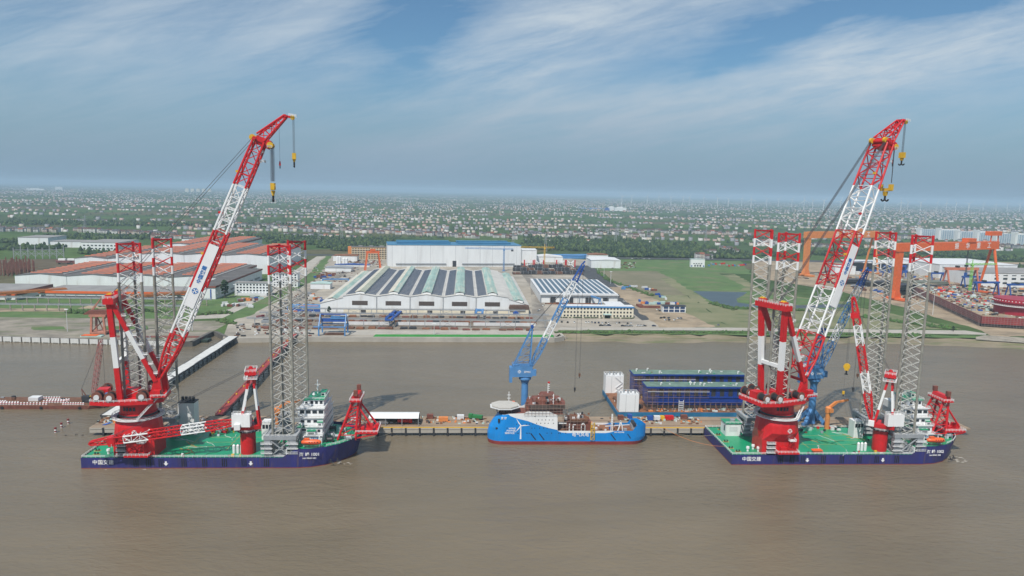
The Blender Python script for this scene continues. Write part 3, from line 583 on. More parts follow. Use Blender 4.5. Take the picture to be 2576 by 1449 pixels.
def jackup(ox, oy, W_, legtop, num, side, legrot):
    ship = thing('jack_up_vessel', f'navy blue jack-up vessel with green deck numbered {num}, on the {side}', 'ship', (ox, oy, 0), 0, 'jack-up vessels moored at the wharf')
    h = W_ / 2
    bow = [(104, 0), (111, 0.6), (118, 2.6), (124, 6.2), (129, 11.5), (132.2, 17.5)]
    plan = [(0, 0), (60, 0), (97, 0), (100, 0)] + bow + [(133.2, h)] + [(x, W_ - y) for x, y in reversed(bow)] + [(100, W_), (97, W_), (60, W_), (0, W_)]
    def top(x): return 5.6 if x < 98 else (7.8 if x < 102 else 10.0 + max(0, x - 112) * 0.04)
    def low(p): # waterline a little finer at the bow
        x, y = p; k = max(0, (x - 100) / 33) ** 2
        return (x - 3.2 * k, h + (y - h) * (1 - 0.22 * k))
    n = len(plan); hull = MB()
    lows = [low(p) for p in plan]
    mid = [((p[0] * 0.12 + q[0] * 0.88), (p[1] * 0.12 + q[1] * 0.88)) for p, q in zip(plan, lows)]
    hull.v = [(*q, -1.0) for q in lows] + [(*q, 0.35) for q in lows] + [(*q, 0.9) for q in mid] + [(*p, top(p[0])) for p in plan]
    for lv in range(3):
        for i in range(n): hull.f.append([lv * n + i, lv * n + (i + 1) % n, (lv + 1) * n + (i + 1) % n, (lv + 1) * n + i]); hull.m.append(1 if lv == 0 else 0)
    hull.build('hull', [navy, lred], ship)
    d = MB(); d.prism([(0.35, 0.35), (98.9, 0.35), (98.9, W_ - 0.35), (0.35, W_ - 0.35)], 4.9, 5.42); d.build('main_deck', green, ship)
    fd = [(99, 0.35), (104, 0.4)] + [(x - 0.25, y + 0.4) for x, y in bow[1:]] + [(132.8, h)] + [(x - 0.25, W_ - y - 0.4) for x, y in reversed(bow[1:])] + [(104, W_ - 0.4), (99, W_ - 0.35)]
    fd = [(99 + (x - 99) * .975, h + (y - h) * .93) for x, y in fd]; d = MB(); d.prism(fd, 8.9, 9.3); d.build('forecastle_deck', green, ship)
    # deck markings, fittings
    for yy in (15.5, 22.0, 29.5): MB().box(44, 92, yy, yy + 0.28, 5.42, 5.432).build('deck_line', deckyel, ship)
    for xx in (46, 66): MB().box(xx, xx + 0.28, 10, 36, 5.436, 5.446).build('deck_line', deckyel, ship)
    for (x, y) in ((3, 10), (4, 20), (3.5, 31), (8, 40), (5, 5)):
        p = MB().box(x - 1.6, x + 1.6, y - 1.1, y + 1.1, 5.42, 5.45); p.build('mooring_pad', deckyel, ship)
        b = MB().tube((x - 0.7, y, 5.45), (x - 0.7, y, 6.5), 0.34, 8).tube((x + 0.7, y, 5.45), (x + 0.7, y, 6.5), 0.34, 8).box(x - 1.1, x + 1.1, y - 0.4, y + 0.4, 5.45, 5.6); b.build('bollard', dark, ship)
    for x, y in ((10.5, 5.6), (14.5, 8.5), (16, 5.2), (20, 3.0 + W_ - 9)):
        MB().tube((x, y, 5.42), (x, y, 7.0), 0.6, 8).tube((x, y, 7.0), (x, y, 8.0), 0.95, 8, 0.8).build('vent', white, ship)
    MB().rail([(97.5, 0.3, 5.5), (0.3, 0.3, 5.5), (0.3, W_ - 0.3, 5.5), (97.5, W_ - 0.3, 5.5)], 1.15, 2.2, 0.13).build('railing', white, ship)
    MB().box(98.6, 99.0, .4, W_ - .4, 5.4, 9.3).build('break_bulkhead', white, ship)
    MB().rail([(118, 3.0, 10.2), (124, 6.6, 10.4), (129, 11.9, 10.6), (132.2, 17.9, 10.7), (133, h, 10.8), (132.2, W_ - 17.9, 10.7), (129, W_ - 12, 10.6)], 1.15, 2.2, 0.13).build('railing', white, ship)
    for x in (37, 48, 58, 67.5, 77, 88, 25, 31):
        for k in range(3): MB().box(x + k * 0.95, x + k * 0.95 + 0.45, -0.16, 0.1, 1.0, 4.9).build('fender_strip', black, ship)
    for x in (40.5, 81.5):
        MB().prism_y([(x - .45, 3.6), (x + .45, 3.6), (x + .45, 2.6), (x + 1.1, 2.6), (x, 1.4), (x - 1.1, 2.6), (x - .45, 2.6)], -0.14, -0.02).build('thruster_mark', whmark, ship)
    text('中国交建', 2.5, whmark, ship, front(10.5, -0.09, 3.1), bold=0.03, spacing=1.05)
    text('海 峰 ' + num, 2.2, whmark, ship, Matrix.Translation((110.2, 0.34, 6.9)) @ Matrix.Rotation(D2R(4.2), 4, 'Z') @ FRONT, bold=0.03)
    text('HAI FENG ' + num, 1.0, whmark, ship, Matrix.Translation((110.2, 0.30, 5.0)) @ Matrix.Rotation(D2R(4.2), 4, 'Z') @ FRONT, bold=0.02)
    for x, y in ((123, 4.8), (120, 3.0)):
        MB().tube((x, y - 0.6, 3.6), (x + .9, y - 0.5, 1.6), 0.28, 6).tube((x - .5, y - .6, 2.0), (x + 1.9, y - .3, 1.8), 0.3, 6).build('anchor', dark, ship)
    # legs and jacking houses
    for (x, y), rz in zip(((25, 7.8), (95.6, 8.2), (26, W_ - 6.5), (95.5, W_ - 6.5)), legrot):
        add_leg(ship, x, y, rz, 5.5, legtop)
    pass
    jack_house(ship, 95.6, 8.2)
    jack_house(ship, 26, W_ - 8); jack_house(ship, 95.5, W_ - 8.2)
    # deckhouse stepping up away from the river, at the bow
    x0, x1 = 106.2, 114.5
    def house(nm, a, b, c, d_, z, zt):
        o = MB().box(a, b, c, d_, z, zt).build(nm, white, ship); MB().box(a - .5, b + .5, c - .8, d_ + .3, zt, zt + 0.22).build('green_deck', green, o) if nm == 'monkey_island' else MB().box(a - .5, b + .5, c - .8, c + .6, zt, zt + .22).build('side_deck', white, o)
        MB().rail([(a - .5, c - .8, zt + .2), (b + .5, c - .8, zt + .2), (b + .5, d_, zt + .2)], 1.1, 2, 0.12).build('railing', white, o)
        return o
    a = house('deckhouse', x0, x1, 9.5, W_ - 4, 9.3, 13.4)
    b = house('upper_deckhouse', x0 + .2, x1, 11, W_ - 4.2, 13.6, 17.6)
    c = house('accommodation_block', x0 - 3, x1, 13.2, W_ - 4.5, 17.8, 21.6)
    br = house('wheelhouse', x0 - 5, x1, 15.6, W_ - 8, 21.8, 25.8)
    e = house('monkey_island', x0 - 1, x1 - 1, 20, W_ - 10, 26.0, 29.4)
    for k in range(3): MB().box(x0 + .5 + k * 2.4, x0 + 1.9 + k * 2.4, 19.9, 20.1, 27, 28.6).build('window', glass, e)
    for q, (zz, hh) in enumerate(((15, a), (18.9, b), (22.7, c))):
        for k in range(9): MB().box(x1 - .1, x1 + .08, 17 + k * 2.5, 17.9 + k * 2.5, zz - 4.6, zz - 3.5).build('window', glass, hh)
    for k in range(4): MB().box(x0 - 4 + k * 3.2, x0 - 1.7 + k * 3.2, 15.5, 15.7, 23.2, 24.9).build('window', glass, br)
    for k in range(3): MB().box(x0 - 3 + k * 3.2, x0 - 1.2 + k * 3.2, 13.1, 13.3, 19.2, 20.5).build('window', glass, c)
    for k in range(3): MB().box(x0 + 1 + k * 2.4, x0 + 2.4 + k * 2.4, 10.9, 11.1, 14.9, 16.2).build('window', glass, b)
    for k in range(3): MB().box(x0 + 1 + k * 2.4, x0 + 2.4 + k * 2.4, 9.4, 9.6, 9.9, 11.0).build('window', glass, a)
    MB().box(x0 - .1, x1 + .1, 9.36, 9.5, 11.4, 12.7).build('nameboard', white, a); text('中国交建', 1.0, bluemark, a, front(x0 + 4.6, 9.33, 12.05))
    for a_, b_, c_, d_, z_, t_ in ((-5, -.1, 14, 22, 9.3, 16.2), (-4.2, -.1, 24, 32, 9.3, 17.6), (1, 5, 9.0, 11, 13.6, 15.9), (5.6, 8, 12, 15.5, 17.8, 19.6), (-3.2, .6, 22, 27, 26.0, 28.2), (4.5, 7, 26, 31, 29.6, 31.6)):
        k_ = MB().box(x0 + a_, x0 + b_, c_, d_, z_, t_).build('side_house', white, ship); MB().box(x0 + a_ - .3, x0 + b_ + .3, c_ - .3, d_ + .3, t_, t_ + .2).build('green_deck', green, k_); MB().box(x0 + a_ + .5, x0 + b_ - .5, c_ - .1, c_ + .05, t_ - 1.7, t_ - .7).build('window', glass, k_)
    for q in range(3): MB().bar((x0 + 1 + q * 2, 10.5, 13.8 + q * .2), (x0 + 4 + q * 1.6, 13.5, 18 + q * .5), .5).build('ladder', white, ship)
    m = MB().tube((x0 + 2, 31, 29), (x0 + 2, 31, 37), 0.35, 6).bar((x0 + 2, 28.5, 33), (x0 + 2, 33.5, 33), 0.25).bar((x0 + .5, 31, 34.5), (x0 + 3.5, 31, 34.5), 0.25).tube((x0 + 4.5, 31, 29.4), (x0 + 4.5, 31, 31.4), 1.0, 10)
    m.build('radar_mast', white, ship)
    MB().tube((x0 + .5, 28, 29.4), (x0 + .5, 28, 30.8), 1.0, 10, 0.5).build('satellite_dome', white, ship)
    for k in range(3): MB().box(x0 - 6.5 + k * .3, x0 - 5.5 + k * .3, 13 + k * 3, 20 + k * 3, 9 + k * 3.6, 9.3 + k * 3.6).build('stairway', canvas, ship)
    # lifeboat davit
    for x in (106.8, 114.6): MB().bar((x, 5.6, 9.3), (x, 5.6, 14.6), 0.5).bar((x, 5.6, 14.6), (x, 2.8, 15.2), 0.5).bar((x, 5.6, 10), (x, 2.5, 10.6), 0.4).build('davit', white, ship)
    # exhaust funnel casing
    f = MB().box(33, 41.5, W_ - 9, W_ - 2.5, 5.4, 22.6).build('funnel_casing', white, ship)
    for k in range(4): MB().tube((34.6 + k * 1.9, W_ - 6, 22.6), (34.6 + k * 1.9, W_ - 6, 25.3), 0.75, 8).build('exhaust_pipe', dark, f)
    MB().box(32.8, 41.7, W_ - 9.2, W_ - 2.3, 22.6, 23.0).build('funnel_cap', dark, f)
    # deck cabin aft, gas bottles, anchor winches
    ch = MB().box(7, 15.5, W_ - 15, W_ - 7, 5.4, 12.6).build('aft_cabin', white, ship); MB().box(6.6, 15.9, W_ - 15.5, W_ - 6.6, 12.6, 12.85).build('green_deck', green, ch)
    MB().box(9, 13.6, W_ - 15.1, W_ - 14.9, 8.2, 10.8).build('louvre', canvas, ch); MB().box(6.9, 7.1, W_ - 13.4, W_ - 12, 8, 11).build('window', glass, ch)
    MB().rail([(6.6, W_ - 15.5, 12.8), (15.9, W_ - 15.5, 12.8), (15.9, W_ - 6.7, 12.8)], 1.1, 2, 0.12).build('railing', white, ch)
    MB().tube((12, W_ - 11, 12.8), (12, W_ - 11, 14), 1.5, 12).build('vent', grey, ch)
    cb = MB().box(79.5, 85, W_ - 18, W_ - 12, 5.4, 15).build('control_cabin', white, ship)
    for k in range(3): MB().box(80 + k * 1.7, 81.3 + k * 1.7, W_ - 18.1, W_ - 17.9, 11.5, 13.6).build('window', glass, cb)
    MB().rail([(79.2, W_ - 18.3, 15), (85.3, W_ - 18.3, 15), (85.3, W_ - 12, 15)], 1.1, 2, 0.12).build('railing', white, cb)
    for k in range(3): MB().tube((71.4 + k * 1.9, 6.5, 5.42), (71.4 + k * 1.9, 6.5, 9.4), 0.75, 10).tube((71.4 + k * 1.9, 6.5, 9.4), (71.4 + k * 1.9, 6.5, 10), 0.75, 10, 0.2).build('gas_bottle', white, ship)
    for x, y in ((118, 12), (121, 17), (117, 19), (116, 30), (122, 27), (127, 15)):
        MB().tube((x - 1.3, y, 10.7), (x + 1.3, y, 10.7), 1.0, 10).box(x - 1.8, x - 1.4, y - 1.3, y + 1.3, 9.3, 11.8).box(x + 1.4, x + 1.8, y - 1.3, y + 1.3, 9.3, 11.8).build('mooring_winch', grey if y % 2 else dark, ship)
    for k in range(14):     # hoses and cables lying on the deck
        x, y = random.uniform(38, 88), random.uniform(4, 36); a = random.uniform(0, 6.28); P = [Vector((x, y, 5.5))]
        for q in range(7): a += random.uniform(-.7, .7); P.append(P[-1] + Vector((math.cos(a), math.sin(a), 0)) * random.uniform(.8, 2.4))
        mb = MB()
        for u, v in zip(P, P[1:]): mb.tube(u, v, .11, 4, cap=False)
        mb.build('deck_hose', random.choice([dark, black, orange2, canvas]), ship)
    for k in range(30):
        x, y = random.choice(((random.uniform(84, 97), random.uniform(17, 32)), (random.uniform(36, 94), random.uniform(1.2, 3.2)), (random.uniform(36, 70), random.uniform(30, 42)), (random.uniform(116, 129), random.uniform(14, 32)))); s = random.uniform(.25, .9); zd = 9.3 if x > 99 else 5.42
        MB().box(x - s, x + s, y - s * .7, y + s * .7, zd, zd + random.uniform(.3, 1.5)).build('deck_fitting', random.choice([grey, dark, canvas, red, yellow, rust, white]), ship)
    for k in range(16):
        x, y = random.uniform(44, 78), random.uniform(W_ - 7, W_ - 2); s = random.uniform(.5, 1.5)
        MB().box(x - s, x + s, y - s * .6, y + s * .6, 5.42, 5.42 + random.uniform(.6, 1.8)).build('deck_locker', random.choice([grey, dark, canvas, red, seafoam]), ship)
    return ship

def lifeboat(x, y, z, lab):
    t = thing('lifeboat', lab, 'lifeboat', (x, y, z), 0, 'orange lifeboats on davits')
    secs = [(-5, .15, .3), (-4.4, .95, 1.0), (-3, 1.4, 1.35), (0, 1.5, 1.45), (3, 1.4, 1.4), (4.3, .9, 1.05), (5, .12, .35)]
    mb = MB(); n = 12
    for sx, ry, rz_ in secs: mb.v += [(sx, ry * math.cos(2 * math.pi * i / n), rz_ * math.sin(2 * math.pi * i / n)) for i in range(n)]
    for k in range(len(secs) - 1):
        for i in range(n): mb.f.append([k * n + i, k * n + (i + 1) % n, (k + 1) * n + (i + 1) % n, (k + 1) * n + i]); mb.m.append(0)
    mb.build('hull', lifeor, t, smooth=True)
    MB().box(-3.6, -1.0, -0.8, 0.8, 1.1, 2.0).build('conning_hood', lifeor, t)
    for k in range(4): MB().box(-1 + k * 1.3, -.4 + k * 1.3, -1.5, -1.3, .35, .7).build('window', glass, t)
    MB().box(-4.5, 4.5, -1.62, -1.4, -.15, .05).build('grab_line', M('red_band', (.5, .06, .03)), t)

def main_crane(cx, cy, heading, elev, lab, zmain, zaux, banner_first, Ln):
    H_ = heading; t = thing('heavy_lift_crane', lab, 'crane', (cx, cy, 0), H_, 'red and white heavy lift cranes')
    back = Matrix.Rotation(-H_, 4, 'Z')
    # pedestal: square foot at the ship's side, flaring to an octagon and then to the slewing ring
    def level(z, kind, r, yo=0):
        pts = []
        for i in range(16):
            a = 2 * math.pi * (i + .5) / 16; c, s = math.cos(a), math.sin(a)
            if kind == 'r': k = min(r / max(abs(c), 1e-6), (7.45 if s < 0 else 9.2) / max(abs(s), 1e-6))
            elif kind == 's': k = r / max(abs(c), abs(s))
            elif kind == 'o': k = r / max(abs(c), abs(s), (abs(c) + abs(s)) * 0.7071)
            else: k = r
            pts.append((c * k, s * k + yo, z))
        return pts
    lv = [level(5.3, 'r', 9.8), level(13.0, 'r', 9.9), level(17.6, 'o', 10.9), level(21.6, 'o', 10.5), level(25.2, 'c', 9.8)]
    mb = MB(); mb.v = [p for l in lv for p in l]
    for k in range(4):
        for i in range(16): mb.f.append([k * 16 + i, k * 16 + (i + 1) % 16, (k + 1) * 16 + (i + 1) % 16, (k + 1) * 16 + i]); mb.m.append(0)
    mb.f.append(list(range(64, 80))); mb.m.append(0)
    ped = mb.build('pedestal', red, t, back)
    e = star_mark(ped, back @ Matrix.Translation((2.5, -10.85, 19.4)) @ FRONT, 1.15, whmark)
    MB().box(-7.6, -3.4, -7.62, -7.3, 5.5, 12.6).build('access_opening', dark, ped, back)
    for k in range(3): MB().box(-7.8, -3.2, -8.7, -7.5, 6.6 + k * 2.4, 6.8 + k * 2.4).rail([(-7.8, -7.6, 6.8 + k * 2.4), (-7.8, -8.6, 6.8 + k * 2.4), (-3.2, -8.6, 6.8 + k * 2.4)], 1.1, 1.5, 0.13).build('access_platform', white, ped, back)
    MB().box(-3, 8.5, -11.2, -7.32, 6.9, 7.5).build('service_platform', red, ped, back)
    MB().rail([(-3, -7.5, 7.5), (-3, -11.1, 7.5), (8.4, -11.1, 7.5), (8.4, -7.5, 7.5)], 1.2, 1.8, 0.13).build('railing', white, ped, back)
    MB().box(-1, 2.2, -9.6, -7.7, 7.5, 10).build('winch_box', red, ped, back)
    s = MB()
    for x in (3.6, 6.2):
        for y in (-10, -8): s.bar((x, y, 7.5), (x, y, 13.6), 0.3)
    for z in (9, 11, 13.4): s.bar((3.6, -10, z), (6.2, -10, z), .22).bar((3.6, -10, z), (3.6, -8, z), .22).bar((6.2, -10, z), (3.6, -10, z - 2), .2)
    s.build('stair_tower', red, ped, back); MB().box(3.2, 6.6, -10.4, -7.4, 13.5, 13.7).rail([(3.2, -7.5, 13.7), (3.2, -10.4, 13.7), (6.6, -10.4, 13.7), (6.6, -7.5, 13.7)], 1.1, 1.4, .13).build('stair_landing', white, ped, back)
    ring = MB().ring([(9.7, 24.7), (11.9, 24.9), (11.9, 25.2), (8, 25.2)], 28).build('ring_walkway', white, t)
    MB().rail([(11.8 * math.cos(2 * math.pi * i / 24), 11.8 * math.sin(2 * math.pi * i / 24), 25.2) for i in range(24)], 1.2, 2, .13, True).build('railing', white, ring)
    tub = MB().ring([(8.6, 25.2), (8.6, 27.2), (8.1, 27.3), (8.1, 33.4)], 28).build('slewing_tub', red, t)
    MB().ring([(8.75, 25.8), (8.75, 26.8)], 28).build('slewing_gear', dark, tub)
    for k in range(4):
        a = -2.3 + k * .2; MB().box(-.55, .55, -8.35, -8.0, 29.2, 31.0).build('vent_door', glass, tub, Matrix.Rotation(a + 1.9 - H_, 4, 'Z'))
    pp = [(-19, -8.5), (-10, -11.5), (7, -11.5), (13.5, -8), (13.5, 8), (7, 11.5), (-10, 11.5), (-19, 8.5)]
    plat = MB().prism(pp, 33.2, 34.8).build('slewing_platform', red, t)
    MB().rail([(x, y, 34.8) for x, y in pp], 1.2, 2.2, .14, True).build('railing', white, plat)
    for u, w in ((-15.8, -6.2), (-9.6, -8.6), (-15.8, 6.2), (-9.0, 8.4), (4.5, -8.8), (4.0, 8.8)):
        wn = MB().tube((u, w - 2.1, 37.2), (u, w + 2.1, 37.2), 1.75, 14).build('winch', black, t)
        for k in (-2.3, 2.3): MB().tube((u, w + k - .18, 37.2), (u, w + k + .18, 37.2), 2.4, 16).build('drum_flange', rustp, wn)
        MB().tube((u, w - 2.9, 37), (u, w - 2.45, 37), 1.3, 10).build('motor', canvas, wn); MB().box(u - 1.6, u + 1.6, w - 2.2, w + 2.2, 34.8, 35.7).build('bedplate', red, wn)
    for (a, b, c, d, z, m) in ((-6, 1, -3, 3, 38.6, red), (-17.5, -12.5, -2.5, 2.5, 39.2, red), (1.5, 5.0, -5.5, -2.5, 37.5, dark), (6.6, 9, 2.5, 6, 38, red), (-13, -11.4, -5.4, -3.4, 38, blue)):
        MB().box(a, b, c, d, 34.8, z).build('machinery_box', m, t)
    cab = MB().box(9.5, 12.8, -11.0, -8.4, 36.8, 39.8).build('operator_cab', red, t); MB().box(12.7, 12.95, -10.7, -8.7, 37.8, 39.4).build('window', glass, cab)
    MB().box(8.6, 15.2, -11.6, -7.6, 36.4, 36.78).build('cab_platform', red, cab); MB().rail([(8.6, -11.5, 36.8), (15.1, -11.5, 36.8), (15.1, -7.7, 36.8)], 1.1, 1.6, .13).build('railing', white, cab)
    MB().box(8.8, 9.6, -11, -8, 34.8, 36.4).build('bracket', red, cab)
    # A-frame
    def leg3(p, q, w, cuts, nm):
        p, q = Vector(p), Vector(q); mb = MB(); k = [0, *cuts, 1]
        for i in range(3): mb.mi = 0 if i != 1 else 1; mb.bar(p.lerp(q, k[i]), p.lerp(q, k[i + 1]), w)
        return mb.build(nm, [red, white], t)
    for s in (-1, 1):
        leg3((-6, s * 6.4, 34.8), (-8, s * 8.4, 82.5), 2.3, (.34, .66), 'mast_leg')
        L_ = leg3((10.2, s * 6.6, 43.5), (-6.6, s * 8.4, 82.2), 2.0, (.30, .66), 'back_strut')
        g = MB()
        for k in range(7):
            p = Vector((10.2, s * 6.6, 43.5)).lerp(Vector((-6.6, s * 8.4, 82.2)), .1 + k * .125)
            g.rail([p + Vector((1.2, s * 1.2, 0)), p + Vector((2.8, s * 1.2, 0.1)), p + Vector((2.8, -s * .8, 0.1))], 1.1, 1.2, .14).box(p.x + 1.1, p.x + 2.9, p.y - 1, p.y + 1, p.z - .1, p.z)
        g.build('ladder_landings', white, L_)
        MB().prism_y([(6.5, 34.8), (13.2, 34.8), (12.2, 44.4), (9.6, 44.4)], s * 6.2 - 1.0, s * 6.2 + 1.0).build('boom_foot_bracket', red, t)
    MB().bar((-6.9, -7.2, 53), (-6.9, 7.2, 53), 1.7).build('cross_beam', white, t)
    tb = MB().box(-10.2, -5.6, -10.8, 10.8, 82.3, 84.9).build('head_beam', red, t)
    MB().rail([(-10.2, -10.8, 84.9), (-5.6, -10.8, 84.9), (-5.6, 10.8, 84.9), (-10.2, 10.8, 84.9)], 1.2, 1.8, .14, True).build('railing', white, tb)
    for w in (-8, -6.6, 6.6, 8): MB().tube((-8.2, w - .4, 86), (-8.2, w + .4, 86), 1.3, 12).build('sheave', yellow, tb)
    for w in (-7.3, 7.3): MB().box(-9.6, -6.8, w - 1.9, w + 1.9, 84.9, 86.6).build('sheave_block', red, tb)
    st = MB()
    for s in (0,):
        p, q = Vector((12.5, -9, 37)), Vector((2, -12.3, 25.4))
        st.bar(p, q, .35).bar(p + Vector((0, 1.4, 0)), q + Vector((0, 1.4, 0)), .35); st.rail([p, q], 1.2, 1.5, .13)
        for k in range(14): st.bar(p.lerp(q, k / 14), p.lerp(q, k / 14) + Vector((0, 1.4, 0)), .16)
    st.build('stairway', white, t)
    # boom
    du = Vector((math.cos(elev), 0, math.sin(elev))); dn = Vector((math.sin(elev), 0, -math.cos(elev))); F = Vector((11, 0, 43.8))
    def sec(tt):
        s = tt * Ln; hd = 0.5 + 2.35 * min(1, s / 15) - .4 * max(0, (s - 118) / 13); hw = 6.2 - 0.9 * max(0, (s - 90) / 41)
        c = F + du * s
        return [c + dn * hd + Vector((0, -hw, 0)), c + dn * hd + Vector((0, hw, 0)), c - dn * hd + Vector((0, hw, 0)), c - dn * hd + Vector((0, -hw, 0))]
    def cols(tt): return red if tt < .19 or .39 < tt < .60 or tt > .80 else white
    root = MB().tube(F + Vector((0, -7, 0)), F + Vector((0, 7, 0)), .8, 10).build('boom', red, t)
    lattice(root, sec, 21, cols, .56, .20)
    dv = MB()       # mid plane of the wide boom: an inner frame in the lower half
    for k in range(1, 16):
        a = sec(k / 21); dv.bar((a[0] + a[1]) / 2, (a[2] + a[3]) / 2, .3)
    dv.build('spine', white, root)
    hb = F + du * Ln
    MB().tube(hb + Vector((0, -6.2, 0)) - dn * 2.4, hb + Vector((0, 6.2, 0)) - dn * 2.4, .9, 8).build('head_shaft', red, root)
    bx = MB(); bx.prism_y([((hb + dn * a + du * b).x, (hb + dn * a + du * b).z) for a, b in ((-1.9, -2.2), (5.2, -2.2), (5.2, 2.0), (-1.9, 2.0))], -4.6, 4.6); bx.build('head_box', red, root)
    for w in (-4.2, 4.2):
        for a in (-3.4, 5.4): p = hb + dn * a; MB().tube(p + Vector((0, w - .7, 0)), p + Vector((0, w + .7, 0)), 1.5, 12).build('sheave', yellow, root)
    g = MB()
    for a, b in ((6.6, -1), (3.5, -5), (6.0, -9)):
        p = hb + dn * a + du * b; g.rail([p + Vector((0, -5, 0)), p + Vector((0, 5, 0)), p + Vector((-2, 5, 0)), p + Vector((-2, -5, 0))], 1.2, 1.7, .15, True)
    g.build('head_platform', white, root)
    J0, J1 = hb + du * 1.5, Vector((hb.x + 12.3, 0, hb.z + 12.4))
    jd = (J1 - J0).normalized(); jn = Vector((jd.z, 0, -jd.x))
    def jsec(tt):
        c = J0.lerp(J1, tt); hd = 2.4 - 1.7 * tt; hw = 4.8 - 3.0 * tt
        return [c + jn * hd + Vector((0, -hw, 0)), c + jn * hd + Vector((0, hw, 0)), c - jn * hd + Vector((0, hw, 0)), c - jn * hd + Vector((0, -hw, 0))]
    jib = MB().tube(J1 + Vector((0, -2.6, 0)), J1 + Vector((0, 2.6, 0)), .7, 8).build('jib', red, t); lattice(jib, jsec, 4, lambda q: red, .45, .22)
    tp = MB().bar(J1, J1 + Vector((3.4, 0, -.6)), 1.1).build('jib_head', red, jib); MB().rail([J1 + Vector((1.5, -2, 0)), J1 + Vector((5, -2, -.4)), J1 + Vector((5, 2, -.4)), J1 + Vector((1.5, 2, 0))], 1.2, 1.5, .15).build('railing', white, jib)
    for k in (-.9, .9): MB().tube(J1 + Vector((3.2, k - .3, -.6)), J1 + Vector((3.2, k + .3, -.6)), 1.1, 10).build('sheave', yellow, jib)
    for k in range(3): p = sec(.86 - k * .17)[3]; MB().box(p.x - 1.4, p.x + .6, p.y - .3, p.y + .9, p.z - .4, p.z + .7).build('rope_guide', yellow if k % 2 == 0 else red, root)
    if True:        # banner on the river side of the boom
        s0, s1 = .31, .565; wv = -7.0
        a, b = F + du * (s0 * Ln), F + du * (s1 * Ln)
        mb = MB(); pts = [a + dn * 2.35, b + dn * 2.35, b - dn * 2.35, a - dn * 2.35]
        mb.add([p + Vector((0, wv + k, 0)) for k in (0, .25) for p in pts], [(0, 1, 2, 3), (7, 6, 5, 4), (0, 4, 5, 1), (1, 5, 6, 2), (2, 6, 7, 3), (3, 7, 4, 0)])
        bn = mb.build('banner', whmark, t)
        X, Y_ = du, -dn
        def on(sv): p = F + du * (sv * Ln) + Vector((0, wv - .06, 0)); Z = X.cross(Y_); return Matrix(((X.x, Y_.x, Z.x, p.x), (X.y, Y_.y, Z.y, p.y), (X.z, Y_.z, Z.z, p.z), (0, 0, 0, 1)))
        k0 = .375 if banner_first else .41
        star_mark(bn, on(k0), 1.45, bluemark); text('中国交建', 2.3, bluemark, bn, on(k0 + .068), bold=.05)
    # ropes and hooks
    for w in (-4.6, 4.6):
        ropes(t, (-8, w, 86.4), hb - dn * 3.2 + Vector((0, w, 0)), 4, (0.5, 1.8, 0.8), .10, 'luffing_rope')
        ropes(t, (-4, w * .6, 39), sec(.55)[2] * .5 + sec(.55)[3] * .5 + Vector((-.5, w * .4, 0)), 1, (0, 1, 0), .08, 'hoist_rope')
    hp = hb + dn * 6.0
    hk = thing('hook_block', f'large yellow main hook block with black hook under the {"left" if banner_first else "right"} crane head', 'hook', (0, 0, 0), 0, 'crane hooks')
    hk.parent = None; hk.location = Matrix.Translation((cx, cy, 0)) @ Matrix.Rotation(H_, 4, 'Z') @ Vector((hp.x, 0, zmain)); hk.rotation_euler = (0, 0, H_)
    MB().box(-.7, .7, -3.8, 3.8, .6, 2.1).build('beam', yellow, hk)
    for w in (-3.2, 3.2): MB().box(-.95, .95, w - .9, w + .9, .9, 4.2).build('sheave_case', yellow, hk)
    MB().prism_y([(-1.1, .4), (1.1, .4), (.5, -2.0), (-.5, -2.0)], -.9, .9).build('shank', yellow, hk)
    def hook(parent, s, z):
        mb = MB()
        for sg in (-1, 1):
            arc = [Vector((0, sg * s * (1 - math.cos(a)) * .8, z - s * math.sin(a) * 1.2)) for a in [i * math.pi / 6 for i in range(0, 6)]]
            for p, q in zip(arc, arc[1:]): mb.tube(p, q, s * .3, 6)
        mb.tube((0, 0, z + s), (0, 0, z - s * .4), s * .35, 6); return mb.build('hook', black, parent)
    hook(hk, 1.5, -3.0)
    for w in (-3.2, 3.2): ropes(hk, (0, w, 5), (0, w, hp.z - zmain - .5), 5, (1.6, .9, 0), .09)
    ap = J1 + Vector((3.6, 0, -1))
    ak = thing('hook_block', f'small yellow auxiliary hook block hung from the jib tip of the {"left" if banner_first else "right"} crane', 'hook', Matrix.Translation((cx, cy, 0)) @ Matrix.Rotation(H_, 4, 'Z') @ Vector((ap.x, 0, zaux)), H_, 'crane hooks')
    MB().box(-.9, .9, -1.5, 1.5, .2, 3.2).prism_y([(-.8, .2), (.8, .2), (.4, -1.2), (-.4, -1.2)], -.7, .7).build('sheave_case', yellow, ak); hook(ak, 1.2, -2.2)
    ropes(ak, (0, 0, 3.2), (0, 0, ap.z - zaux), 4, (1.0, 2.2, 0), .07)
    wp = J0.lerp(J1, .62) + jn * 1.8
    wk = thing('hook', f'small red whip hook hung between the two yellow hooks of the {"left" if banner_first else "right"} crane', 'hook', Matrix.Translation((cx, cy, 0)) @ Matrix.Rotation(H_, 4, 'Z') @ Vector((wp.x, 0, zaux - 3)), H_, 'crane hooks')
    MB().tube((0, 0, 0), (0, 0, 2.0), .55, 8, .3).build('weight_ball', red, wk); MB().tube((0, 0, -1.6), (0, 0, 0), .22, 6, .3).build('swivel', black, wk); ropes(wk, (0, 0, 2), (0, 0, wp.z - zaux + 3), 1, (0, 0, 0), .07)
    return t

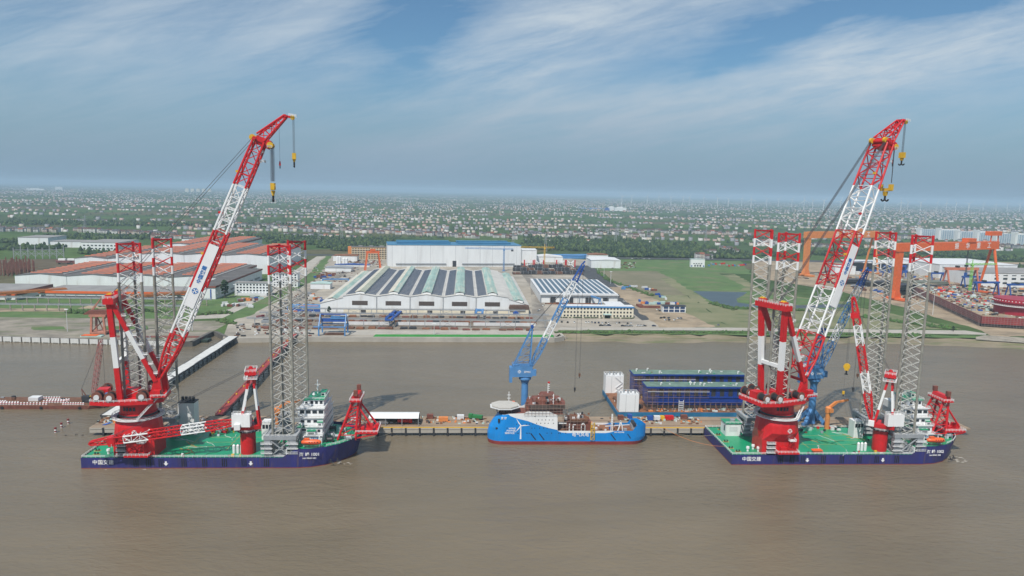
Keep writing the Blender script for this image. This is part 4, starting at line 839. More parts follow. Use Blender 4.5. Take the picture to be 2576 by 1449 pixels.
def aux_crane(cx, cy, heading, elev, lab, boxpos, zhook):
    t = thing('pedestal_crane', lab, 'crane', (cx, cy, 0), heading, 'smaller red and white pedestal cranes'); back = Matrix.Rotation(-heading, 4, 'Z')
    MB().ring([(3.7, 5.4), (3.7, 16.8), (3.7, 17.2), (3.7, 18.6)], 24).build('column', red, t, smooth=False)
    r = MB().ring([(3.7, 17.0), (5.2, 17.1), (5.2, 17.3), (3.5, 17.3)], 18).build('walkway', dark, t)
    MB().rail([(5.1 * math.cos(i * math.pi / 8), 5.1 * math.sin(i * math.pi / 8), 17.3) for i in range(16)], 1.1, 2, .13, True).build('railing', white, r)
    MB().prism([(-6.5, -4.2), (5, -4.8), (5, 4.8), (-6.5, 4.2)], 18.6, 20.6, [(-6.5, -4.6), (6, -5), (6, 5), (-6.5, 4.6)]).build('slewing_platform', red, t)
    bx, by = boxpos
    b = MB().prism([(bx - 4.4, by - 1.7), (bx + 4.4, by - 1.7), (bx + 4.4, by + 1.7), (bx - 4.4, by + 1.7)], 20.7, 26.8).build('counterweight', white, t, back)
    MB().rail([(bx - 4.3, by - 1.6, 26.8), (bx + 4.3, by - 1.6, 26.8), (bx + 4.3, by + 1.6, 26.8), (bx - 4.3, by + 1.6, 26.8)], 1.1, 1.7, .13, True).build('railing', white, b, back)
    def leg3(p, q, w, nm):
        p, q = Vector(p), Vector(q); mb = MB(); k = [0, .30, .72, 1]
        for i in range(3): mb.mi = 0 if i != 1 else 1; mb.bar(p.lerp(q, k[i]), p.lerp(q, k[i + 1]), w)
        mb.build(nm, [red, white], t)
    for s in (-1, 1): leg3((3.2, s * 4.2, 20.6), (-1.8, s * 2.5, 46.5), 1.15, 'mast_leg'); leg3((-5.6, s * 4.0, 20.6), (-3.2, s * 2.5, 46.5), 1.0, 'back_leg')
    MB().bar((.5, -3.4, 34), (.5, 3.4, 34), .8).build('cross_beam', white, t)
    hb = MB().box(-5, .4, -4.2, 4.2, 46.3, 47.9).build('head_beam', red, t); MB().rail([(-5, -4.2, 47.9), (.4, -4.2, 47.9), (.4, 4.2, 47.9), (-5, 4.2, 47.9)], 1.2, 1.4, .15, True).build('railing', white, hb)
    MB().rail([(-5.4, -4.6, 44.4), (.8, -4.6, 44.4), (.8, 4.6, 44.4), (-5.4, 4.6, 44.4)], 1.2, 1.4, .15, True).box(-5.4, .8, -4.6, 4.6, 44.2, 44.35).build('head_platform', white, hb)
    for w in (-2, 2): MB().tube((-2, w - .4, 48.6), (-2, w + .4, 48.6), 1.0, 10).build('sheave', red, hb)
    for u in (-4.2, -1.2): MB().tube((u, -1.8, 22.2), (u, 1.8, 22.2), 1.2, 12).build('winch', dark, t)
    cab = MB().box(3, 5.8, 4.9, 7.0, 19.6, 22.4).build('operator_cab', white, t); MB().box(5.7, 5.9, 5.1, 6.8, 20.6, 22).build('window', glass, cab)
    F = Vector((5.0, 0, 21.6)); du = Vector((math.cos(elev), 0, math.sin(elev))); dn = Vector((math.sin(elev), 0, -math.cos(elev))); Ln = 66.0
    def sec(tt):
        s = tt * Ln; hd = .4 + 1.2 * min(1, s / 9) - .9 * max(0, (s - 56) / 10); hw = 2.7 - 1.5 * max(0, (s - 46) / 20); c = F + du * s
        return [c + dn * hd + Vector((0, -hw, 0)), c + dn * hd + Vector((0, hw, 0)), c - dn * hd + Vector((0, hw, 0)), c - dn * hd + Vector((0, -hw, 0))]
    def cols(tt): return red if tt < .2 or .4 < tt < .6 or tt > .8 else white
    root = MB().tube(F + Vector((0, -3.2, 0)), F + Vector((0, 3.2, 0)), .5, 8).build('boom', red, t); lattice(root, sec, 18, cols, .34, .14)
    tip = F + du * Ln; p = F + du * (Ln * .86)
    MB().prism_y([((p + dn * a + du * b_).x, (p + dn * a + du * b_).z) for a, b_ in ((-1.8, -1.4), (2.4, -1.4), (2.4, 1.4), (-1.8, 1.4))], -2.4, 2.4).build('head_box', red, root)
    MB().rail([p + dn * 2.5 + Vector((0, -2.6, 0)), p + dn * 2.5 + Vector((0, 2.6, 0)), p + dn * 3.6 + Vector((0, 2.6, 0))], 1.2, 1.5, .15).build('railing', white, root)
    for w in (-.7, .7): MB().tube(tip + Vector((0, w - .3, 0)), tip + Vector((0, w + .3, 0)), .9, 10).build('sheave', red, root)
    for w in (-2, 2): ropes(t, (-2, w, 48.8), p - dn * 1.6 + Vector((0, w * .8, 0)), 2, (0, .6, .3), .08, 'luffing_rope')
    if zhook:
        hk = thing('hook_block', 'yellow hook block hung from the upright red and white small boom', 'hook', Matrix.Translation((cx, cy, 0)) @ Matrix.Rotation(heading, 4, 'Z') @ Vector((p.x + 2.2, 0, zhook)), heading, 'crane hooks')
        MB().tube((0, -.8, 1.5), (0, .8, 1.5), 1.7, 12).box(-1, 1, -.9, .9, -.6, 2.0).build('sheave_case', yellow, hk); MB().tube((0, 0, -2.6), (0, 0, -.6), .5, 6, .3).tube((-.8, 0, -2.9), (.9, 0, -2.7), .35, 6).build('hook', black, hk)
        ropes(hk, (0, 0, 3), (0, 0, p.z - zhook - 2), 2, (.9, .9, 0), .07)
        h2 = thing('hook_block', 'small yellow whip hook left of the yellow hook block', 'hook', Matrix.Translation((cx, cy, 0)) @ Matrix.Rotation(heading, 4, 'Z') @ Vector((tip.x + .9, 0, zhook - 14)), heading, 'crane hooks')
        MB().tube((0, 0, 0), (0, 0, 1.6), .7, 8).build('weight', yellow, h2); MB().tube((0, 0, -1.4), (0, 0, 0), .25, 6).build('hook', black, h2); ropes(h2, (0, 0, 1.6), (0, 0, tip.z - zhook + 14), 1, (0, 0, 0), .06)
    else:
        r = MB()
        q = F + du * (Ln * .87); r.bar((q.x - 1, -2.6, 5.4), (q.x - 1, -2.6, q.z - 2), .4).bar((q.x - 1, 2.6, 5.4), (q.x - 1, 2.6, q.z - 2), .4).bar((q.x - 1, -2.6, q.z - 2), (q.x - 1, 2.6, q.z - 2), .5)
    return t

def bow_tower(ox, oy, W_, lab):
    t = thing('boom_rest_tower', lab, 'boom rest', (ox, oy, 0), 0, 'red boom rests at the bows'); h = W_ / 2
    ft = [(121.5, h - 7.5), (121.5, h + 7.5), (130.5, h - 7), (130.5, h + 7)]; tp = [(129, h - 4.5), (129, h + 4.5), (132, h - 4.5), (132, h + 4.5)]
    for i, (f, q) in enumerate(zip(ft, tp)): MB().tube((*f, 9.3), (*q, 29.5), .62, 8).build('leg', red, t)
    b = MB()
    for k in range(4):
        z = .12 + k * .24
        P = [Vector((*f, 9.3)).lerp(Vector((*q, 29.5)), z) for f, q in zip(ft, tp)]; Q = [Vector((*f, 9.3)).lerp(Vector((*q, 29.5)), z + .2) for f, q in zip(ft, tp)]
        for a, c in ((0, 1), (2, 3), (0, 2), (1, 3)): b.tube(P[a], P[c], .26, 6).tube(P[a], Q[c], .24, 6)
    b.build('bracing', red, t)
    pl = MB().box(127.6, 133.2, h - 7, h + 7, 29.4, 30.0).build('platform', red, t); MB().rail([(127.6, h - 7, 30), (133.2, h - 7, 30), (133.2, h + 7, 30), (127.6, h + 7, 30)], 1.2, 1.8, .14, True).build('railing', white, pl)
    MB().prism_y([(128.6, 30), (132.6, 30), (132.0, 32.6), (129.4, 32.6)], h - 5.5, h + 5.5).build('cradle', red, t)
    for w in (-5.6, 5.6): MB().box(129.6, 131.6, h + w - .9, h + w + .9, 32.6, 35.4).build('cradle_horn', rustp, t)
    for w in (-5, 5): MB().tube((131.8, h + w * .8, 26), (139.5, h + w, 14.8), .5, 8).build('back_stay', red, t)
    p2 = MB().box(130.5, 142, h - 7, h + 7, 12.4, 13.1)
    for w in (-6.5, 0, 6.5): p2.bar((130.8, h + w, 10), (141.6, h + w, 12.2), .5)
    p2.build('bow_platform', red, t)
    MB().rail([(130.5, h - 7, 13.1), (142, h - 7, 13.1), (142, h + 7, 13.1), (130.5, h + 7, 13.1)], 1.2, 1.8, .14, True).build('railing', white, t)
    for k in range(4): MB().box(133 + k * 2.3, 134.6 + k * 2.3, h - 5 + (k % 2) * 5, h - 2 + (k % 2) * 5, 13.1, 15.2 + (k % 3) * .8).build('winch_box', red, t)

def knuckle_crane(x, y, rz, lab):
    t = thing('knuckle_boom_crane', lab, 'crane', (x, y, 5.4), rz, 'orange knuckle boom cranes')
    MB().tube((0, 0, 0), (0, 0, 11), 1.35, 14).build('column', orange2, t); MB().ring([(1.7, 9.8), (1.7, 12.8), (1.2, 13.4)], 14).build('slewing_head', orange2, t)
    MB().bar((0, 0, 12.4), (5.0, 0, 15.8), 1.35).build('inner_boom', orange2, t); MB().bar((5, 0, 15.8), (13, 0, 16.8), 1.05).build('outer_boom', orange2, t)
    MB().bar((1, 0, 11.0), (4.0, 0, 14.4), .5).build('ram', grey, t); MB().box(-.8, 1.6, -2.6, -1.4, 10.4, 12.6).build('operator_cab', orange2, t)

LX, LY, RX, RY, WS = -188.5, 344.5, 138.0, 347.5, 44.0
jackup(LX, LY, WS, 110.5, '1001', 'left', (D2R(12), D2R(14), D2R(172), D2R(165)))
jackup(RX, RY, WS, 120.8, '1002', 'right', (D2R(-14), D2R(-12), D2R(190), D2R(195)))
main_crane(LX + 25, LY + 7.8, D2R(10), D2R(67.0), 'tall red and white crane on the left vessel, its boom seen edge-on', 136.5, 152.5, True, 127.5)
main_crane(RX + 26, RY + 7.8, D2R(20), D2R(68.6), 'tall red and white crane on the right vessel, its wide boom seen frontally', 143.0, 161.5, False, 134.5)
aux_crane(LX + 78.2, LY + 7.5, D2R(192), D2R(-5.2), 'red column crane with its lattice boom lowered across the left deck', (-1.4, -4.6), 0)
aux_crane(RX + 83.5, RY + 7.5, D2R(145), D2R(78), 'red column crane on the right deck with steep boom and white box', (3.6, -5.4), 47.0)
bow_tower(LX, LY, WS, 'red lattice boom rest tower at the bow of the left vessel'); bow_tower(RX - 5, RY, WS, 'red lattice boom rest tower at the bow of the right vessel')
lifeboat(LX + 110.6, LY + 3.0, 12.4, 'orange enclosed lifeboat on davit below the left white deckhouse'); lifeboat(RX + 111.6, RY + 3.0, 12.4, 'orange enclosed lifeboat on davit below the right white deckhouse')
knuckle_crane(LX + 84, LY + 41, D2R(4), 'orange knuckle boom crane mostly hidden behind the left bow leg'); knuckle_crane(RX + 72, RY + 41.5, D2R(10), 'orange knuckle boom crane standing behind the right green deck')
t = thing('rescue_boat', 'small orange rescue boat in white cradle at the right deck edge', 'boat', (RX + 46.5, RY + 2.6, 5.42))
MB().prism_y([(-2.6, 1.6), (-2.0, .7), (2.0, .7), (2.8, 1.7)], -.9, .9).build('hull', lifeor, t); MB().tube((-2.5, -.95, 1.7), (2.7, -.95, 1.8), .32, 8).tube((-2.5, .95, 1.7), (2.7, .95, 1.8), .32, 8).build('fender_tube', lifeor, t)
MB().bar((-1, -1, 0), (-1, 1, .7), .2).bar((1, -1, 0), (1, 1, .7), .2).bar((-1, 1, 0), (-1, -1, .7), .2).bar((1.6, 1.3, 0), (1.6, 1.3, 3.6), .3).bar((1.6, 1.3, 3.6), (.2, 0, 3.9), .3).build('cradle', white, t)
def mooring(p, q, sag, lab, mat=wire, r=.09):
    p, q = Vector(p), Vector(q); mb = MB(); n = 12; P = []
    for i in range(n + 1):
        s = i / n; c = p.lerp(q, s); c.z -= sag * 4 * s * (1 - s); P.append(c)
    for a, b in zip(P, P[1:]): mb.tube(a, b, r, 4, cap=False)
    tag(mb.build('mooring_line', mat), lab, 'rope', 'mooring lines')
ropec = M('pale_mooring_rope', (.45, .38, .26), .8)
mooring((LX + 128, LY + 12, 10), (LX + 152, 392.2, 4.8), 2.0, 'pale mooring line from the left bow to the wharf', ropec)
mooring((LX + 131, LY + 17, 10), (LX + 141, 392.2, 4.8), 1.2, 'dark mooring line close under the left bow')
mooring((RX, RY + 30, 5.6), (RX - 28, 392.2, 4.8), 2.2, 'pale mooring line from the right stern to the wharf', ropec)
mooring((RX, RY + 12, 5.6), (RX - 24, 392.2, 4.8), 2.5, 'orange mooring line from the right stern to the wharf', orange2)

fo = MB()       # foam where the current breaks on bows and piles
for cx_, cy_, n_, sx_, sy_ in ((RX + 128, RY + 7, 16, 4, 4), (LX + 126, LY + 6, 7, 4, 2), (LX + 20, LY - 1.0, 3, 20, .6)):
    for k in range(n_):
        x, y = cx_ + random.uniform(-sx_, sx_), cy_ + random.uniform(-sy_, sy_); s = random.uniform(.25, .9); a0 = random.uniform(0, 6)
        fo.add([(x + math.cos(a0 + i * 1.05) * s * random.uniform(.7, 2.2), y + math.sin(a0 + i * 1.05) * s * random.uniform(.2, .6), .03) for i in range(6)], [tuple(range(6))])
struct(fo.build('foam', M('river_foam', (.62, .58, .52), .8, .2, .6)), 'stuff')
# ================================================================ wharf, piers, barges, dock, ship and cranes on the river
wharfc = M('stained_wharf_concrete', (0.30, 0.215, 0.145), 0.9, 0.25, 0.08, dirt=(0.20, 0.165, 0.125))
wh = tag(MB().box(-209, 300, 391.9, 413.2, 3.6, 4.6).build('wharf', wharfc), 'long river wharf of brown stained concrete behind the moored ships', 'wharf')
fp = MB().box(0, 6.9, -.25, .3, -1.1, 1.6).box(.3, 6.6, -.45, -.25, 1.0, 1.5); fpm = fp.mesh('fascia_panel', concrete)
pil = MB().box(0, .9, -.7, .2, -2.6, 2.0).box(.1, .8, 0.2, 3.0, -4.5, .4); pilm = pil.mesh('fender_pile', dark)
for x in [-208.6 + 7.9 * i for i in range(3)] + [-58 + 7.9 * i for i in range(9)] + [99 + 7.9 * i for i in range(5)]:
    put('fascia_panel', fpm, wh, (x, 391.8, 2.9)); put('fender_pile', pilm, wh, (x + 6.95, 391.8, 2.6))
MB().box(-209, 300, 396.6, 396.9, 4.6, 4.68).build('crane_rail', rust, wh); MB().box(-209, 300, 405.6, 405.9, 4.6, 4.68).build('crane_rail', rust, wh)
MB().box(-58, 140, 392.2, 392.7, 4.6, 4.95).build('edge_kerb', yellow, wh)
mb = MB()
for k in range(420):
    x = random.choice((random.uniform(-60, 12), random.uniform(-209, -188), random.uniform(95, 140), random.uniform(-190, 130))); y = random.uniform(399, 412.5); s = random.uniform(.2, .9)
    mb.mi = random.randrange(6); mb.box(x - s, x + s, y - s * .6, y + s * .6, 4.6, 4.6 + random.uniform(.15, 1.1))
struct(mb.build('wharf_debris', [rust, orange2, canvas, dark, brown, seafoam]), 'stuff')
def container(x, y, z, m, lab, L_=6.0, rz=0.0, h=2.6, group=None):
    t = thing('container', lab, 'container', (x, y, z), rz, group)
    b = MB().box(-L_ / 2, L_ / 2, -1.2, 1.2, .1, h).build('body', m, t)
    r = MB()
    for i in range(int(L_ / .6)): r.box(-L_ / 2 + .2 + i * .6, -L_ / 2 + .45 + i * .6, -1.27, -1.2, .2, h - .1)
    r.build('corrugation', m, b); MB().box(L_ / 2 + .001, L_ / 2 + .05, -1.1, 1.1, .2, h - .15).build('door', grey, t)
    return t
for x, y, m, lab in ((98, 410, dblue, 'blue container on the wharf beside the dock bow'), (110, 407, dblue, 'blue open box on the wharf behind the ship stern'), (113.5, 407, canvas, 'white box right of the blue open box on the wharf'), (117, 407, yellow, 'yellow box on the wharf near the dock'), (121.5, 407.5, red, 'red box on the wharf below the blue modules'), (-22, 409, rustp, 'rusty box right of the white wharf shed'), (-14, 404, orange2, 'orange box on the wharf between shed and blue ship'), (-4, 408, canvas, 'white box on the wharf left of the green truck'), (131, 409, rustp, 'brown box at the wharf left of the right vessel'), (92, 408, rustp, 'brown red box left of the blue wharf container')):
    container(x, y, 4.6, m, lab, random.uniform(2.6, 6))
def vehicle(x, y, z, rz, m, lab, kind='car', cat='car', group=None, proto={}):
    key = (kind, m.name)
    if key not in proto:
        if kind == 'car':
            body = MB().prism_y([(-2.2, .35), (2.2, .35), (2.25, .8), (1.2, .95), (-2.1, 1.0)], -.88, .88).mesh('body', m); cabm = MB().prism_y([(-1.7, 1.0), (1.15, .95), (.5, 1.45), (-1.2, 1.48)], -.78, .78).mesh('cabin', glass)
        elif kind == 'van':
            body = MB().prism_y([(-2.6, .4), (2.5, .4), (2.5, 1.1), (1.8, 2.0), (-2.6, 2.1)], -.95, .95).mesh('body', m); cabm = MB().prism_y([(1.86, 1.96), (2.44, 1.2), (2.52, 1.2), (1.94, 2.0)], -.9, .9).mesh('cabin', glass)
        else:
            body = MB().box(-4.2, 1.9, -1.2, 1.2, 1.0, 2.6).box(2.1, 4.2, -1.2, 1.2, .6, 2.9).mesh('body', m); cabm = MB().box(4.2, 4.26, -1.05, 1.05, 1.7, 2.7).mesh('cabin', glass)
        w = MB().tube((0, -.12, 0), (0, .12, 0), .36 if kind != 'truck' else .52, 8).mesh('wheel', black); proto[key] = (body, cabm, w)
    t = thing('parked_' + ('car' if kind == 'car' else kind), lab, cat, (x, y, z), rz, group); b, c, w = proto[key]
    put('body', b, t); put('windows' if kind == 'car' else 'windscreen', c, t)
    for u in ((-1.35, 1.35) if kind != 'truck' else (-3, 3)):
        for s in (-.85, .85): put('wheel', w, t, (u, s, .36 if kind != 'truck' else .52))
    return t
t = thing('open_shed', 'white curved-roof shed standing on the wharf by the left bow', 'shed', (-42, 400.5, 4.6))
mb = MB(); ar = [(-14.2 , 0)]
prof = [(-5.4, 4.6), (-3, 5.7), (0, 6.1), (3, 5.7), (5.4, 4.6)]
for a, b in zip(prof, prof[1:]): mb.add([(-14.2, a[0], a[1]), (14.2, a[0], a[1]), (14.2, b[0], b[1]), (-14.2, b[0], b[1]), (-14.2, a[0], a[1] - .2), (14.2, a[0], a[1] - .2), (14.2, b[0], b[1] - .2), (-14.2, b[0], b[1] - .2)], [(0, 1, 2, 3), (7, 6, 5, 4), (0, 4, 5, 1), (0, 3, 7, 4), (1, 5, 6, 2)])
mb.build('roof', white, t)
for x in (-14, -4.7, 4.7, 14):
    for y in (-5.2, 5.2): MB().box(x - .15, x + .15, y - .15, y + .15, 0, 4.5).build('post', grey, t)
MB().box(-14, 14, 5.0, 5.15, 0, 4.4).build('back_wall', dark, t)
vehicle(-48, 399, 4.6, 0, white, 'white van under the wharf shed', 'van', 'van'); vehicle(-36, 400, 4.6, 0, red, 'red truck under the wharf shed', 'truck', 'truck')
vehicle(5, 408, 4.6, 2.8, M('green_truck_paint', (.03, .22, .06), .5), 'green truck on the wharf left of the ship helideck', 'truck', 'truck'); vehicle(-65, 404, 4.6, .2, white, 'white van on the wharf behind the left bow', 'van', 'van')
# left end of the wharf
t = thing('barge_platform', 'low grey work platform beside the left end of the wharf', 'platform', (-196, 424, 0)); MB().box(-14, 14, -4, 6, -.5, 2.4).build('pontoon', conc2, t); MB().box(-6, 8, -2, 3, 2.4, 4.6).build('deckhouse', seafoam, t); MB().box(-13.5, -9, 0, 5, 2.4, 3.2).build('hatch', grey, t)
tag(MB().tube((-1.8, 0, .9), (1.8, 0, .9), .9, 12).build('storage_tank', white), 'white cylindrical tank lying on the left end of the wharf', 'tank').location = (-196.5, 408, 4.6)
tag(MB().prism([(-1, -4), (1, -4), (4, 4), (2, 4)], 0, .25).build('tarpaulin', dblue), 'blue tarpaulin spread on the left end of the wharf', 'tarpaulin').location = (-203, 400, 4.6)
for i, (x, y) in enumerate(((-229.9, 397), (-231.1, 405), (-231.2, 412.1))):
    t = thing('mooring_dolphin', f'red and white banded pile in the water, {("nearest", "middle", "farthest")[i]} of three off the wharf end', 'pile', (x, y, 0), 0, 'banded piles off the wharf end')
    for k in range(4): MB().tube((0, 0, -.5 + k * .8), (0, 0, .3 + k * .8), .6, 10).build('band', (white, lred, white, lred)[k], t)
    MB().tube((0, 0, 2.7), (0, 0, 2.95), .66, 10).build('cap', lred, t)
for i, (x, y) in enumerate(((-222, 392), (-217, 393), (-213, 392), (-216, 411), (-212, 412))): tag(MB().tube((0, 0, -1), (.1, 0, .35), .3, 7).tube((.7, .3, -1), (.7, .3, .3), .2, 7).build('pile_stump', dark), f'dark broken pile stump, {ordi(i + 1)} of five off the left wharf end', 'pile stump', 'pile stumps').location = (x, y, 0)
# piers to the shore
t = thing('pier', 'white decked approach pier running from the wharf to the left shore', 'pier', (0, 0, 0))
p0, p1 = Vector((-209, 413)), Vector((-211, 640))
def strip(p0, p1, w, a, b): d = (p1 - p0); n = Vector((-d.y, d.x)).normalized() * w; return [(p0 - n).to_tuple(), (p1 - n).to_tuple(), (p1 + n).to_tuple(), (p0 + n).to_tuple()][::-1]
MB().prism(strip(p0, p1, 4.6, 0, 0), 3.9, 4.9).build('beam', dark, t)
for k in range(11): MB().prism(strip(p0.lerp(p1, k / 11), p0.lerp(p1, (k + .985) / 11), 3.6 + .25 * (k % 3), 0, 0), 4.9, 5.02).build('deck_slab', whitec, t)
for k in range(24): MB().tube((*p0.lerp(p1, k / 24) - Vector((3.6, 0)), -1), (*p0.lerp(p1, k / 24) - Vector((3.6, 0)), 3.9), .45, 6).tube((*p0.lerp(p1, k / 24) + Vector((3.6, 0)), -1), (*p0.lerp(p1, k / 24) + Vector((3.6, 0)), 3.9), .45, 6).build('pile', dark, t)
t = thing('pipe_trestle', 'narrow red trestle running from the wharf to the central quay', 'pier', (0, 0, 0))
p0, p1 = Vector((-145.5, 413)), Vector((-158.5, 652))
MB().prism(strip(p0, p1, 2.6, 0, 0), 4.2, 5.2).build('beam', dark, t); MB().prism(strip(p0, p1, 2.1, 0, 0), 5.2, 5.35).build('walkway', M('faded_red_walkway', (.36, .05, .045), .7, .2, .3), t)
e = Vector((2.3, .1)); MB().rail([(*(p0 - e), 5.2), (*(p1 - e), 5.2)], 1.1, 5, .14).build('handrail', red, t); MB().rail([(*(p0 + e), 5.2), (*(p1 + e), 5.2)], 1.1, 5, .14).build('handrail', dark, t)
for k in range(14): c = p0.lerp(p1, (k + .5) / 14); MB().tube((*c, -1), (*c, 4.2), .5, 6).box(c.x - 2, c.x + 2, c.y - .5, c.y + .5, 3.6, 4.2).build('pile', dark, t)
for k in range(12): c = p0.lerp(p1, (k + .3) / 13); MB().box(c.x - 1.7, c.x - .9, c.y - .7, c.y + .7, 5.35, 6.0).build('junction_box', yellow, t)

# ---- the blue service ship
bx0, by0 = 11.3, 377.6
ship = thing('service_ship', 'blue and white wind farm service ship with octagonal helideck, moored mid-wharf', 'ship', (bx0, by0, 0))
def prof(x, table):
    for (a, b), (c, d) in zip(table, table[1:]):
        if x <= c: return b + (d - b) * max(0, (x - a)) / (c - a)
    return table[-1][1]
TOP = [(0, 16.2), (6, 17.0), (9, 17.6), (20, 18.0), (22.3, 19.3), (33.4, 19.3), (36, 18.0), (38.6, 17.0), (38.8, 8.0), (81, 8.0), (83, 10.6), (86, 11.2), (90, 9.6)]
BND = [(0, 16.2), (6, 16.9), (9, 17.4), (16, 15.0), (22, 13.6), (28, 11.2), (34, 9.5), (38.6, 8.5), (41, 7.0), (44, 6.7), (66, 6.7), (69, 7.2), (71, 8.0), (81, 8.0), (83, 10.6), (86, 11.2), (90, 9.6)]
xs = [0, .4, 1, 2, 3.5, 5, 7, 9, 12, 15, 18, 20, 22.3, 26, 30, 33.4, 36, 38.6, 38.8, 41, 44, 55, 66, 69, 71, 76, 81, 82, 83, 84.5, 86, 87.5, 88.6, 89.4, 90]
def halfb(x): return 7.0 * (1 - abs(1 - min(x, 12) / 12) ** 3) ** .5 * (1 - (max(0, x - 79) / 11) ** 2.6) ** .5
def pt(x, z, s):
    k = max(0, 1 - x / 13); stem = k * (6.0 * max(0, (z - 6) / 10) ** 1.6 + .6 * max(0, (3 - z) / 4)); kk = max(0, (x - 78) / 12); tail = -kk * 2.4 * max(0, (4 - z) / 5)
    return (x + stem + tail, 7.0 - s * max(0.05, halfb(x)) * (1 - .10 * kk * max(0, (4 - z) / 5)), z)
rows = []
for x in xs:
    t_, b_ = prof(x, TOP), min(prof(x, BND), prof(x, TOP)); rows.append([-1, 1.9] + [1.9 + (b_ - 1.9) * k / 4 for k in (1, 2, 3, 4)] + [t_])
mb = MB(); nz = 7
for s in (1, -1):
    o = len(mb.v); mb.v += [pt(x, z, s) for x, r in zip(xs, rows) for z in r]
    for i in range(len(xs) - 1):
        for j in range(nz - 1):
            f = [o + i * nz + j, o + (i + 1) * nz + j, o + (i + 1) * nz + j + 1, o + i * nz + j + 1]
            mb.f.append(f if s == 1 else f[::-1]); mb.m.append(0 if j == 0 else (2 if j == 5 else 1))
mb.build('hull', [lred, sblue, white], ship)
MB().box(38.4, 38.7, .1, 13.9, 7.0, 17.0).build('aft_bulkhead', rustp, ship)
MB().prism([(39, .2), (80, .2), (84, 1.0), (87.5, 4), (87.5, 10), (84, 13), (80, 13.8), (39, 13.8)], 6.2, 6.9).build('aft_deck', brown, ship)
MB().prism([(7, 6.9), (9, 2.8), (13, .4), (38.5, .3), (38.5, 13.7), (13, 13.6), (9, 11.2)], 16.4, 17.0).build('fore_deck', rustp, ship)
hd = MB(); hd.prism([(8 * math.cos(math.pi / 8 + i * math.pi / 4), 7.2 * math.sin(math.pi / 8 + i * math.pi / 4)) for i in range(8)], 20.4, 21.0); hdo = hd.build('helideck', M('helideck_grey', (.50, .48, .44), .8, .1, .3), ship); hdo.location = (9.6, 7, 0)
mb = MB(); mb.prism([(8.8 * math.cos(math.pi / 8 + i * math.pi / 4), 8 * math.sin(math.pi / 8 + i * math.pi / 4)) for i in range(8)], 19.9, 20.15); mb.build('safety_net', canvas, hdo)
for a in (-4, 0, 4): MB().bar((a, -3, 16.5), (a - 1, -5, 20), .4).bar((a, 3, 16.5), (a - 1, 5, 20), .4).build('support', grey, hdo)
sp_ = MB().box(21.5, 41.5, .8, 13.2, 17.0, 20.2).build('lower_deckhouse', rustp, ship)
MB().prism([(23, -.8), (32, -.8), (36, -.2), (42.5, .4), (43.5, 7), (42.5, 13.6), (32, 14.8), (23, 14.8), (21.5, 7)], 20.2, 22.8).build('bridge_deck', rustp, sp_)
MB().prism([(23, -.95), (32, -.95), (36, -.35), (42.7, .25), (42.7, .4), (36, -.05), (32, -.65), (23, -.65)], 20.4, 22.9).build('bridge_windows', louvre, sp_)
MB().box(25, 40.5, 2, 12, 22.8, 24.6).build('upper_deckhouse', rustp, sp_); mb = MB().prism([(27.5, 3), (38, 3), (38, 11), (27.5, 11)], 24.6, 27.6, [(30, 4), (37, 4), (37, 10), (30, 10)]).build('funnel_house', rustp, sp_)
MB().box(32, 33.4, 2.9, 3.6, 25.0, 26.6).build('opening', glass, sp_); MB().box(31.8, 33.2, 1.9, 2.4, 23.0, 24.3).build('opening', glass, sp_)
MB().box(44, 58, 3, 12.5, 6.9, 12.2).build('aft_deckhouse', rustp, sp_); MB().box(46, 56, 2.2, 12, 12.2, 13.8).build('aft_upper_house', rust, sp_)
sc = MB()
for x in range(20, 46, 2): sc.bar((x, -.9, 17), (x, -.9, 23.5 + (3 if 25 < x < 39 else 0)), .12)
for z in (17.8, 19.3, 20.9, 23.2): sc.bar((20, -.9, z), (44, -.9, z), .12)
for x in (42, 44, 46, 48, 50, 52, 54): sc.bar((x, .8, 7), (x, .8, 17 - (x - 42) * .3), .14).bar((x, 3, 7), (x, 3, 17 - (x - 42) * .3), .14)
for z in (9, 11, 13, 15): sc.bar((41, .8, z), (54, .8, z), .14)
for a in (26, 30, 34, 38): sc.bar((a, 3, 24), (a, 3, 28.6), .12)
sc.bar((25, 3, 27.5), (39, 3, 27.5), .12); sc.build('scaffold', M('scaffold_brown', (.30, .20, .16), .7), sp_)
for k in range(70):
    x, y = random.choice(((random.uniform(22, 43), random.uniform(-.6, 13)), (random.uniform(26, 40), random.uniform(2, 12)), (random.uniform(43, 58), random.uniform(2.4, 12)))); s_ = random.uniform(.2, .8); zz = 22.8 if x < 26 else (24.6 if x < 40.5 else (22.8 if x < 43 else 13.8))
    MB().box(x - s_, x + s_, y - s_ * .6, y + s_ * .6, zz, zz + random.uniform(.3, 1.6)).build('house_fitting', random.choice([rust, rustp, grey, canvas, white, dark, brown]), sp_)
for k in range(12): x = 22 + k * 1.75; MB().box(x - .5, x + .5, .66, .82, 18.2, 19.1).build('window', louvre, sp_)
m = MB().bar((33.6, 7, 27.5), (33.6, 7, 33), .35)
for z in (29, 30.2, 31.4, 32.4): m.bar((33.6, 7, z), (34.6, 7, z), .2)
m.build('mast', white, ship); MB().box(33.4, 34.6, 6.95, 7.05, 33.2, 34.1).build('flag', red, ship)
m = MB().bar((36.2, 1.5, 22.6), (36.2, 1.5, 28.5), .4)
for z in (24.5, 26, 27.5): m.bar((35.6, 1.5, z), (36.6, 1.5, z), .2)
m.build('mast', white, ship)
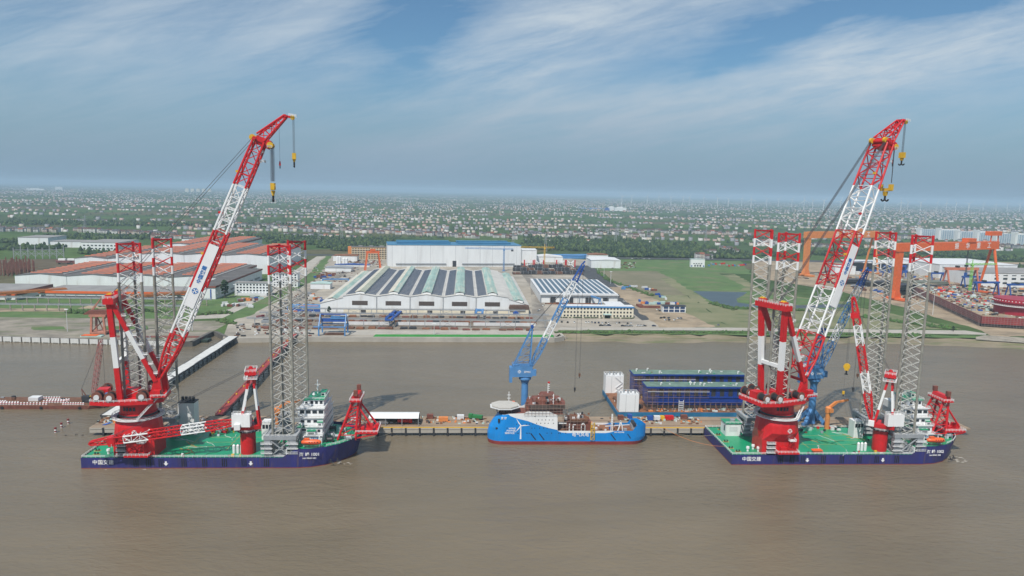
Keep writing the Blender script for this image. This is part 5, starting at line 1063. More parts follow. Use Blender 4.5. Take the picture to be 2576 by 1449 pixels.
# emblem: white three-bladed turbine on the side, lettering, portholes, fender bars
yb = -.06
mb = MB(); hx, hz_ = 18.3, 10.9
for a in (D2R(122), D2R(2), D2R(232)):
    c, s_ = math.cos(a), math.sin(a); L5 = 5.2
    mb.add([(hx + c * .3 - s_ * .05, yb, hz_ + s_ * .3 + c * .05), (hx + c * 1.6 - s_ * .42, yb, hz_ + s_ * 1.6 + c * .42), (hx + c * L5, yb, hz_ + s_ * L5), (hx + c * .4 + s_ * .3, yb, hz_ + s_ * .4 - c * .3)], [(3, 2, 1, 0)])
mb.add([(hx - .45, yb - .01, 3.2), (hx + .45, yb - .01, 3.2), (hx + .2, yb - .01, hz_), (hx - .2, yb - .01, hz_)], [(0, 1, 2, 3)])
mb.add([(hx + .5 * math.cos(i * math.pi / 5), yb - .02, hz_ + .5 * math.sin(i * math.pi / 5)) for i in range(10)], [tuple(range(10))])
mb.build('turbine_emblem', whmark, ship)
for i, (tx, xx) in enumerate((('WIND', 13.6), ('POWER', 13.0), ('SERVICE', 12.2))): text(tx, 1.35, whmark, ship, front(xx, -.04, 9.2 - i * 1.3), bold=.03, spacing=1.1)
text('电气风电', 2.3, whmark, ship, front(51.7, -.03, 5.6), bold=.03, spacing=1.1); text('IMO 9973705', 1.0, whmark, ship, front(73.5, -.03, 7.1), bold=.02)
text('至 臻', 1.5, whmark, ship, Matrix.Translation((8.9, .15, 15.0)) @ FRONT, bold=.02); text('至 臻', 1.2, whmark, ship, Matrix.Translation((83.3, .75, 6.2)) @ Matrix.Rotation(D2R(14), 4, 'Z') @ FRONT, bold=.02)
pm_ = MB().tube((0, -.04, 0), (0, .05, 0), .28, 8).mesh('porthole', glass)
for z, xs_ in ((14.2, (28, 30, 32, 34, 36)), (12.3, (27, 29.3, 31.6, 33.5, 36.4)), (11.8, (16, 21.5, 23, 25)), (9.5, (10.7, 14.5, 24.5, 26, 28.8, 31, 33)), (6.6, (16.4, 17.2, 21.5, 22.3, 23.2, 33, 35.5, 39.5, 40.4, 43.5)), (16.2, (26, 32.5))):
    for x in xs_: put('porthole', pm_, ship, (x, 0, z))
for x in (23.7, 28.4): MB().prism_y([(x, 6.4), (x + .5, 6.6), (x + 3.3, 2.9), (x + 2.8, 2.8)], -.2, .05).build('fender_bar', black, ship)
MB().prism_y([(68.5, 6.2), (69, 6.3), (71.8, 2.8), (71.3, 2.7)], -.2, .05).build('fender_bar', black, ship); MB().prism_y([(78, 6.2), (78.4, 6.3), (80.2, 3.8), (79.8, 3.7)], -.2, .1).build('fender_bar', black, ship)
MB().box(5.6, 6.7, .3, .9, 12.6, 14.6).build('side_door', glass, ship); MB().box(4.4, 5.6, .7, 1.3, 8.6, 9.6).build('side_door', glass, ship)
g = MB()
for x in (57.4, 59.4):
    for y in (-.9, -.15): g.bar((x, y, 3), (x, y, 12.8), .24)
for k in range(9): g.bar((57.4, -.9, 3 + k * 1.2), (59.4, -.9, 3 + k * 1.2), .18)
for k in range(4): g.bar((57.4, -.9, 3 + k * 2.4), (59.4, -.9, 5.4 + k * 2.4), .18)
g.build('boarding_ladder', yellow, ship)
for x0_, pts in ((45.5, [(0, 7, 0), (0, 0, 4.6)]), (47.6, [(0, 0, 0), (0, 0, 4), (1.4, 0, 4)]), (52.2, [(0, 0, 0), (0, 0, 3.8), (1.0, 0, 5), (2.0, 0, 3.8), (2.0, 0, 0)]), (72.6, [(0, 0, 0), (1.2, 0, 3.4), (1.6, 0, 6.5), (2.6, 0, 3.2), (3, 0, 0)]), (42.0, [(-2.5, 0, 4.9), (1.8, 0, 4.9)])):
    g = MB()
    for p, q in zip(pts, pts[1:]): g.bar((x0_ + p[0], 1.2, 7 + p[2]), (x0_ + q[0], 1.2, 7 + q[2]), .5)
    g.build('davit', white, ship)
g = MB()
for x in (68.9, 70.0): g.bar((x, 1.5, 7), (69.5 + (x - 69.45) * .4, 1.5, 17.2), .3)
for k in range(8): g.bar((68.9 + k * .05, 1.5, 7.6 + k * 1.2), (70.0 - k * .05, 1.5, 8.2 + k * 1.2), .2)
g.build('gangway_post', white, ship)
MB().bar((66, 3, 9.6), (80, 4, 10.2), .4).build('gangway', canvas, ship); MB().box(81.6, 84.6, 5, 9.6, 7, 9.6).build('stern_winch', grey, ship); MB().tube((83, 4.4, 10.2), (83, 10.2, 10.2), 1.1, 10).build('stern_drum', dark, ship)
for k in range(22):
    x, y, s_ = random.uniform(44, 80), random.uniform(1.2, 12), random.uniform(.3, 1.0); MB().box(x - s_, x + s_, y - s_ * .7, y + s_ * .7, 6.9, 6.9 + random.uniform(.4, 1.8)).build('deck_fitting', random.choice([rust, rustp, grey, dark, canvas, dblue]), ship)
t = thing('tug_boat', 'small white and red boat behind the ship helideck, only its upper works seen', 'boat', (26, 416.5, 0)); MB().prism([(-9, -2.5), (7, -2.5), (10, 0), (7, 2.5), (-9, 2.5)], -.5, 2.2).build('hull', dark, t); MB().box(-4, 3, -1.8, 1.8, 2.2, 8).build('deckhouse', white, t); MB().box(1, 2.6, -1, 1, 8, 13).build('funnel', lifeor, t); MB().bar((-1, 0, 8), (-1, 0, 19), .4).bar((-2, 0, 15), (0, 0, 15), .3).bar((-2, 0, 17), (0, 0, 17), .3).build('mast', white, t)

# ---- blue slewing cranes on the wharf
def wharf_crane(x, y, head, lab, lab2, tipd, portal):
    t = thing('slewing_crane', lab, 'crane', (x, y, 4.6), head, 'blue slewing cranes on the wharf')
    MB().ring([(2.6, 0), (2.1, 3), (1.95, 23.5), (2.6, 25.5), (3.6, 26.4), (3.6, 27.4), (2, 28.2)], 16).build('column', blue, t)
    if portal:
        for sx in (-1, 1):
            for sy in (-1, 1): MB().bar((sx * .8, sy * .8, 8.5), (sx * 6.4, sy * 4.2, .5), 1.9).box(sx * 6.4 - 2, sx * 6.4 + 2, sy * 4.2 - .8, sy * 4.2 + .8, 0, 1.6).build('portal_leg', blue, t)
    else: MB().ring([(4.5, 0), (2.7, 4)], 8).build('pedestal', blue, t)
    h = MB().box(-7.6, 4.0, -3.2, 3.2, 28.2, 34.6).build('machinery_house', blue, t)
    c = MB().box(4.0, 6.2, -3.4, -1.2, 29, 32.6).build('operator_cab', blue, t); MB().box(6.15, 6.3, -3.2, -1.4, 30.2, 32.2).build('window', glass, c)
    MB().rail([(-7.6, -3.2, 34.6), (4, -3.2, 34.6), (4, 3.2, 34.6), (-7.6, 3.2, 34.6)], 1.1, 1.6, .13, True).build('railing', blue, h)
    MB().box(-9.2, -7.6, -2.8, 2.8, 24.8, 33.5).build('counterweight', blue, h)
    star_mark(h, front(-3.6, -3.22, 31.4), .9, whmark); text('ZPMC', 1.5, whmark, h, front(1.0, -3.22, 31.2), bold=.02)
    for s in (-1, 1):
        MB().bar((2.6, s * 2.6, 34.6), (3.6, s * .8, 57), .62).build('mast_leg', blue, t); MB().bar((-6.6, s * 2.6, 34.6), (3.2, s * .8, 57), .5).build('back_leg', blue, t)
    b = MB()
    for k in range(4):
        z = 36 + k * 4.6; f = (z - 34.6) / 22.4
        for s in (-1, 1): yy = s * (2.6 - 1.8 * f); b.bar((-6.6 + 9.8 * f, yy, z), (2.6 + f, yy, z), .26).bar((-6.6 + 9.8 * f, yy, z), (2.6 + f + .1, yy, z + 4.2), .24)
        b.bar((2.6 + f, -2.6 + 1.8 * f, z), (2.6 + f, 2.6 - 1.8 * f, z), .24)
    b.build('mast_bracing', blue, t); MB().tube((3.5, -1.4, 57.4), (3.5, 1.4, 57.4), .9, 10).build('sheave', dblue, t)
    F, T = Vector((3.2, 0, 33.6)), Vector(tipd); Ln = (T - F).length; du = (T - F).normalized(); dn = Vector((du.z, 0, -du.x))
    def sec(tt):
        hd = .3 + 1.25 * min(1, tt / .13) * (1 if tt < .8 else max(.35, 1 - (tt - .8) * 3.2)); hw = (2.4 - .9 * min(1, tt / .3)) * (1 if tt < .8 else 1 - (tt - .8) * 2.4); c = F + du * (Ln * tt)
        return [c + dn * hd + Vector((0, -hw, 0)), c + dn * hd + Vector((0, hw, 0)), c - dn * hd + Vector((0, hw, 0)), c - dn * hd + Vector((0, -hw, 0))]
    def cols(tt): return white if .27 < tt < .45 or .64 < tt < .82 else (dblue if tt > .82 else blue)
    bm = MB().tube(F + Vector((0, -2.6, 0)), F + Vector((0, 2.6, 0)), .5, 8).build('boom', blue, t); lattice(bm, sec, 18, cols, .26, .12)
    MB().bar(T - dn * .5, T + du * 2, .8).build('jib_head', dblue, bm)
    for k in (-.8, .8): ropes(t, (3.5, k, 57.8), F + du * (Ln * .86) - dn * .8 + Vector((0, k * .6, 0)), 2, (0, .3, .4), .06, 'luffing_rope')
    wl = lambda d: Matrix.Translation((x, y, 4.6)) @ Matrix.Rotation(head, 4, 'Z') @ Vector(d)
    for q, (d, z, nm) in enumerate(((T - du * 8 + dn, 19.5, 'long'), (T, 28, 'short'))):
        h_ = thing('crane_hook', f'{nm}er hanging rope with small hook of the {lab2}', 'hook', wl((d.x, 0, z)), 0, 'hooks of the blue cranes')
        MB().box(-.5, .5, -.5, .5, 0, 1.8).build('hook_block', rust if q else dark, h_); MB().tube((0, 0, -1), (0, 0, 0), .22, 6).build('hook', black, h_); ropes(h_, (0, 0, 1.8), (0, 0, d.z - z), 2, (.7, 0, 0), .06)
    return t
wharf_crane(33.3, 402, D2R(0), 'light blue slewing crane with raised boom on round column behind the service ship', 'blue crane behind the service ship', (32, 0, 94), False)
wharf_crane(206.8, 402, D2R(6), 'blue slewing crane on spread feet behind the right vessel', 'blue crane behind the right vessel', (28.5, 0, 92.5), True)

# ---- floating dock with two white towers and two blue steel modules
t = thing('floating_dock', 'floating dock with rusty deck and two white towers behind the service ship', 'dock', (94, 426.5, 0))
MB().prism([(0, 0), (130, 0), (130, 51), (0, 51)], -1, 3.0).build('hull', M('dock_blue_paint', (.02, .17, .34), .6, .2, .15), t); MB().box(.4, 129.6, .4, 50.6, 3.0, 3.25).build('deck', brown, t)
def tower(x, y, sx, h):
    w = MB().box(x, x + sx, y, y + 8, 3.25, h).build('wing_tower', white_steel, t)
    for k in range(5): MB().tube((x + 1.2 + k * 2.3, y + 3 + (k % 2) * 2, h), (x + 1.2 + k * 2.3, y + 3 + (k % 2) * 2, h + 1.3 + (k % 3) * .6), .6, 8).build('winch', grey, w)
    for k in (.33, .8): MB().box(x + sx * k, x + sx * k + .15, y - .06, y + .05, 3.3, h - .5).build('cable', grey, w)
    MB().rail([(x, y, h), (x + sx, y, h), (x + sx, y + 8, h), (x, y + 8, h)], 1.1, 2, .12, True).build('railing', canvas, w); return w
tower(1.2, 0.4, 12.3, 14.4); w2 = tower(.4, 42.4, 12.4, 15.2); g = MB()
for a, b in (((7, 14.5), (12, 10.5)), ((12, 10.5), (7.5, 7)), ((7.5, 7), (12, 3.6)), ((7, 3.6), (12, 8))): g.bar((a[0], 42.2, a[1]), (b[0], 42.2, b[1]), .45)
g.build('access_stair', canvas, w2)
MB().bar((24, 30, 3.2), (17, 34, 9.5), .8).build('yellow_jib', yellow, t); MB().box(3, 9, 20, 28, 3.2, 5.2).build('machinery_house', rust, t)
for k in range(26):
    x, y, s_ = random.uniform(2, 20), random.uniform(9, 42), random.uniform(.4, 1.6); MB().box(x - s_, x + s_, y - s_, y + s_, 3.25, 3.25 + random.uniform(.3, 1.8)).build('deck_gear', random.choice([rust, rustp, orange2, dark, canvas]), t)
mb = MB()
for k in range(120):
    x, y, s_ = random.uniform(20, 92), random.uniform(.8, 6), random.uniform(.3, 1.4); mb.mi = random.randrange(5); mb.box(x - s_, x + s_, y - s_ * .5, y + s_ * .5, 3.25, 3.25 + random.uniform(.2, .9))
o = mb.build('deck_debris', [rust, orange2, canvas, seafoam, conc2], t); o['kind'] = 'stuff'
def module(x, y, zt, lab, xr):
    t = thing('steel_module', lab, 'module', (x, y, 3.25), 0, 'blue steel modules on the dock'); H2 = zt - 3.25; L2 = xr - x
    MB().box(0, L2, .9, 11, 3.2, H2 - 1).build('wall', mblue, t); MB().box(-.6, L2 + .6, -.8, 11.5, H2 - 1.0, H2).build('top_flange', mblue, t); MB().box(-.3, L2 + .3, -.4, 11.2, H2, H2 + .15).build('top_deck', M('green_grey_deck', (.16, .25, .20), .7, .25, .2), t)
    MB().box(-.2, L2 + .2, -.3, 1.5, H2 * .52, H2 * .52 + .7).build('mid_flange', mblue, t); MB().box(0, L2, .2, 1.0, H2 * .30, H2 * .52).build('lower_panel', mblue, t)
    n = int(L2 / 5.6)
    for k in range(n): MB().box(k * 5.6 + 2.6, k * 5.6 + 5.4, .84, 1.2, H2 * .56, H2 - 1.3).build('opening', dark, t); MB().box(k * 5.6 + .2, k * 5.6 + 2.4, .3, 1.2, H2 * .52 + .7, H2 * .74).build('bracket', mblue, t)
    g = MB()
    for k in range(int(L2 / 3.4)):
        g.bar((k * 3.4, -1.2, 0), (k * 3.4, -1.2, H2 - 1.4 if k < n * .9 else H2 * .3), .13).bar((k * 3.4, -2.2, 0), (k * 3.4, -2.2, H2 * .34), .13)
    for z in (1.5, 3, H2 * .34): g.bar((0, -1.2, z), (L2, -1.2, z), .13)
    for z in (H2 * .55, H2 * .66, H2 * .77, H2 * .86): g.bar((-2, -1.2, z), (L2 * .55, -1.2, z), .14)
    for z in range(1, int(H2), 1): g.bar((-2.6, -1, z), (6, -1.3, z), .13).bar((-2.6, 1, z), (-2.6, 10, z), .12)
    g.build('scaffold', M('scaffold_brown', (.30, .20, .16), .7), t); MB().box(0, L2 * .55, -1.6, -1.0, H2 * .80, H2 * .80 + .12).build('scaffold_board', canvas, t)
    for k in range(int(L2 / 7)): MB().bar((k * 7 + 3, .5, 3.4), (k * 7 + 3.4, -2.4, 0), .4).build('prop', rustp, t)
    MB().box(1, L2 - 1, 2, 10, .6, 3.2).build('support_cradle', dark, t)
    for k in range(7):
        xx = random.uniform(3, L2 - 3); yy = random.uniform(1, 9); MB().tube((xx, yy, H2 + .15), (xx, yy, H2 + 1.7), .35, 6).tube((xx, yy, H2 + 1.7), (xx + .8, yy, H2 + 1.5), .35, 6).build('gooseneck_vent', white, t)
    for k in range(9): xx = random.uniform(3, L2 - 3); yy = random.uniform(1, 9); MB().box(xx, xx + random.uniform(.8, 2), yy, yy + .8, H2 + .15, H2 + .5).build('loose_gear', random.choice([canvas, canvas, green, rust]), t)
    return t
f_ = module(113.5, 431, 18.6, 'nearer blue steel module wrapped in scaffolding on the dock', 186); module(110.5, 455, 20.4, 'farther blue steel module behind the scaffolded one on the dock', 186)
g = MB()
for k in range(6): g.box(20, 22.8, -3.4, -2.6, .3 + k * 1.15, .55 + k * 1.15)
g.bar((20, -3, 0), (20, -3, 7.4), .3).bar((22.8, -3, 0), (22.8, -3, 7.4), .3); g.build('stair_tower', canvas, f_)

# ---- barges on the left
t = thing('crane_barge', 'rusty red flat barge carrying striped floats at the left edge', 'barge', (-227, 439.5, 0))
MB().prism([(-140, 0), (-8, 0), (0, 3), (0, 15), (-8, 18), (-140, 18)], -.6, 2.2, [(-140, -.3), (-6, -.3), (2.5, 3), (2.5, 15), (-6, 18.3), (-140, 18.3)]).build('hull', rustp, t); MB().box(-139, -1, .4, 17.6, 2.2, 2.3).build('deck', rust, t)
for x in (-12, -35, -58, -75): MB().tube((x, -.7, .9), (x, -.25, .9), .9, 10).build('tyre_fender', black, t)
MB().box(-48, -42, 9, 14, 2.3, 4.6).build('deck_container', canvas, t); MB().box(-12, -4, 6, 12, 2.3, 3.6).build('winch', dark, t)
for k in range(12): x, y = random.uniform(-80, -8), random.uniform(10, 17); MB().box(x - 1, x + 1, y - .6, y + .6, 2.3, 2.3 + random.uniform(.5, 2)).build('deck_gear', random.choice([dark, rust, grey]), t)
fm = MB(); fm.mi = 0; fm.tube((0, 0, 0), (0, 0, .6), .62, 7); fm.mi = 1; fm.tube((0, 0, .6), (0, 0, .95), .6, 7); fm.mi = 0; fm.tube((0, 0, .95), (0, 0, 1.5), .55, 7, .25); fme = fm.mesh('striped_float', [white, red])
for nm, x0_, x1_, y_, n in (('front left row', -77, -50, 2.2, 17), ('second left row', -76, -51, 4.0, 16), ('third left row', -74, -60, 6.2, 10), ('front right row', -48, -33, 2.0, 9), ('right end row', -23, -11, 2.2, 9), ('middle block front row', -37, -25, 6.5, 8), ('middle block second row', -36, -24, 8.4, 8), ('middle block back row', -35, -24, 10.3, 8), ('back row', -48, -32, 14.5, 11)):
    for i in range(n): o = put('striped_float', fme, None, (-227 + x0_ + (x1_ - x0_) * i / (n - 1), 439.5 + y_, 2.3)); tag(o, f'red and white float, {ordi(i + 1)} from left, {nm} on rusty barge', 'float', 'striped floats on the rusty barge')
t = thing('crawler_crane', 'small dark crawler crane with faded red lattice boom on the rusty barge', 'crane', (-238, 449, 2.3))
for s in (-1, 1): MB().box(-3.4, 3.4, s * 2 - .5, s * 2 + .5, 0, 1.2).build('track', black, t)
MB().box(-4, 2.4, -1.8, 1.8, 1.2, 3.6).build('upper_works', dark, t); MB().box(.8, 2.6, -1.8, -.6, 1.6, 3.8).build('operator_cab', yellow, t)
MB().bar((-2, 0, 3.6), (-4.5, 0, 8), .4).bar((-4, 0, 3.4), (-4.5, 0, 8), .3).build('gantry', rustp, t)
fade_r = M('faded_red_boom', (.40, .13, .12), .6, .1); F, T = Vector((2.4, 0, 2.6)), Vector((9.2, 0, 40)); bm = MB().tube((2.4, -1, 2.6), (2.4, 1, 2.6), .3, 6).build('boom', rustp, t)
lattice(bm, lambda q: [F.lerp(T, q) + Vector((a * (.3 + .9 * min(1, q * 7, (1 - q) * 7 + .2)), b * (.4 + .8 * min(1, q * 7)), 0)) for a, b in ((-1, -1), (-1, 1), (1, 1), (1, -1))], 20, lambda q: fade_r, .13, .07)
ropes(t, (-4.5, 0, 8), T, 2, (0, 1, 0), .06); ropes(t, T + Vector((.6, 0, 0)), (10, 0, 8), 2, (.5, 0, 0), .05); MB().box(9.6, 10.4, -.4, .4, 6.6, 8).build('hook_block', dark, t)
p = G(175, 860, 0); t = thing('cargo_barge', 'dark green and red barge moored at the left shore quay', 'barge', (p.x, p.y, 0), .01)
MB().prism([(3, 0), (118, 0), (118, 10), (3, 10), (0, 5)], -.5, 2.2, [(2, -.4), (118, -.4), (118, 10.4), (2, 10.4), (-2.5, 5)]).build('hull', M('dark_green_hull', (.03, .05, .035), .6), t); MB().box(36, 112, 1.5, 9, 2.2, 4.2).build('cargo_coaming', rustp, t); MB().box(8, 26, 2, 8, 2.2, 5).build('deckhouse', seafoam, t); MB().box(9, 22, 1.8, 8.2, 5, 5.4).build('roof', orange, t)
# ================================================================ yards and buildings on the far shore (ground z = 4)
GZ = 4.13
brfascia = M('red_brown_fascia', (0.22, 0.07, 0.05), 0.7, 0.15)
def shed(name, lab, cat, x0, x1, y0, y1, h, wall, roof, rz=0.0, fascia=None, group=None, rise=0.0):
    """building on a rectangle; origin at its front-left corner"""
    t = thing(name, lab, cat, (x0, y0, GZ), rz, group); w, d = x1 - x0, y1 - y0
    MB().box(0, w, 0, d, 0, h).build('walls', wall, t)
    r = MB()
    if rise: r.prism_y([(-.6, h), (w + .6, h), (w + .6, h + .4), (w / 2, h + rise + .4), (-.6, h + .4)], -.6, d + .6)
    else: r.box(-.5, w + .5, -.5, d + .5, h, h + .7)
    r.build('roof', roof, t)
    if fascia: MB().box(-.7, w + .7, -.75, -.5, h - 1.4, h + .9).build('fascia', fascia, t); MB().box(w + .5, w + .75, -.5, d + .7, h - 1.4, h + .9).build('fascia', fascia, t)
    return t, w, d
def winrow(t, x0, x1, n, z0, z1, y=-.08, mat=None, w=.55, name='window', data={}):
    s = (x1 - x0) / n; k = (round(s * w, 2), round(z1 - z0, 2), (mat or glass).name)
    if k not in data: data[k] = MB().box(-s * w / 2, s * w / 2, -.06, .12, 0, z1 - z0).mesh(name, mat or glass)
    for i in range(n): put(name, data[k], t, (x0 + (i + .5) * s, y, z0))
def solid(name, mb, mat, lab, cat, loc=(0, 0, 0), rz=0.0, group=None):
    o = tag(mb.build(name, mat), lab, cat, group); o.location = loc; o.rotation_euler = (0, 0, rz); return o
# ---- left works: long white halls under orange roof monitors
def wavy_hall(lab, x0, x1, y0, y1, h, bays, rows, mlen):
    t = thing('workshop_hall', lab, 'workshop', (x0, y0, GZ), 0, 'white halls with orange roof monitors'); w, d = x1 - x0, y1 - y0; bw = w / bays; rise = 2.6
    prof = [(0, 0), (w, 0), (w, h)]
    for b in range(bays - 1, -1, -1): prof += [(b * bw + bw * .5, h + rise), (b * bw + .01, h)]
    MB().prism_y(prof, 0, d).build('walls', wclad, t)
    for b in range(bays):
        r = MB().prism_y([(b * bw + .02, h + .02), (b * bw + bw * .5, h + rise + .02), (b * bw + bw - .02, h + .02), (b * bw + bw - .02, h + .5), (b * bw + bw * .5, h + rise + .5), (b * bw + .02, h + .5)], -.4, d + .4); r.build('roof_bay', darkroof, t)
    MB().box(w + .02, w + .4, 0, d, h - 2.2, h + .7).build('fascia', brfascia, t)
    mm = MB(); mm.mi = 0; mm.prism([(-mlen / 2, -1.5), (mlen / 2, -1.5), (mlen / 2, 1.5), (-mlen / 2, 1.5)], 0, .85, [(-mlen / 2, -.5), (mlen / 2, -.5), (mlen / 2, .5), (-mlen / 2, .5)]); me = mm.mesh('roof_monitor', M('orange_roof_monitor', (.50, .145, .07), .7, .18, .1, patch=((.26, .11, .075), (.08, .3, 1), .54, .74, .5)))
    for b in range(bays):
        for k in range(rows): o = put('roof_monitor', me, t, (b * bw + bw * .5 - mlen * 0.0, 14 + (d - 22) * k / (rows - 1), h + rise + .1))
        MB().box(b * bw + bw * .5 + mlen * .5 + 1, b * bw + bw * .5 + mlen * .5 + 4.5, 12, d - 4, h + .9, h + 1.8).build('roof_walkway', greyroof, t)
    for b in range(1, bays): MB().box(b * bw - .2, b * bw + .2, -.25, 0, 0, h).build('downpipe', grey, t)
    return t
wavy_hall('white front hall with rows of orange roof monitors, nearest the left quay', -585, -327, 945, 1110, 14, 4, 11, 40)
wavy_hall('tall white hall with orange roof monitors directly behind the front hall', -500, -312, 1114, 1335, 28, 3, 12, 38)
wavy_hall('rearmost white hall with orange roof monitors, farthest from the river', -565, -448, 1345, 1565, 24, 2, 11, 36)
wavy_hall('lower white hall with orange monitors left of the tall orange-roofed hall', -600, -503, 1114, 1335, 20, 2, 12, 32)
t, w, d = shed('workshop_annex', 'grey-roofed annex with red brown fascia along the right side of the orange halls', 'workshop', -325, -302, 858, 1050, 15, wclad, darkroof, fascia=brfascia); MB().box(17, 18.2, -.6, 0, 0, 12).build('pipe', dblue, t)
for k in range(5): MB().box(22.9, 23.1, 20 + k * 34, 44 + k * 34, 3, 5.5).build('louvre', greyroof, t)
t, w, d = shed('strip_shed', 'long low shed with orange fascia in front of the white orange-roofed hall', 'shed', -500, -335, 850, 902, 8, wclad, greyroof); MB().box(-.8, w + .8, -1.2, -.55, 6.2, 9.0).build('fascia', orange, t); MB().box(2, w - 2, -.2, .02, .8, 3.4).build('opening', dark, t)
for k in range(14): MB().box(6 + k * 11.6, 6.5 + k * 11.6, -.5, -.22, 0, 5).build('post', grey, t)
t, w, d = shed('gable_shed', 'grey-roofed shed with orange front at the left edge below the white hall', 'shed', -640, -516, 835, 905, 8.5, wclad, greyroof); MB().box(-.8, w + .8, -1.2, -.55, 5.0, 9.3).build('fascia', orange, t); MB().box(w + .52, w + 1, -.5, d, 5.0, 9.3).build('fascia', brfascia, t)
p = G(592, 743); t, w, d = shed('office_block', 'white four storey office block beside the annex of the orange halls', 'office', p.x, p.x + 42, p.y, p.y + 13, 15.5, wclad, greyroof)
for f in range(4): winrow(t, 1, w - 1, 10, 1.8 + f * 3.6, 3.6 + f * 3.6)
MB().box(3, w - 3, -3, -.2, .1, 3.2).build('porch', canvas, t)
p = G(672, 728); t, w, d = shed('office_block', 'white office block half hidden behind the left bow legs', 'office', p.x, p.x + 34, p.y + 25, p.y + 37, 18, wclad, greyroof)
for f in range(5): winrow(t, 1, w - 1, 8, 1.8 + f * 3.4, 3.6 + f * 3.4)
for i, (ys, x0_, x1_, n) in enumerate(((860, -460, -300, 14), (812, -520, -290, 20), (765, -560, -290, 22))):
    t = thing('crane_runway', f'concrete elevated crane runway on posts, {("farthest from", "second from", "nearest")[i]} the left quay of three', 'runway', (x0_, ys, GZ), 0, 'elevated runways of the left yard')
    L_ = x1_ - x0_; MB().box(0, L_, -.5, .5, 6.2, 7.6).build('girder', grey, t); pm = MB().box(-.45, .45, -.45, .45, 0, 6.2).box(-.8, .8, -.6, .6, 5.6, 6.2).mesh('post', conc2)
    for k in range(n): put('post', pm, t, (L_ * (k + .5) / n, 0, 0))
    MB().rail([(0, -.4, 7.6), (L_, -.4, 7.6)], 1.0, 6, .12).build('railing', grey, t)
def bridge(name, lab, a, b, z, m, wd=2.2, hd=1.8):
    t = thing(name, lab, 'bridge crane', (a[0], a[1], 0)); d = Vector((b[0] - a[0], b[1] - a[1], 0)); n = Vector((-d.y, d.x, 0)).normalized() * wd
    for s in (-1, 1): MB().bar(Vector((0, 0, z)) + n * s, d + Vector((0, 0, z)) + n * s, hd).build('girder', m, t)
    for k in (0, 1): MB().bar(d * k + n * 1.4 + Vector((0, 0, z - .6)), d * k - n * 1.4 + Vector((0, 0, z - .6)), 1.4).build('end_carriage', m, t)
    c = d * .3; MB().box(c.x - 2.4, c.x + 2.4, c.y - 2, c.y + 2, z + hd / 2, z + hd / 2 + 2.2).build('trolley', m, t); MB().rail([n * 1.3 + Vector((0, 0, z + hd / 2)), d + n * 1.3 + Vector((0, 0, z + hd / 2))], 1.1, 3, .14).build('railing', m, t); return t
rustor = M('rusty_orange_paint', (.48, .17, .05), .7, .25, .3)
bridge('bridge_crane', 'rusty orange bridge crane on the runways at the left edge', (-560, 800), (-478, 866), 13, rustor, 3, 2.6); bridge('bridge_crane', 'rusty orange bridge crane seen between the left stern legs', (-378, 812), (-318, 864), 13, rustor, 3, 2.4)
p = G(245, 843); t = thing('portal_crane', 'faded pinkish portal crane on the left quay behind the crane mast', 'crane', (p.x, p.y + 6, GZ), .05)
for sx in (-1, 1):
    for sy in (-1, 1): MB().bar((sx * 6, sy * 5, 0), (sx * 5, sy * 4.6, 17), 1.6).build('portal_leg', pinkor, t)
MB().box(-6.5, 6.5, -6, 6, 1, 2.6).box(-7, 7, -5.6, 5.6, 16.2, 18).build('portal_frame', pinkor, t); MB().bar((-5, -5, 3), (5, 5, 16), .7).bar((5, -5, 3), (-5, 5, 16), .7).build('portal_brace', rustp, t)
MB().prism_y([(-13, 18), (10, 18), (12, 22), (-8, 21.6)], -3.4, 3.4).build('machinery_house', rustp, t); MB().bar((-6, -2, 22), (3, 0, 34), .7).bar((-6, 2, 22), (3, 0, 34), .7).bar((8, -2, 21), (3, 0, 34), .7).bar((8, 2, 21), (3, 0, 34), .7).build('mast', pinkor, t); MB().bar((8, -1.4, 21), (26, -.8, 44), .9).bar((8, 1.4, 21), (26, .8, 44), .9).build('boom', pinkor, t)
# far-left workshops, frames, boats ashore
p = G(46, 616); t, w, d = shed('workshop', 'small white workshop at the far left beyond the rusty columns', 'workshop', p.x, p.x + 62, p.y, p.y + 70, 16, wclad, greyroof)
p = G(205, 630); t, w, d = shed('workshop', 'white two storey workshop with window rows left of the left crane', 'workshop', p.x, p.x + 72, p.y, p.y + 90, 16, wclad, greyroof); winrow(t, 2, w - 2, 9, 3, 5.5); winrow(t, 2, w - 2, 9, 9, 11.5)
p = G(127, 622); t, w, d = shed('workshop', 'long white shed left of the two storey workshop', 'workshop', p.x, p.x + 90, p.y, p.y + 50, 12, wclad, greyroof)
p = G(480, 612); t, w, d = shed('workshop', 'small white shed with dark roof behind the left stern legs', 'workshop', p.x - 20, p.x + 40, p.y, p.y + 40, 10, wclad, darkroof)
p = G(35, 652); t = thing('steel_rack', 'blue grey steel lattice wall frame at the far left', 'steel frame', (p.x, p.y, GZ), .22)
for k in range(8): MB().bar((k * 11, 0, 0), (k * 11, 0, 24 if k % 2 else 20), 1.1).build('column', grey, t)
b = MB()
for k in range(7): b.bar((k * 11, 0, 4), (k * 11 + 11, 0, 15), .6).bar((k * 11, 0, 15), (k * 11 + 11, 0, 4), .6).bar((k * 11, 0, 16), (k * 11 + 11, 0, 16), .9).bar((k * 11, 0, 9), (k * 11 + 11, 0, 9), .7)
b.build('bracing', grey, t)
p = G(-10, 694); t = thing('column_stack', 'cluster of rusty upright steel columns at the left edge', 'steel columns', (p.x, p.y, GZ))
for k in range(26): MB().bar((k % 9 * 5.6, k // 9 * 12, 0), (k % 9 * 5.6, k // 9 * 12, random.uniform(18, 27)), 1.0).build('column', rustp, t)
b = MB()
for z in (5, 10, 15):
    for r in range(3): b.bar((0, r * 12, z), (45, r * 12, z), .4)
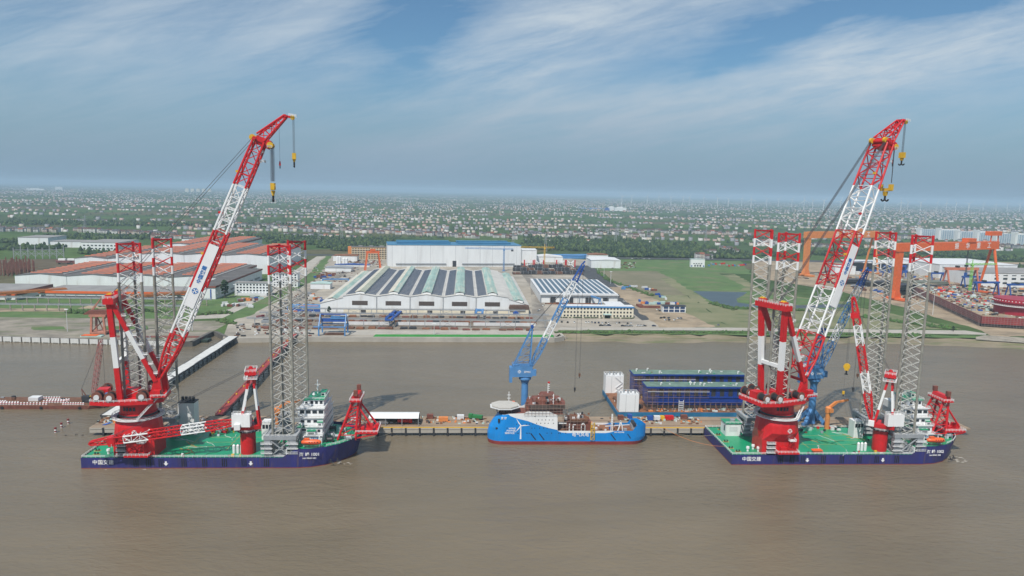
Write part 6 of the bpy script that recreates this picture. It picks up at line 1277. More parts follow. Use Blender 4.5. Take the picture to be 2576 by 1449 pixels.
b.build('tie_bar', rust, t)
for i, px in enumerate((163, 186)):
    p = G(px, 664); t = thing('boat_ashore', f'{"left" if i == 0 else "right"} one of two white boats standing ashore behind the front orange hall', 'boat', (p.x, p.y, GZ + 2)); MB().prism([(-12, -2.5), (9, -2.5), (14, 0), (9, 2.5), (-12, 2.5)], 0, 4, [(-13, -3.5), (10, -3.5), (16.5, 0), (10, 3.5), (-13, 3.5)]).build('hull', M('worn_red_hull', (.28, .12, .11), .7), t); MB().box(-9, 2, -2.4, 2.4, 4, 7).build('deckhouse', white, t); MB().box(-10, -8, -2, 2, -2, 0).box(5, 7, -2, 2, -2, 0).build('chock', dark, t)
for k in range(18):
    p = G(random.uniform(690, 1000) * .0 + random.uniform(235, 330), random.uniform(640, 660)); solid('pipe_stack', MB().tube((-5, 0, 1.5), (5, 0, 1.5), 1.6, 8), random.choice([rustp, dark, canvas]), f'large pipe section lying behind the front orange hall, {ordi(k + 1)} of the heap', 'pipe', (p.x, p.y, GZ), random.uniform(-.2, .2), 'pipe heap behind the front hall')

# ---- big white hall with blue roof, hotel, bays hall
p, q = G(975, 671), G(1310, 671); rz = math.atan2(q.y - p.y, q.x - p.x); w = (q - p).length
t = thing('assembly_hall', 'huge pale assembly hall with blue roof monitors behind the seven-ridged hall', 'hall', (p.x, p.y, GZ), rz)
MB().box(0, w, 0, 74, 0, 38).build('walls', lgrey, t); MB().prism_y([(-.4, 38), (w + .4, 38), (w + .4, 38.8), (-.4, 38.8)], -.5, 74.5).build('roof', blueroof, t)
for k in range(11): MB().box(8 + k * (w - 16) / 10 - .15, 8 + k * (w - 16) / 10 + .15, -.12, 0, 0, 38).build('wall_joint', grey, t)
for a, b in ((.07, .47), (.53, .93)):
    for y, z in ((14, 3.2), (44, 3.6)): MB().box(w * a, w * b, y, y + 14, 38.8, 38.8 + z).build('roof_monitor', blueroof, t); MB().box(w * a - .3, w * b + .3, y - .5, y + 14.5, 38.8 + z, 39.2 + z).build('monitor_cap', M('bright_blue_roofing', (.05, .25, .45), .5), t)
MB().box(w * .06, w * .43, -1.6, 0, 4.6, 6.0).build('canopy', grey, t); MB().box(w * .55, w * .95, -1.6, 0, 4.6, 6.0).build('canopy', grey, t); MB().box(w * .478, w * .507, -.15, .05, 0, 10.5).build('door', dark, t); MB().box(w * .46, w * .478, -.3, .05, 0, 11).build('door_leaf', white, t); MB().box(w * .507, w * .525, -.3, .05, 0, 11).build('door_leaf', white, t)
p = G(877, 652); t, w, d = shed('dormitory_block', 'tan six storey block with balcony rows left of the pale assembly hall', 'building', p.x, p.x + 78, p.y, p.y + 22, 23, tan, darkroof, .05)
for f in range(6): winrow(t, 6, w - .5, 14, 1.4 + f * 3.6, 3.2 + f * 3.6, name='window'); MB().box(6, w - .2, -1.2, -.1, .3 + f * 3.6, 1.2 + f * 3.6).build('balcony', cream, t)
MB().box(-1, 5, -.8, 6, 0, 24.5).build('stair_wing', orange2, t)
for k in range(3): MB().box(18 + k * 20, 26 + k * 20, 6, 12, 23.7, 26).build('roof_unit', greyroof, t)
p, q = G(806, 786), G(1330, 791); rz = math.atan2(q.y - p.y, q.x - p.x); w = (q - p).length; D = 265
t = thing('ridged_workshop', 'white workshop with seven pale green ridge vents and dark solar panel rows', 'workshop', (p.x, p.y, GZ), rz)
e0, e1 = 24.5 * w / 228, w - 22.5 * w / 228; bw = (e1 - e0) / 5
pr = [(0, 0), (w, 0), (w, 10), (e1, 16.5)]
for b in range(4, -1, -1): pr += [(e0 + bw * (b + 1) - .01, 18.2), (e0 + bw * (b + .5), 21.0), (e0 + bw * b + .01, 18.2)]
pr += [(e0, 16.5), (0, 10)]
MB().prism_y(pr, 0, D).build('walls', wclad, t)
def slope(xa, za, xb, zb, m, name, y0=-.5, y1=D + .5, th=.35): MB().prism_y([(xa, za + .05), (xb, zb + .05), (xb, zb + th), (xa, za + th)], y0, y1).build(name, m, t)
roofw = M('pale_roof_sheet', (.56, .54, .50), .6, .15, .06)
for b in range(5):
    xl, xm, xr = e0 + bw * b, e0 + bw * (b + .5), e0 + bw * (b + 1); slope(xl + .05, 18.2, xm, 21.0, roofw, 'roof_slope'); slope(xm, 21.0, xr - .05, 18.2, roofw, 'roof_slope')
slope(-.4, 10, e0, 16.5, roofw, 'roof_slope'); slope(e1, 16.5, w + .4, 10, roofw, 'roof_slope')
mp = {}
def monitor(xc, z, ml, mr, y0):
    a = MB().prism_y([(xc - 4.6, z - .5), (xc + 4.6, z - .5), (xc + 4.6, z + 1.9), (xc - 4.6, z + 1.9)], y0, D - 3).build('ridge_vent', white, t)
    MB().prism_y([(xc - 5.5, z + 1.6), (xc, z + 3.1), (xc, z + 3.5), (xc - 5.5, z + 2.0)], y0 - .6, D - 2).build('vent_slope', ml, a); MB().prism_y([(xc, z + 3.1), (xc + 5.5, z + 1.6), (xc + 5.5, z + 2.0), (xc, z + 3.5)], y0 - .6, D - 2).build('vent_slope', mr, a)
pale = M('bleached_roof_sheet', (.62, .58, .48), .6, .15, .08)
for b in range(5): monitor(e0 + bw * (b + .5), 21.0, (pale, pale, teal, teal, teal)[b], (M('grey_green_sheet', (.40, .42, .33), .6, .15, .08), teal, teal, teal, teal)[b], 2.5)
monitor(e0 * .5, 13.2, pale, teal, 2.0); monitor(e1 + (w - e1) * .5, 13.2, teal, teal, 2.0)
nr = 26; pw = bw * .5 - 8.2; ang = math.atan2(2.8, bw * .5); pl = MB().box(-pw / 2, pw / 2, 0, (D - 16) / nr * .62, 0, .3).mesh('solar_row', solar)
for b in range(5):
    for s in (-1, 1):
        if b == 4 and s == 1: continue
        xc = e0 + bw * (b + .5) + s * (bw * .25 + 2.2); zc = 21.0 - 2.8 * (bw * .25 + 2.2) / (bw * .5) + .42
        for k in range(nr): o = put('solar_row', pl, t, (xc, 8 + (D - 16) * k / nr, zc)); o.rotation_euler = (0, s * ang, 0)
for b in range(5): xc = e0 + bw * (b + .5); MB().box(xc - 8.4, xc + 8.4, -.25, .05, 8.6, 13.2).build('louvre_panel', louvre, t); MB().box(xc + 1, xc + 6.4, -.2, .05, 0, 3.2).build('door', dark, t)
for b in (1, 2, 3, 4): MB().box(e0 + bw * b - .35, e0 + bw * b + .35, -.6, 0, 0, 18).build('downpipe', grey, t)
MB().box(e0 + .3, e1 - .3, -.05, .0, 0, 3.4).build('plinth', cream, t)
MB().box(e1 + 1, w - 1, -9, -.1, 0, 7).build('lean_to', cream, t); MB().prism_y([(e1, 7.0), (w, 7.0), (w - 1, 10.8), (e1 + 1, 10.8)], -9.5, -.1).build('lean_to_roof', M('rusty_brown_roof', (.13, .075, .055), .8, .25, .2), t)
# runways, bridge cranes, plate stacks and the blue truss gantry before it
for i, (ys, xa, xb, h, n, lab) in enumerate(((764, -185, 62, 5.2, 20, 'steel runway on posts directly in front of the ridged workshop'), (735, -215, 85, 5.6, 22, 'middle steel runway in the plate yard'), (693, -215, 84, 7.2, 20, 'front steel runway above the pale plate yard wall'))):
    t = thing('crane_runway', lab, 'runway', (xa, ys, GZ), .01); L_ = xb - xa; MB().box(0, L_, -.5, .5, h, h + 1.1).build('girder', grey, t); pm = MB().box(-.3, .3, -.3, .3, 0, h).mesh('post', grey)
    for k in range(n): put('post', pm, t, (L_ * (k + .5) / n, 0, 0))
    b = MB()
    for k in range(0, n, 4): b.bar((L_ * (k + .5) / n, 0, .3), (L_ * (k + 1.5) / n, 0, h), .25).bar((L_ * (k + 1.5) / n, 0, .3), (L_ * (k + .5) / n, 0, h), .25)
    b.build('bracing', grey, t); MB().rail([(0, -.4, h + 1.1), (L_, -.4, h + 1.1)], 1.0, 8, .12).build('railing', grey, t)
solid('yard_wall', MB().box(-72, 0, -.3, .3, 0, 3.2).box(5, 68, -.3, .3, 0, 3.2).box(-135, -78, -.3, .3, 0, 3.2), canvas, 'pale low wall between the plate stacks and the front runway', 'wall', (0, 706, GZ), .01)
bridge('bridge_crane', 'dark blue bridge crane spanning the two outer runways before the workshop', tuple(G(979, 803, 12.5))[:2], tuple(G(1001, 784, 12.5))[:2], 12.5, dblue, 3.0, 2.4); bridge('bridge_crane', 'light blue bridge crane near the right end of the plate yard', (11, 738), (12, 762), 11.2, blue, 3.4, 2.2)
solid('hoist', MB().box(-3, 3, -2, 2, 0, 3).box(-1.5, 1.5, -1.2, 1.2, 3, 4.2), dblue, 'small blue hoist under the brown lean-to roof', 'hoist', (50, 742, GZ + 5))
pk = 0
for y, n in ((750, 30), (722, 34), (686, 26)):
    for k in range(n):
        x = -205 + 275 * (k + random.random() * .6) / n; pk += 1
        t = thing('steel_plate_stack', f'stack of rusty steel plates, {ordi(k + 1)} from left in the {"back" if y == 750 else "middle" if y == 722 else "front"} row of the yard', 'steel plates', (x, y + random.uniform(-2, 2), GZ), random.uniform(-.1, .1), 'steel plate stacks in the plate yard')
        z = 0; m = random.choice([rust, rustp, dark, brown])
        for q in range(random.randint(2, 3)): h = random.uniform(.3, .7); MB().box(-3.7 + q * .2, 3.7 - q * .3, -3.0, 3.0 - q * .2, z, z + h).build('plate', m, t); z += h + .08
p, q = G(802, 845), G(868, 845); L_ = (q - p).length
t = thing('truss_gantry', 'blue truss gantry crane standing at the edge of the central quay', 'gantry crane', (p.x, p.y, GZ))
for x in (0, L_):
    for y in (0, 16): MB().bar((x, y, 0), (x, y, 8.2), 1.1).build('leg', blue, t); MB().bar((x, y, 8.2), (x, 8, 19), .9).build('frame_leg', blue, t)
    MB().bar((x, 0, 8.2), (x, 16, 8.2), 1.0).build('side_beam', blue, t)
for y in (0, 16): MB().bar((-5 if y == 0 else 0, y, 8.3), (L_ + 1, y, 8.3), 1.0).build('beam', blue, t)
MB().bar((0, 8, 18.8), (L_, 8, 18.8), 1.0).build('top_beam', dblue, t); MB().box(1, L_ - 1, 9.5, 14, 11.4, 14).build('girder', dblue, t); MB().box(9, 22, 9, 14.5, 14, 16.2).build('trolley', blue, t); MB().box(18, 25, 9, 13, 16.2, 17.4).build('trolley_roof', canvas, t)
solid('plate_pile', MB().box(-9, 9, -3, 3, 0, .7).box(-6, 8, -2.4, 2.6, .7, 1.2), rust, 'rusty plate pile under the blue truss gantry', 'steel plates', (p.x + 13, p.y + 7, GZ))
# left of the workshop: yard stores
def orange_frame(px, py, lab):
    p = G(px, py); t = thing('gantry_crane', lab, 'gantry crane', (p.x, p.y, GZ), .3)
    for s in (-1, 1):
        for y in (-7, 7): MB().bar((s * 13, y, 0), (s * 9, y * .3, 30), 1.5).build('leg', orange, t)
    MB().box(-11, 11, -2.6, 2.6, 29, 32.5).build('girder', orange, t); MB().box(-4, 4, -3, 3, 32.5, 36).build('trolley', orange, t)
orange_frame(938, 681, 'orange gantry frame between the tan block and the ridged workshop')
for i, px in enumerate((849, 855, 865, 872)): p = G(px, 666); t = thing('storage_silo', f'white upright silo, {ordi(i + 1)} from left of four near the tan block', 'silo', (p.x, p.y, GZ), 0, 'white silos'); MB().tube((0, 0, 0), (0, 0, 14 if i < 2 else 11), 2.6, 12).build('shell', white, t); MB().tube((0, 0, 14 if i < 2 else 11), (0, 0, 15.2 if i < 2 else 12.2), 2.6, 12, .6).build('cap', white, t)
for px, py, w_, d_, h_, m, lab in ((818, 683, 42, 22, 6, grey, 'open grey-roofed shed beside the left yard road'), (781, 727, 26, 16, 7, seafoam, 'small pale green barrel-roofed shed by the yard road'), (838, 657, 44, 26, 10, brown, 'white shed with brown roof left of the tan block'), (842, 670, 60, 8, 3, dblue, 'long low blue shed behind the silos')):
    p = G(px, py); shed('store_shed', lab, 'shed', p.x, p.x + w_, p.y, p.y + d_, h_, wclad, m, rise=1.6)
p = G(764, 785); t = thing('storage_shed', 'blue storage racks left of the ridged workshop', 'shed', (p.x - 10, p.y, GZ)); MB().box(-8, 30, 0, 22, 0, 4.6).build('walls', dblue, t); MB().box(-8.5, 30.5, -.5, 22.5, 4.6, 5.0).build('roof', blue, t); MB().box(2, 24, 8, 11, 5.0, 5.5).build('roof_strip', pinkor, t)
p = G(795, 722); t = thing('pipe_bridge', 'light blue pipe bridge left of the ridged workshop', 'pipe bridge', (p.x + 8, p.y + 6, GZ)); MB().bar((0, 0, 0), (0, 0, 10), 1.6).build('post', blue, t); MB().bar((-.8, 0, 10), (34, 6, 10), 1.6).build('beam', blue, t); MB().bar((34, 6, 0), (34, 6, 10), 1.6).build('post', blue, t)
CN = [('blue', dblue), ('red', rustp), ('grey', grey), ('white', canvas), ('green', seafoam), ('orange', orange2)]
def pilegroup(px0, py0, px1, py1, n, where, mats=CN):
    for k in range(n):
        nm, m = random.choice(mats); f = (k + random.random() * .7) / n; p = G(px0 + (px1 - px0) * f, py0 + (py1 - py0) * f + random.uniform(-3.5, 3.5))
        container(p.x, p.y, GZ, m, f'{nm} container, {ordi(k + 1)} from left {where}', random.choice((4, 6, 6, 9)), random.choice((0, .05, 1.5, .4)), group='containers ' + where)
pilegroup(600, 757, 660, 752, 11, 'before the white office block'); pilegroup(556, 768, 636, 772, 12, 'along the grass right of the left boom', [('white', canvas), ('grey', grey), ('red', rustp), ('white', white)])
pilegroup(778, 742, 815, 760, 9, 'left of the ridged workshop'); pilegroup(792, 700, 845, 690, 10, 'along the left yard road', [('rusty', rustp), ('red', red), ('blue', dblue), ('brown', brown)]); pilegroup(700, 790, 770, 788, 7, 'behind the left bow legs')
for k, (px, py) in enumerate(((688, 800), (694, 802), (700, 801), (707, 806), (722, 777), (686, 745), (640, 760), (744, 790), (716, 764), (730, 750), (938, 668), (951, 672), (958, 668), (945, 662))):
    p = G(px, py); cn, cm = random.choice((('white', white), ('white', white), ('dark', dark), ('silver', grey))); vehicle(p.x, p.y, GZ + .05, random.choice((.4, 1.2)), cm, f'{cn} car, {ordi(k + 1)} of those scattered left of the workshop', 'car', 'car', 'cars scattered left of the workshop')
p = G(655, 800); vehicle(p.x, p.y, GZ, .9, M('dark_red_truck', (.25, .03, .04), .5), 'dark red truck on the road by the left bow legs', 'truck', 'truck')
p = G(640, 812); container(p.x + 14, p.y, GZ, grey, 'grey flat container by the shore left of the bow legs', 14)
mb = MB()
for k in range(520):
    px, py = random.choice(((random.uniform(590, 790), random.uniform(815, 846)), (random.uniform(700, 790), random.uniform(740, 800)), (random.uniform(790, 900), random.uniform(672, 710)), (random.uniform(870, 960), random.uniform(655, 668)), (random.uniform(1510, 1600), random.uniform(660, 676))))
    p = G(px, py); s = random.uniform(.5, 2.2); mb.mi = random.randrange(7); mb.box(p.x - s, p.x + s, p.y - s * .5, p.y + s * .5, GZ, GZ + random.uniform(.3, 1.6))
struct(mb.build('yard_scrap', [rust, rustp, canvas, dark, grey, dark, rust]), 'stuff')

# ---- right of the workshop
t, w, d = shed('solar_shed', 'low white shed whose roof carries a grid of solar panels, right of the ridged workshop', 'workshop', 88, 184, 862, 1008, 11, wclad, canvas)
pl = MB().box(-2.3, 2.3, -4.0, 4.0, 0, .25).mesh('solar_row', M('bluish_solar_panel', (.075, .125, .175), .3, .2, .2))
for i in range(13):
    for k in range(14): put('solar_row', pl, t, (5.2 + i * 7.15, 8 + k * 10.1, 11.75))
for k in range(4): MB().box(12 + k * 22, 19 + k * 22, -.2, .05, 0, 7).build('door', dark, t)
for k in range(9): MB().box(k * 12 - .3, k * 12 + .3, -2.2, -1.6, 0, 10.6).build('post', grey, t)
MB().box(-1, w + 1, -2.6, -.5, 9.8, 10.8).build('gutter_beam', canvas, t)
t = thing('semi_gantry', 'blue semi gantry crane at the front of the solar roofed shed', 'gantry crane', (158, 838, GZ)); MB().bar((0, 0, 9), (-7, 22, 9), 2.0).build('girder', blue, t); MB().bar((-2.5, 0, 0), (0, 0, 9), .9).bar((2.5, 0, 0), (0, 0, 9), .9).build('leg', blue, t)
for k in range(26): solid('steel_bundle', MB().box(-3.2, 3.2, -1, 1, 0, random.uniform(.8, 2.2)), random.choice([rust, rustp, brown]), f'rusty steel bundle, {ordi(k + 1)} from left before the solar roofed shed', 'steel bundle', (96 + k * 3.6, 848 + random.uniform(-4, 5), GZ), random.uniform(-.3, .3), 'steel bundles before the solar shed')
p = G(1413, 799); t, w, d = shed('office_building', 'cream three storey office building with green porch facing the river', 'office', p.x, p.x + 79, p.y, p.y + 13, 12, cream, canvas)
for f in range(3): winrow(t, 1.2, w - 1.2, 21, 1.4 + f * 3.9, 3.3 + f * 3.9, name='window', w=.5)
MB().box(-.6, w + .6, -.65, -.4, 11.2, 12.9).build('parapet', blue, t); MB().box(45, 54, -5, -.1, 4.0, 4.7).build('porch_roof', seafoam, t); MB().box(46, 53, -.25, .02, 0, 3.8).build('entrance', dark, t)
for x in (45.5, 53.2): MB().box(x, x + .5, -4.8, -4.3, 0, 4).build('porch_column', cream, t)
MB().box(52, 72, 13.1, 40, 0, 11.5).build('rear_wing', cream, t); MB().box(51.6, 72.4, 13.1, 40.4, 11.5, 12.2).build('rear_roof', canvas, t)
clumps('hedge', [(p.x + random.uniform(-1, 79), p.y - 2 + random.uniform(-.8, .8), GZ, 1.0, 1.2) for _ in range(90)])
p = G(1667, 786); t = thing('site_hut', 'white two storey site hut with dark blue panels on the sandy yard', 'building', (p.x, p.y, GZ)); MB().box(0, 27, 0, 8, 0, 7.5).build('walls', white, t); MB().prism_y([(-.4, 7.5), (27.4, 7.5), (27.4, 7.9), (-.4, 7.9)], -.8, 8.4).build('roof', dark, t)
for r in range(2):
    for k in range(4): MB().box(1 + k * 6.5, 6.4 + k * 6.5, -.15, .05, .6 + r * 3.6, 3.4 + r * 3.6).build('panel', M('navy_panel', (.03, .06, .14), .4), t)
p = G(1610, 775); t = thing('container_row', 'row of red site containers left of the two storey hut', 'containers', (p.x, p.y, GZ))
for k in range(4): MB().box(k * 6.2, k * 6.2 + 6, 0, 2.5, 0, 2.6).build('container', rustp, t)
for k in range(4): MB().box(-.8 - k * .1, 5.2, 4 + k * 3.2, 6.4 + k * 3.2, 0, 2.6).build('container', rustp, t)
pilegroup(1608, 762, 1710, 764, 16, 'behind the two storey hut'); pilegroup(1564, 726, 1600, 724, 6, 'at the back of the sandy yard', [('white', canvas), ('blue', blue), ('red', rustp)]); pilegroup(1620, 722, 1680, 755, 10, 'along the ditch beside the sandy yard')
pilegroup(1780, 666, 1880, 668, 15, 'beside the highway left of the right legs', [('blue', dblue), ('red', red), ('light blue', blue), ('grey', grey)])
def cars(where, pts, rz):
    for k, (px, py) in enumerate(pts):
        p = G(px, py); cn, cm = random.choice((('white', white), ('white', white), ('white', white), ('black', black), ('dark grey', dark), ('dark blue', M('dark_blue_car_paint', (.03, .04, .10), .35)), ('silver', grey)))
        vehicle(p.x, p.y, GZ + .06, rz + random.uniform(-.06, .06), cm, f'{cn} car, {ordi(k + 1)} from left {where}', 'car', 'car', 'cars ' + where)
cars('in the row before the cream office', [(1413, 811), (1428, 812), (1445, 812), (1474, 812), (1481, 812), (1489, 812), (1497, 813), (1506, 813), (1515, 814), (1524, 813), (1531, 815), (1551, 814), (1558, 813), (1579, 815), (1587, 814)], 1.4)
cars('along the white wall below the cream office', [(1512, 820), (1522, 820), (1532, 820), (1567, 821), (1577, 821), (1587, 821), (1606, 821), (1613, 821), (1621, 821), (1645, 821)], 0.0)
cars('on the sandy yard at right', [(1663, 801), (1671, 800), (1674, 806), (1682, 801), (1683, 806), (1697, 806), (1706, 802), (1713, 802), (1807, 819), (1654, 780), (1660, 783)], .9)
cars('between the ridged workshop and the solar shed', [(1338, 708), (1341, 713), (1344, 718), (1348, 723), (1351, 728), (1354, 733), (1361, 748), (1367, 770), (1358, 780), (1354, 783), (1402, 784), (1404, 789)], 1.3)
cars('on the asphalt road and the highway', [(1482, 681), (1571, 759), (1526, 648), (1556, 649), (1590, 651), (1600, 651), (1611, 652), (1620, 652), (1633, 652), (1702, 655), (1500, 647)], .02)
mb = MB()
for k in range(6): mb.box(-20 + k * 12, -9 + k * 12, -1.6, 1.6, 0, .5)
for px, py, w_, d_, h_, m, lab, rs in ((1487, 674, 54, 60, 14, canvas, 'white shed where the asphalt road meets the highway', 2), (1341, 659, 58, 34, 10, canvas, 'white double shed right of the pale assembly hall', 3), (1389, 650, 66, 24, 6, blue, 'long blue shed below the highway', 1), (1446, 650, 44, 24, 6, blue, 'short blue shed right of the long blue one', 1), (1480, 656, 40, 26, 12, brown, 'brown-roofed shed behind the white road shed', 2), (1313, 661, 28, 40, 24, canvas, 'white stepped building touching the right end of the assembly hall', 0)):
    p = G(px, py); shed('store_shed', lab, 'shed', p.x, p.x + w_, p.y, p.y + d_, h_, blue if m is blue else wclad, m, rise=rs)
p = G(1737, 672); t = thing('gate_building', 'white gate building with openings alone in the green field', 'building', (p.x, p.y, GZ), -.04); MB().box(0, 27, 0, 8, 0, 15).build('walls', white, t); winrow(t, 4, 23, 4, 6, 7.6); winrow(t, 6, 21, 3, 1.2, 4.6); MB().box(1, 3.4, -.1, .05, 1, 3.5).build('door', dblue, t); MB().box(23.6, 26, -.1, .05, 1, 3.5).build('door', dblue, t); MB().box(-.3, 27.3, -.3, 8.3, 15, 15.6).build('roof', seafoam, t)
mb = MB()
# ship blocks in the storage yard behind the solar shed
for k in range(28):
    r, c = divmod(k, 10); p = G(1302 + c * 17.5 + random.uniform(-3, 3), 690 - r * 8); h = random.uniform(3, 6.5)
    t = thing('hull_block', f'dark steel hull block, {ordi(c + 1)} from left in {("front", "middle", "back")[r]} row behind the solar shed', 'hull block', (p.x, p.y, GZ), random.uniform(-.1, .1), 'hull blocks behind the solar shed')
    MB().box(-6.2, 6.2, -5, 5, .8, h).build('shell', dark if k % 3 else rust, t); MB().box(-7, -5, -4, 4, 0, .8).box(5, 7, -4, 4, 0, .8).build('support', rust, t)
    for q in range(4): MB().box(-7 + q * 4, -6.6 + q * 4, -5.2, 5.2, 1, h + .8).build('frame', grey if q % 2 else dark, t)
for i, px in enumerate((1330, 1356, 1411, 1435)):
    p = G(px, 672); t = thing('leg_section', f'red and white cross-braced leg section, {ordi(i + 1)} from left behind the hull blocks', 'leg section', (p.x, p.y, GZ), 0, 'leg sections in the block yard')
    for s in (-1, 1): MB().bar((s * 8, 0, 0), (s * 8, 0, 13), 2.0).build('chord', red, t)
    MB().bar((-6, -1, 1), (6, -1, 12), 2.0).bar((6, -1, 1), (-6, -1, 12), 2.0).build('cross_brace', white, t)
def tower_crane(p, h, jib, cj, m, lab, rz):
    t = thing('tower_crane', lab, 'crane', (p.x, p.y, GZ), rz); a = MB().box(-2.4, 2.4, -2.4, 2.4, 0, 1).build('mast', m, t)
    lattice(a, lambda q: [Vector((x * 1.1, y * 1.1, 1 + q * (h - 1))) for x, y in ((-1, -1), (1, -1), (1, 1), (-1, 1))], 14, lambda q: m, .26, .14)
    j = MB().box(-1.6, 1.6, -1.6, 1.6, h, h + 2.4).build('slewing_unit', m, t)
    lattice(j, lambda q: [Vector((-cj + q * (cj + jib), y, h + 2 + z)) for y, z in ((-.9, 0), (.9, 0), (.25, 1.9), (-.25, 1.9))], 16, lambda q: m, .2, .11)
    MB().bar((0, 0, h), (0, 0, h + 9), .7).build('cat_head', m, t); ropes(t, (0, 0, h + 9), (jib * .75, 0, h + 3.4), 1, (0, 0, 0), .1, 'tie_rod'); ropes(t, (0, 0, h + 9), (-cj + 1, 0, h + 3), 1, (0, 0, 0), .1, 'tie_rod'); MB().box(-cj, -cj + 4, -1.4, 1.4, h - 1, h + 2).build('counterweight', dark, t)
tower_crane(G(1267, 682), 35, 66, 16, blue, 'thin blue tower crane before the pale assembly hall', D2R(176)); tower_crane(G(1369, 672), 33, 70, 18, yellow, 'yellow tower crane right of the pale assembly hall', D2R(178))

# ---- right shipyard: goliath gantries, hull under scaffold, workshops
YR = D2R(22.5)
def goliath(x, y, span, zg, m, lab, txt, txs, solid_left=True, hg=11):
    t = thing('goliath_gantry', lab, 'gantry crane', (x, y, GZ), YR, 'huge goliath gantry cranes')
    g = MB().box(-6, span + 8, -4, 4, zg, zg + hg).build('girder', m, t)
    MB().rail([(-6, -4, zg + hg), (span + 8, -4, zg + hg)], 1.4, 8, .25).build('railing', m, g)
    if solid_left:
        MB().prism_y([(-3.6, 8), (4.2, 8), (5.4, zg), (-4.8, zg)], -3.2, 3.2).build('rigid_leg', m, t); MB().prism_y([(-6, 3), (9, 3), (5, 12), (-4.5, 12)], -3, 3).build('leg_foot', m, t)
        MB().box(-4, 6, -16, 16, .6, 3.4).build('sill_beam', m, t)
        for k in range(8): MB().box(-2, 4, -15.5 + k * 4, -12.8 + k * 4, 0, 1.8).build('bogie', rustp, t)
    for s in (-1, 1): MB().tube((span, s * 15, 2.5), (span, s * 2.4, zg), 1.7, 10, 1.9).build('hinged_leg', m, t)
    MB().box(span - 2, span + 2, -17, 17, .6, 3).build('sill_beam', m, t)
    for k in range(6): MB().box(span - 1.6, span + 1.6, -16.5 + k * 6, -13.5 + k * 6, 0, 1.6).build('bogie', rustp, t)
    for u in (span * .72,): tr = MB().box(u - 9, u + 9, -5, 5, zg + hg, zg + hg + 5.4).build('trolley', m, t); ropes(t, (u, 0, zg), (u, 0, zg - 34), 3, (4, 0, 0), .28, 'hoist_rope'); MB().box(u - 2, u + 2, -1.2, 1.2, zg - 38, zg - 33).build('hook_block', dblue, t)
    mh = MB()
    for a in (-1, 1): mh.bar((span + a * 9 - 2, -2, zg + hg), (span + a * 8 - 2, -2, zg + hg + 9), 1.2)
    mh.box(span - 15, span + 11, -4.4, 4.4, zg + hg + 9, zg + hg + 15)
    if m is orange: mh.build('maintenance_tower', m, t)
    for k, ch in enumerate(txt): text(ch, hg * .86, whmark, g, front(txs[k] * span, -4.06, zg + hg * .5), bold=.1)
    return t
goliath(577, 921, 208, 66, orange, 'big orange goliath gantry with white lettering at the right', '振华重工', (.56, .68, .80, .92)); 
goliath(582, 1193, 168, 66, orange2, 'yellow orange goliath gantry farther back, half behind the right legs', '振华重工', (.40, .58, .74, .88))
goliath(822, 950, 170, 60, pinkor, 'faded goliath gantry cut by the right picture edge', '', (), False)
ax, ay = Vector((.948, -.318, 0)), Vector((.318, .948, 0))
c0 = Vector((556, 728, GZ)); hullrot = math.atan2(ax.y, ax.x)
t = thing('hull_under_construction', 'long red ship hull under scaffolding on the right shipyard slip', 'ship hull', c0, hullrot)
MB().prism([(0, 0), (72, 0), (72, 300), (34, 322), (0, 300)], 3.6, 11.4).build('shell', M('red_primer_shell', (.30, .035, .035), .65, .25, .1), t); MB().prism([(2, 2), (70, 2), (70, 298), (34, 318), (2, 298)], 1.0, 3.6).build('bottom_shell', M('dark_bottom_primer', (.07, .06, .06), .7, .25, .1), t); MB().prism([(1, 1), (71, 1), (71, 299), (34, 320), (1, 299)], 11.4, 11.7).build('deck', sand, t)
g = MB()
for k in range(100): g.bar((-1.6, k * 3, 0), (-1.6, k * 3, 12.4), .16)
for k in range(24): g.bar((k * 3, -1.6, 0), (k * 3, -1.6, 12.4), .16)
for z in (2, 4, 6, 8, 10, 12.2): g.bar((-1.6, 0, z), (-1.6, 300, z), .15).bar((0, -1.6, z), (72, -1.6, z), .15)
for k in range(0, 100, 6): g.bar((-1.7, k * 3, 0), (-1.7, k * 3 + 9, 11.6), .14)
g.build('scaffold', M('scaffold_grey', (.33, .27, .25), .6), t)
mb = MB()
for k in range(420):
    x, y, s = random.uniform(2, 70), random.uniform(2, 296), random.uniform(.4, 2.2); mb.mi = random.choices(range(8), (4, 4, 3, 5, 4, 2, 2, 2))[0]; mb.box(x - s, x + s, y - s * .5, y + s * .5, 11.7, 11.7 + random.uniform(.2, 1.8))
o = mb.build('deck_scrap', [rust, rustp, canvas, dark, grey, red, dblue, seafoam], t); o['kind'] = 'stuff'
for k in range(15): MB().box(1, 71, 6 + k * 19, 8 + k * 19, 0, 1.2).build('keel_block', dark, t)
for k in range(60):
    x, y, s = random.uniform(4, 68), random.uniform(60, 290), random.uniform(.6, 3.4); MB().box(x - s, x + s, y - s * .6, y + s * .6, 11.7, 11.7 + random.uniform(.5, 2.6)).build('deck_gear', random.choice([red, canvas, dblue, grey, seafoam, orange, dark, rust]), t)
wl = lambda x, y: (c0 + ax * x + ay * y)
o = wl(48, 40); t = thing('ring_tank', 'large deep red flanged drum standing on the hull at the right edge', 'drum', (o.x, o.y, GZ + 11.7)); dr = M('deep_red_paint', (.36, .012, .03), .45, .1)
MB().ring([(23, 0), (23, 13), (25.5, 13.2), (25.5, 14.6), (24, 14.8), (24, 17), (22, 17.2)], 40).build('drum', dr, t); MB().ring([(27, 9.4), (27, 9.7), (23.1, 9.7)], 40).build('walkway', canvas, t); MB().rail([(26.8 * math.cos(i * math.pi / 20), 26.8 * math.sin(i * math.pi / 20), 9.7) for i in range(40)], 1.3, 2, .18, True).build('railing', white, t)
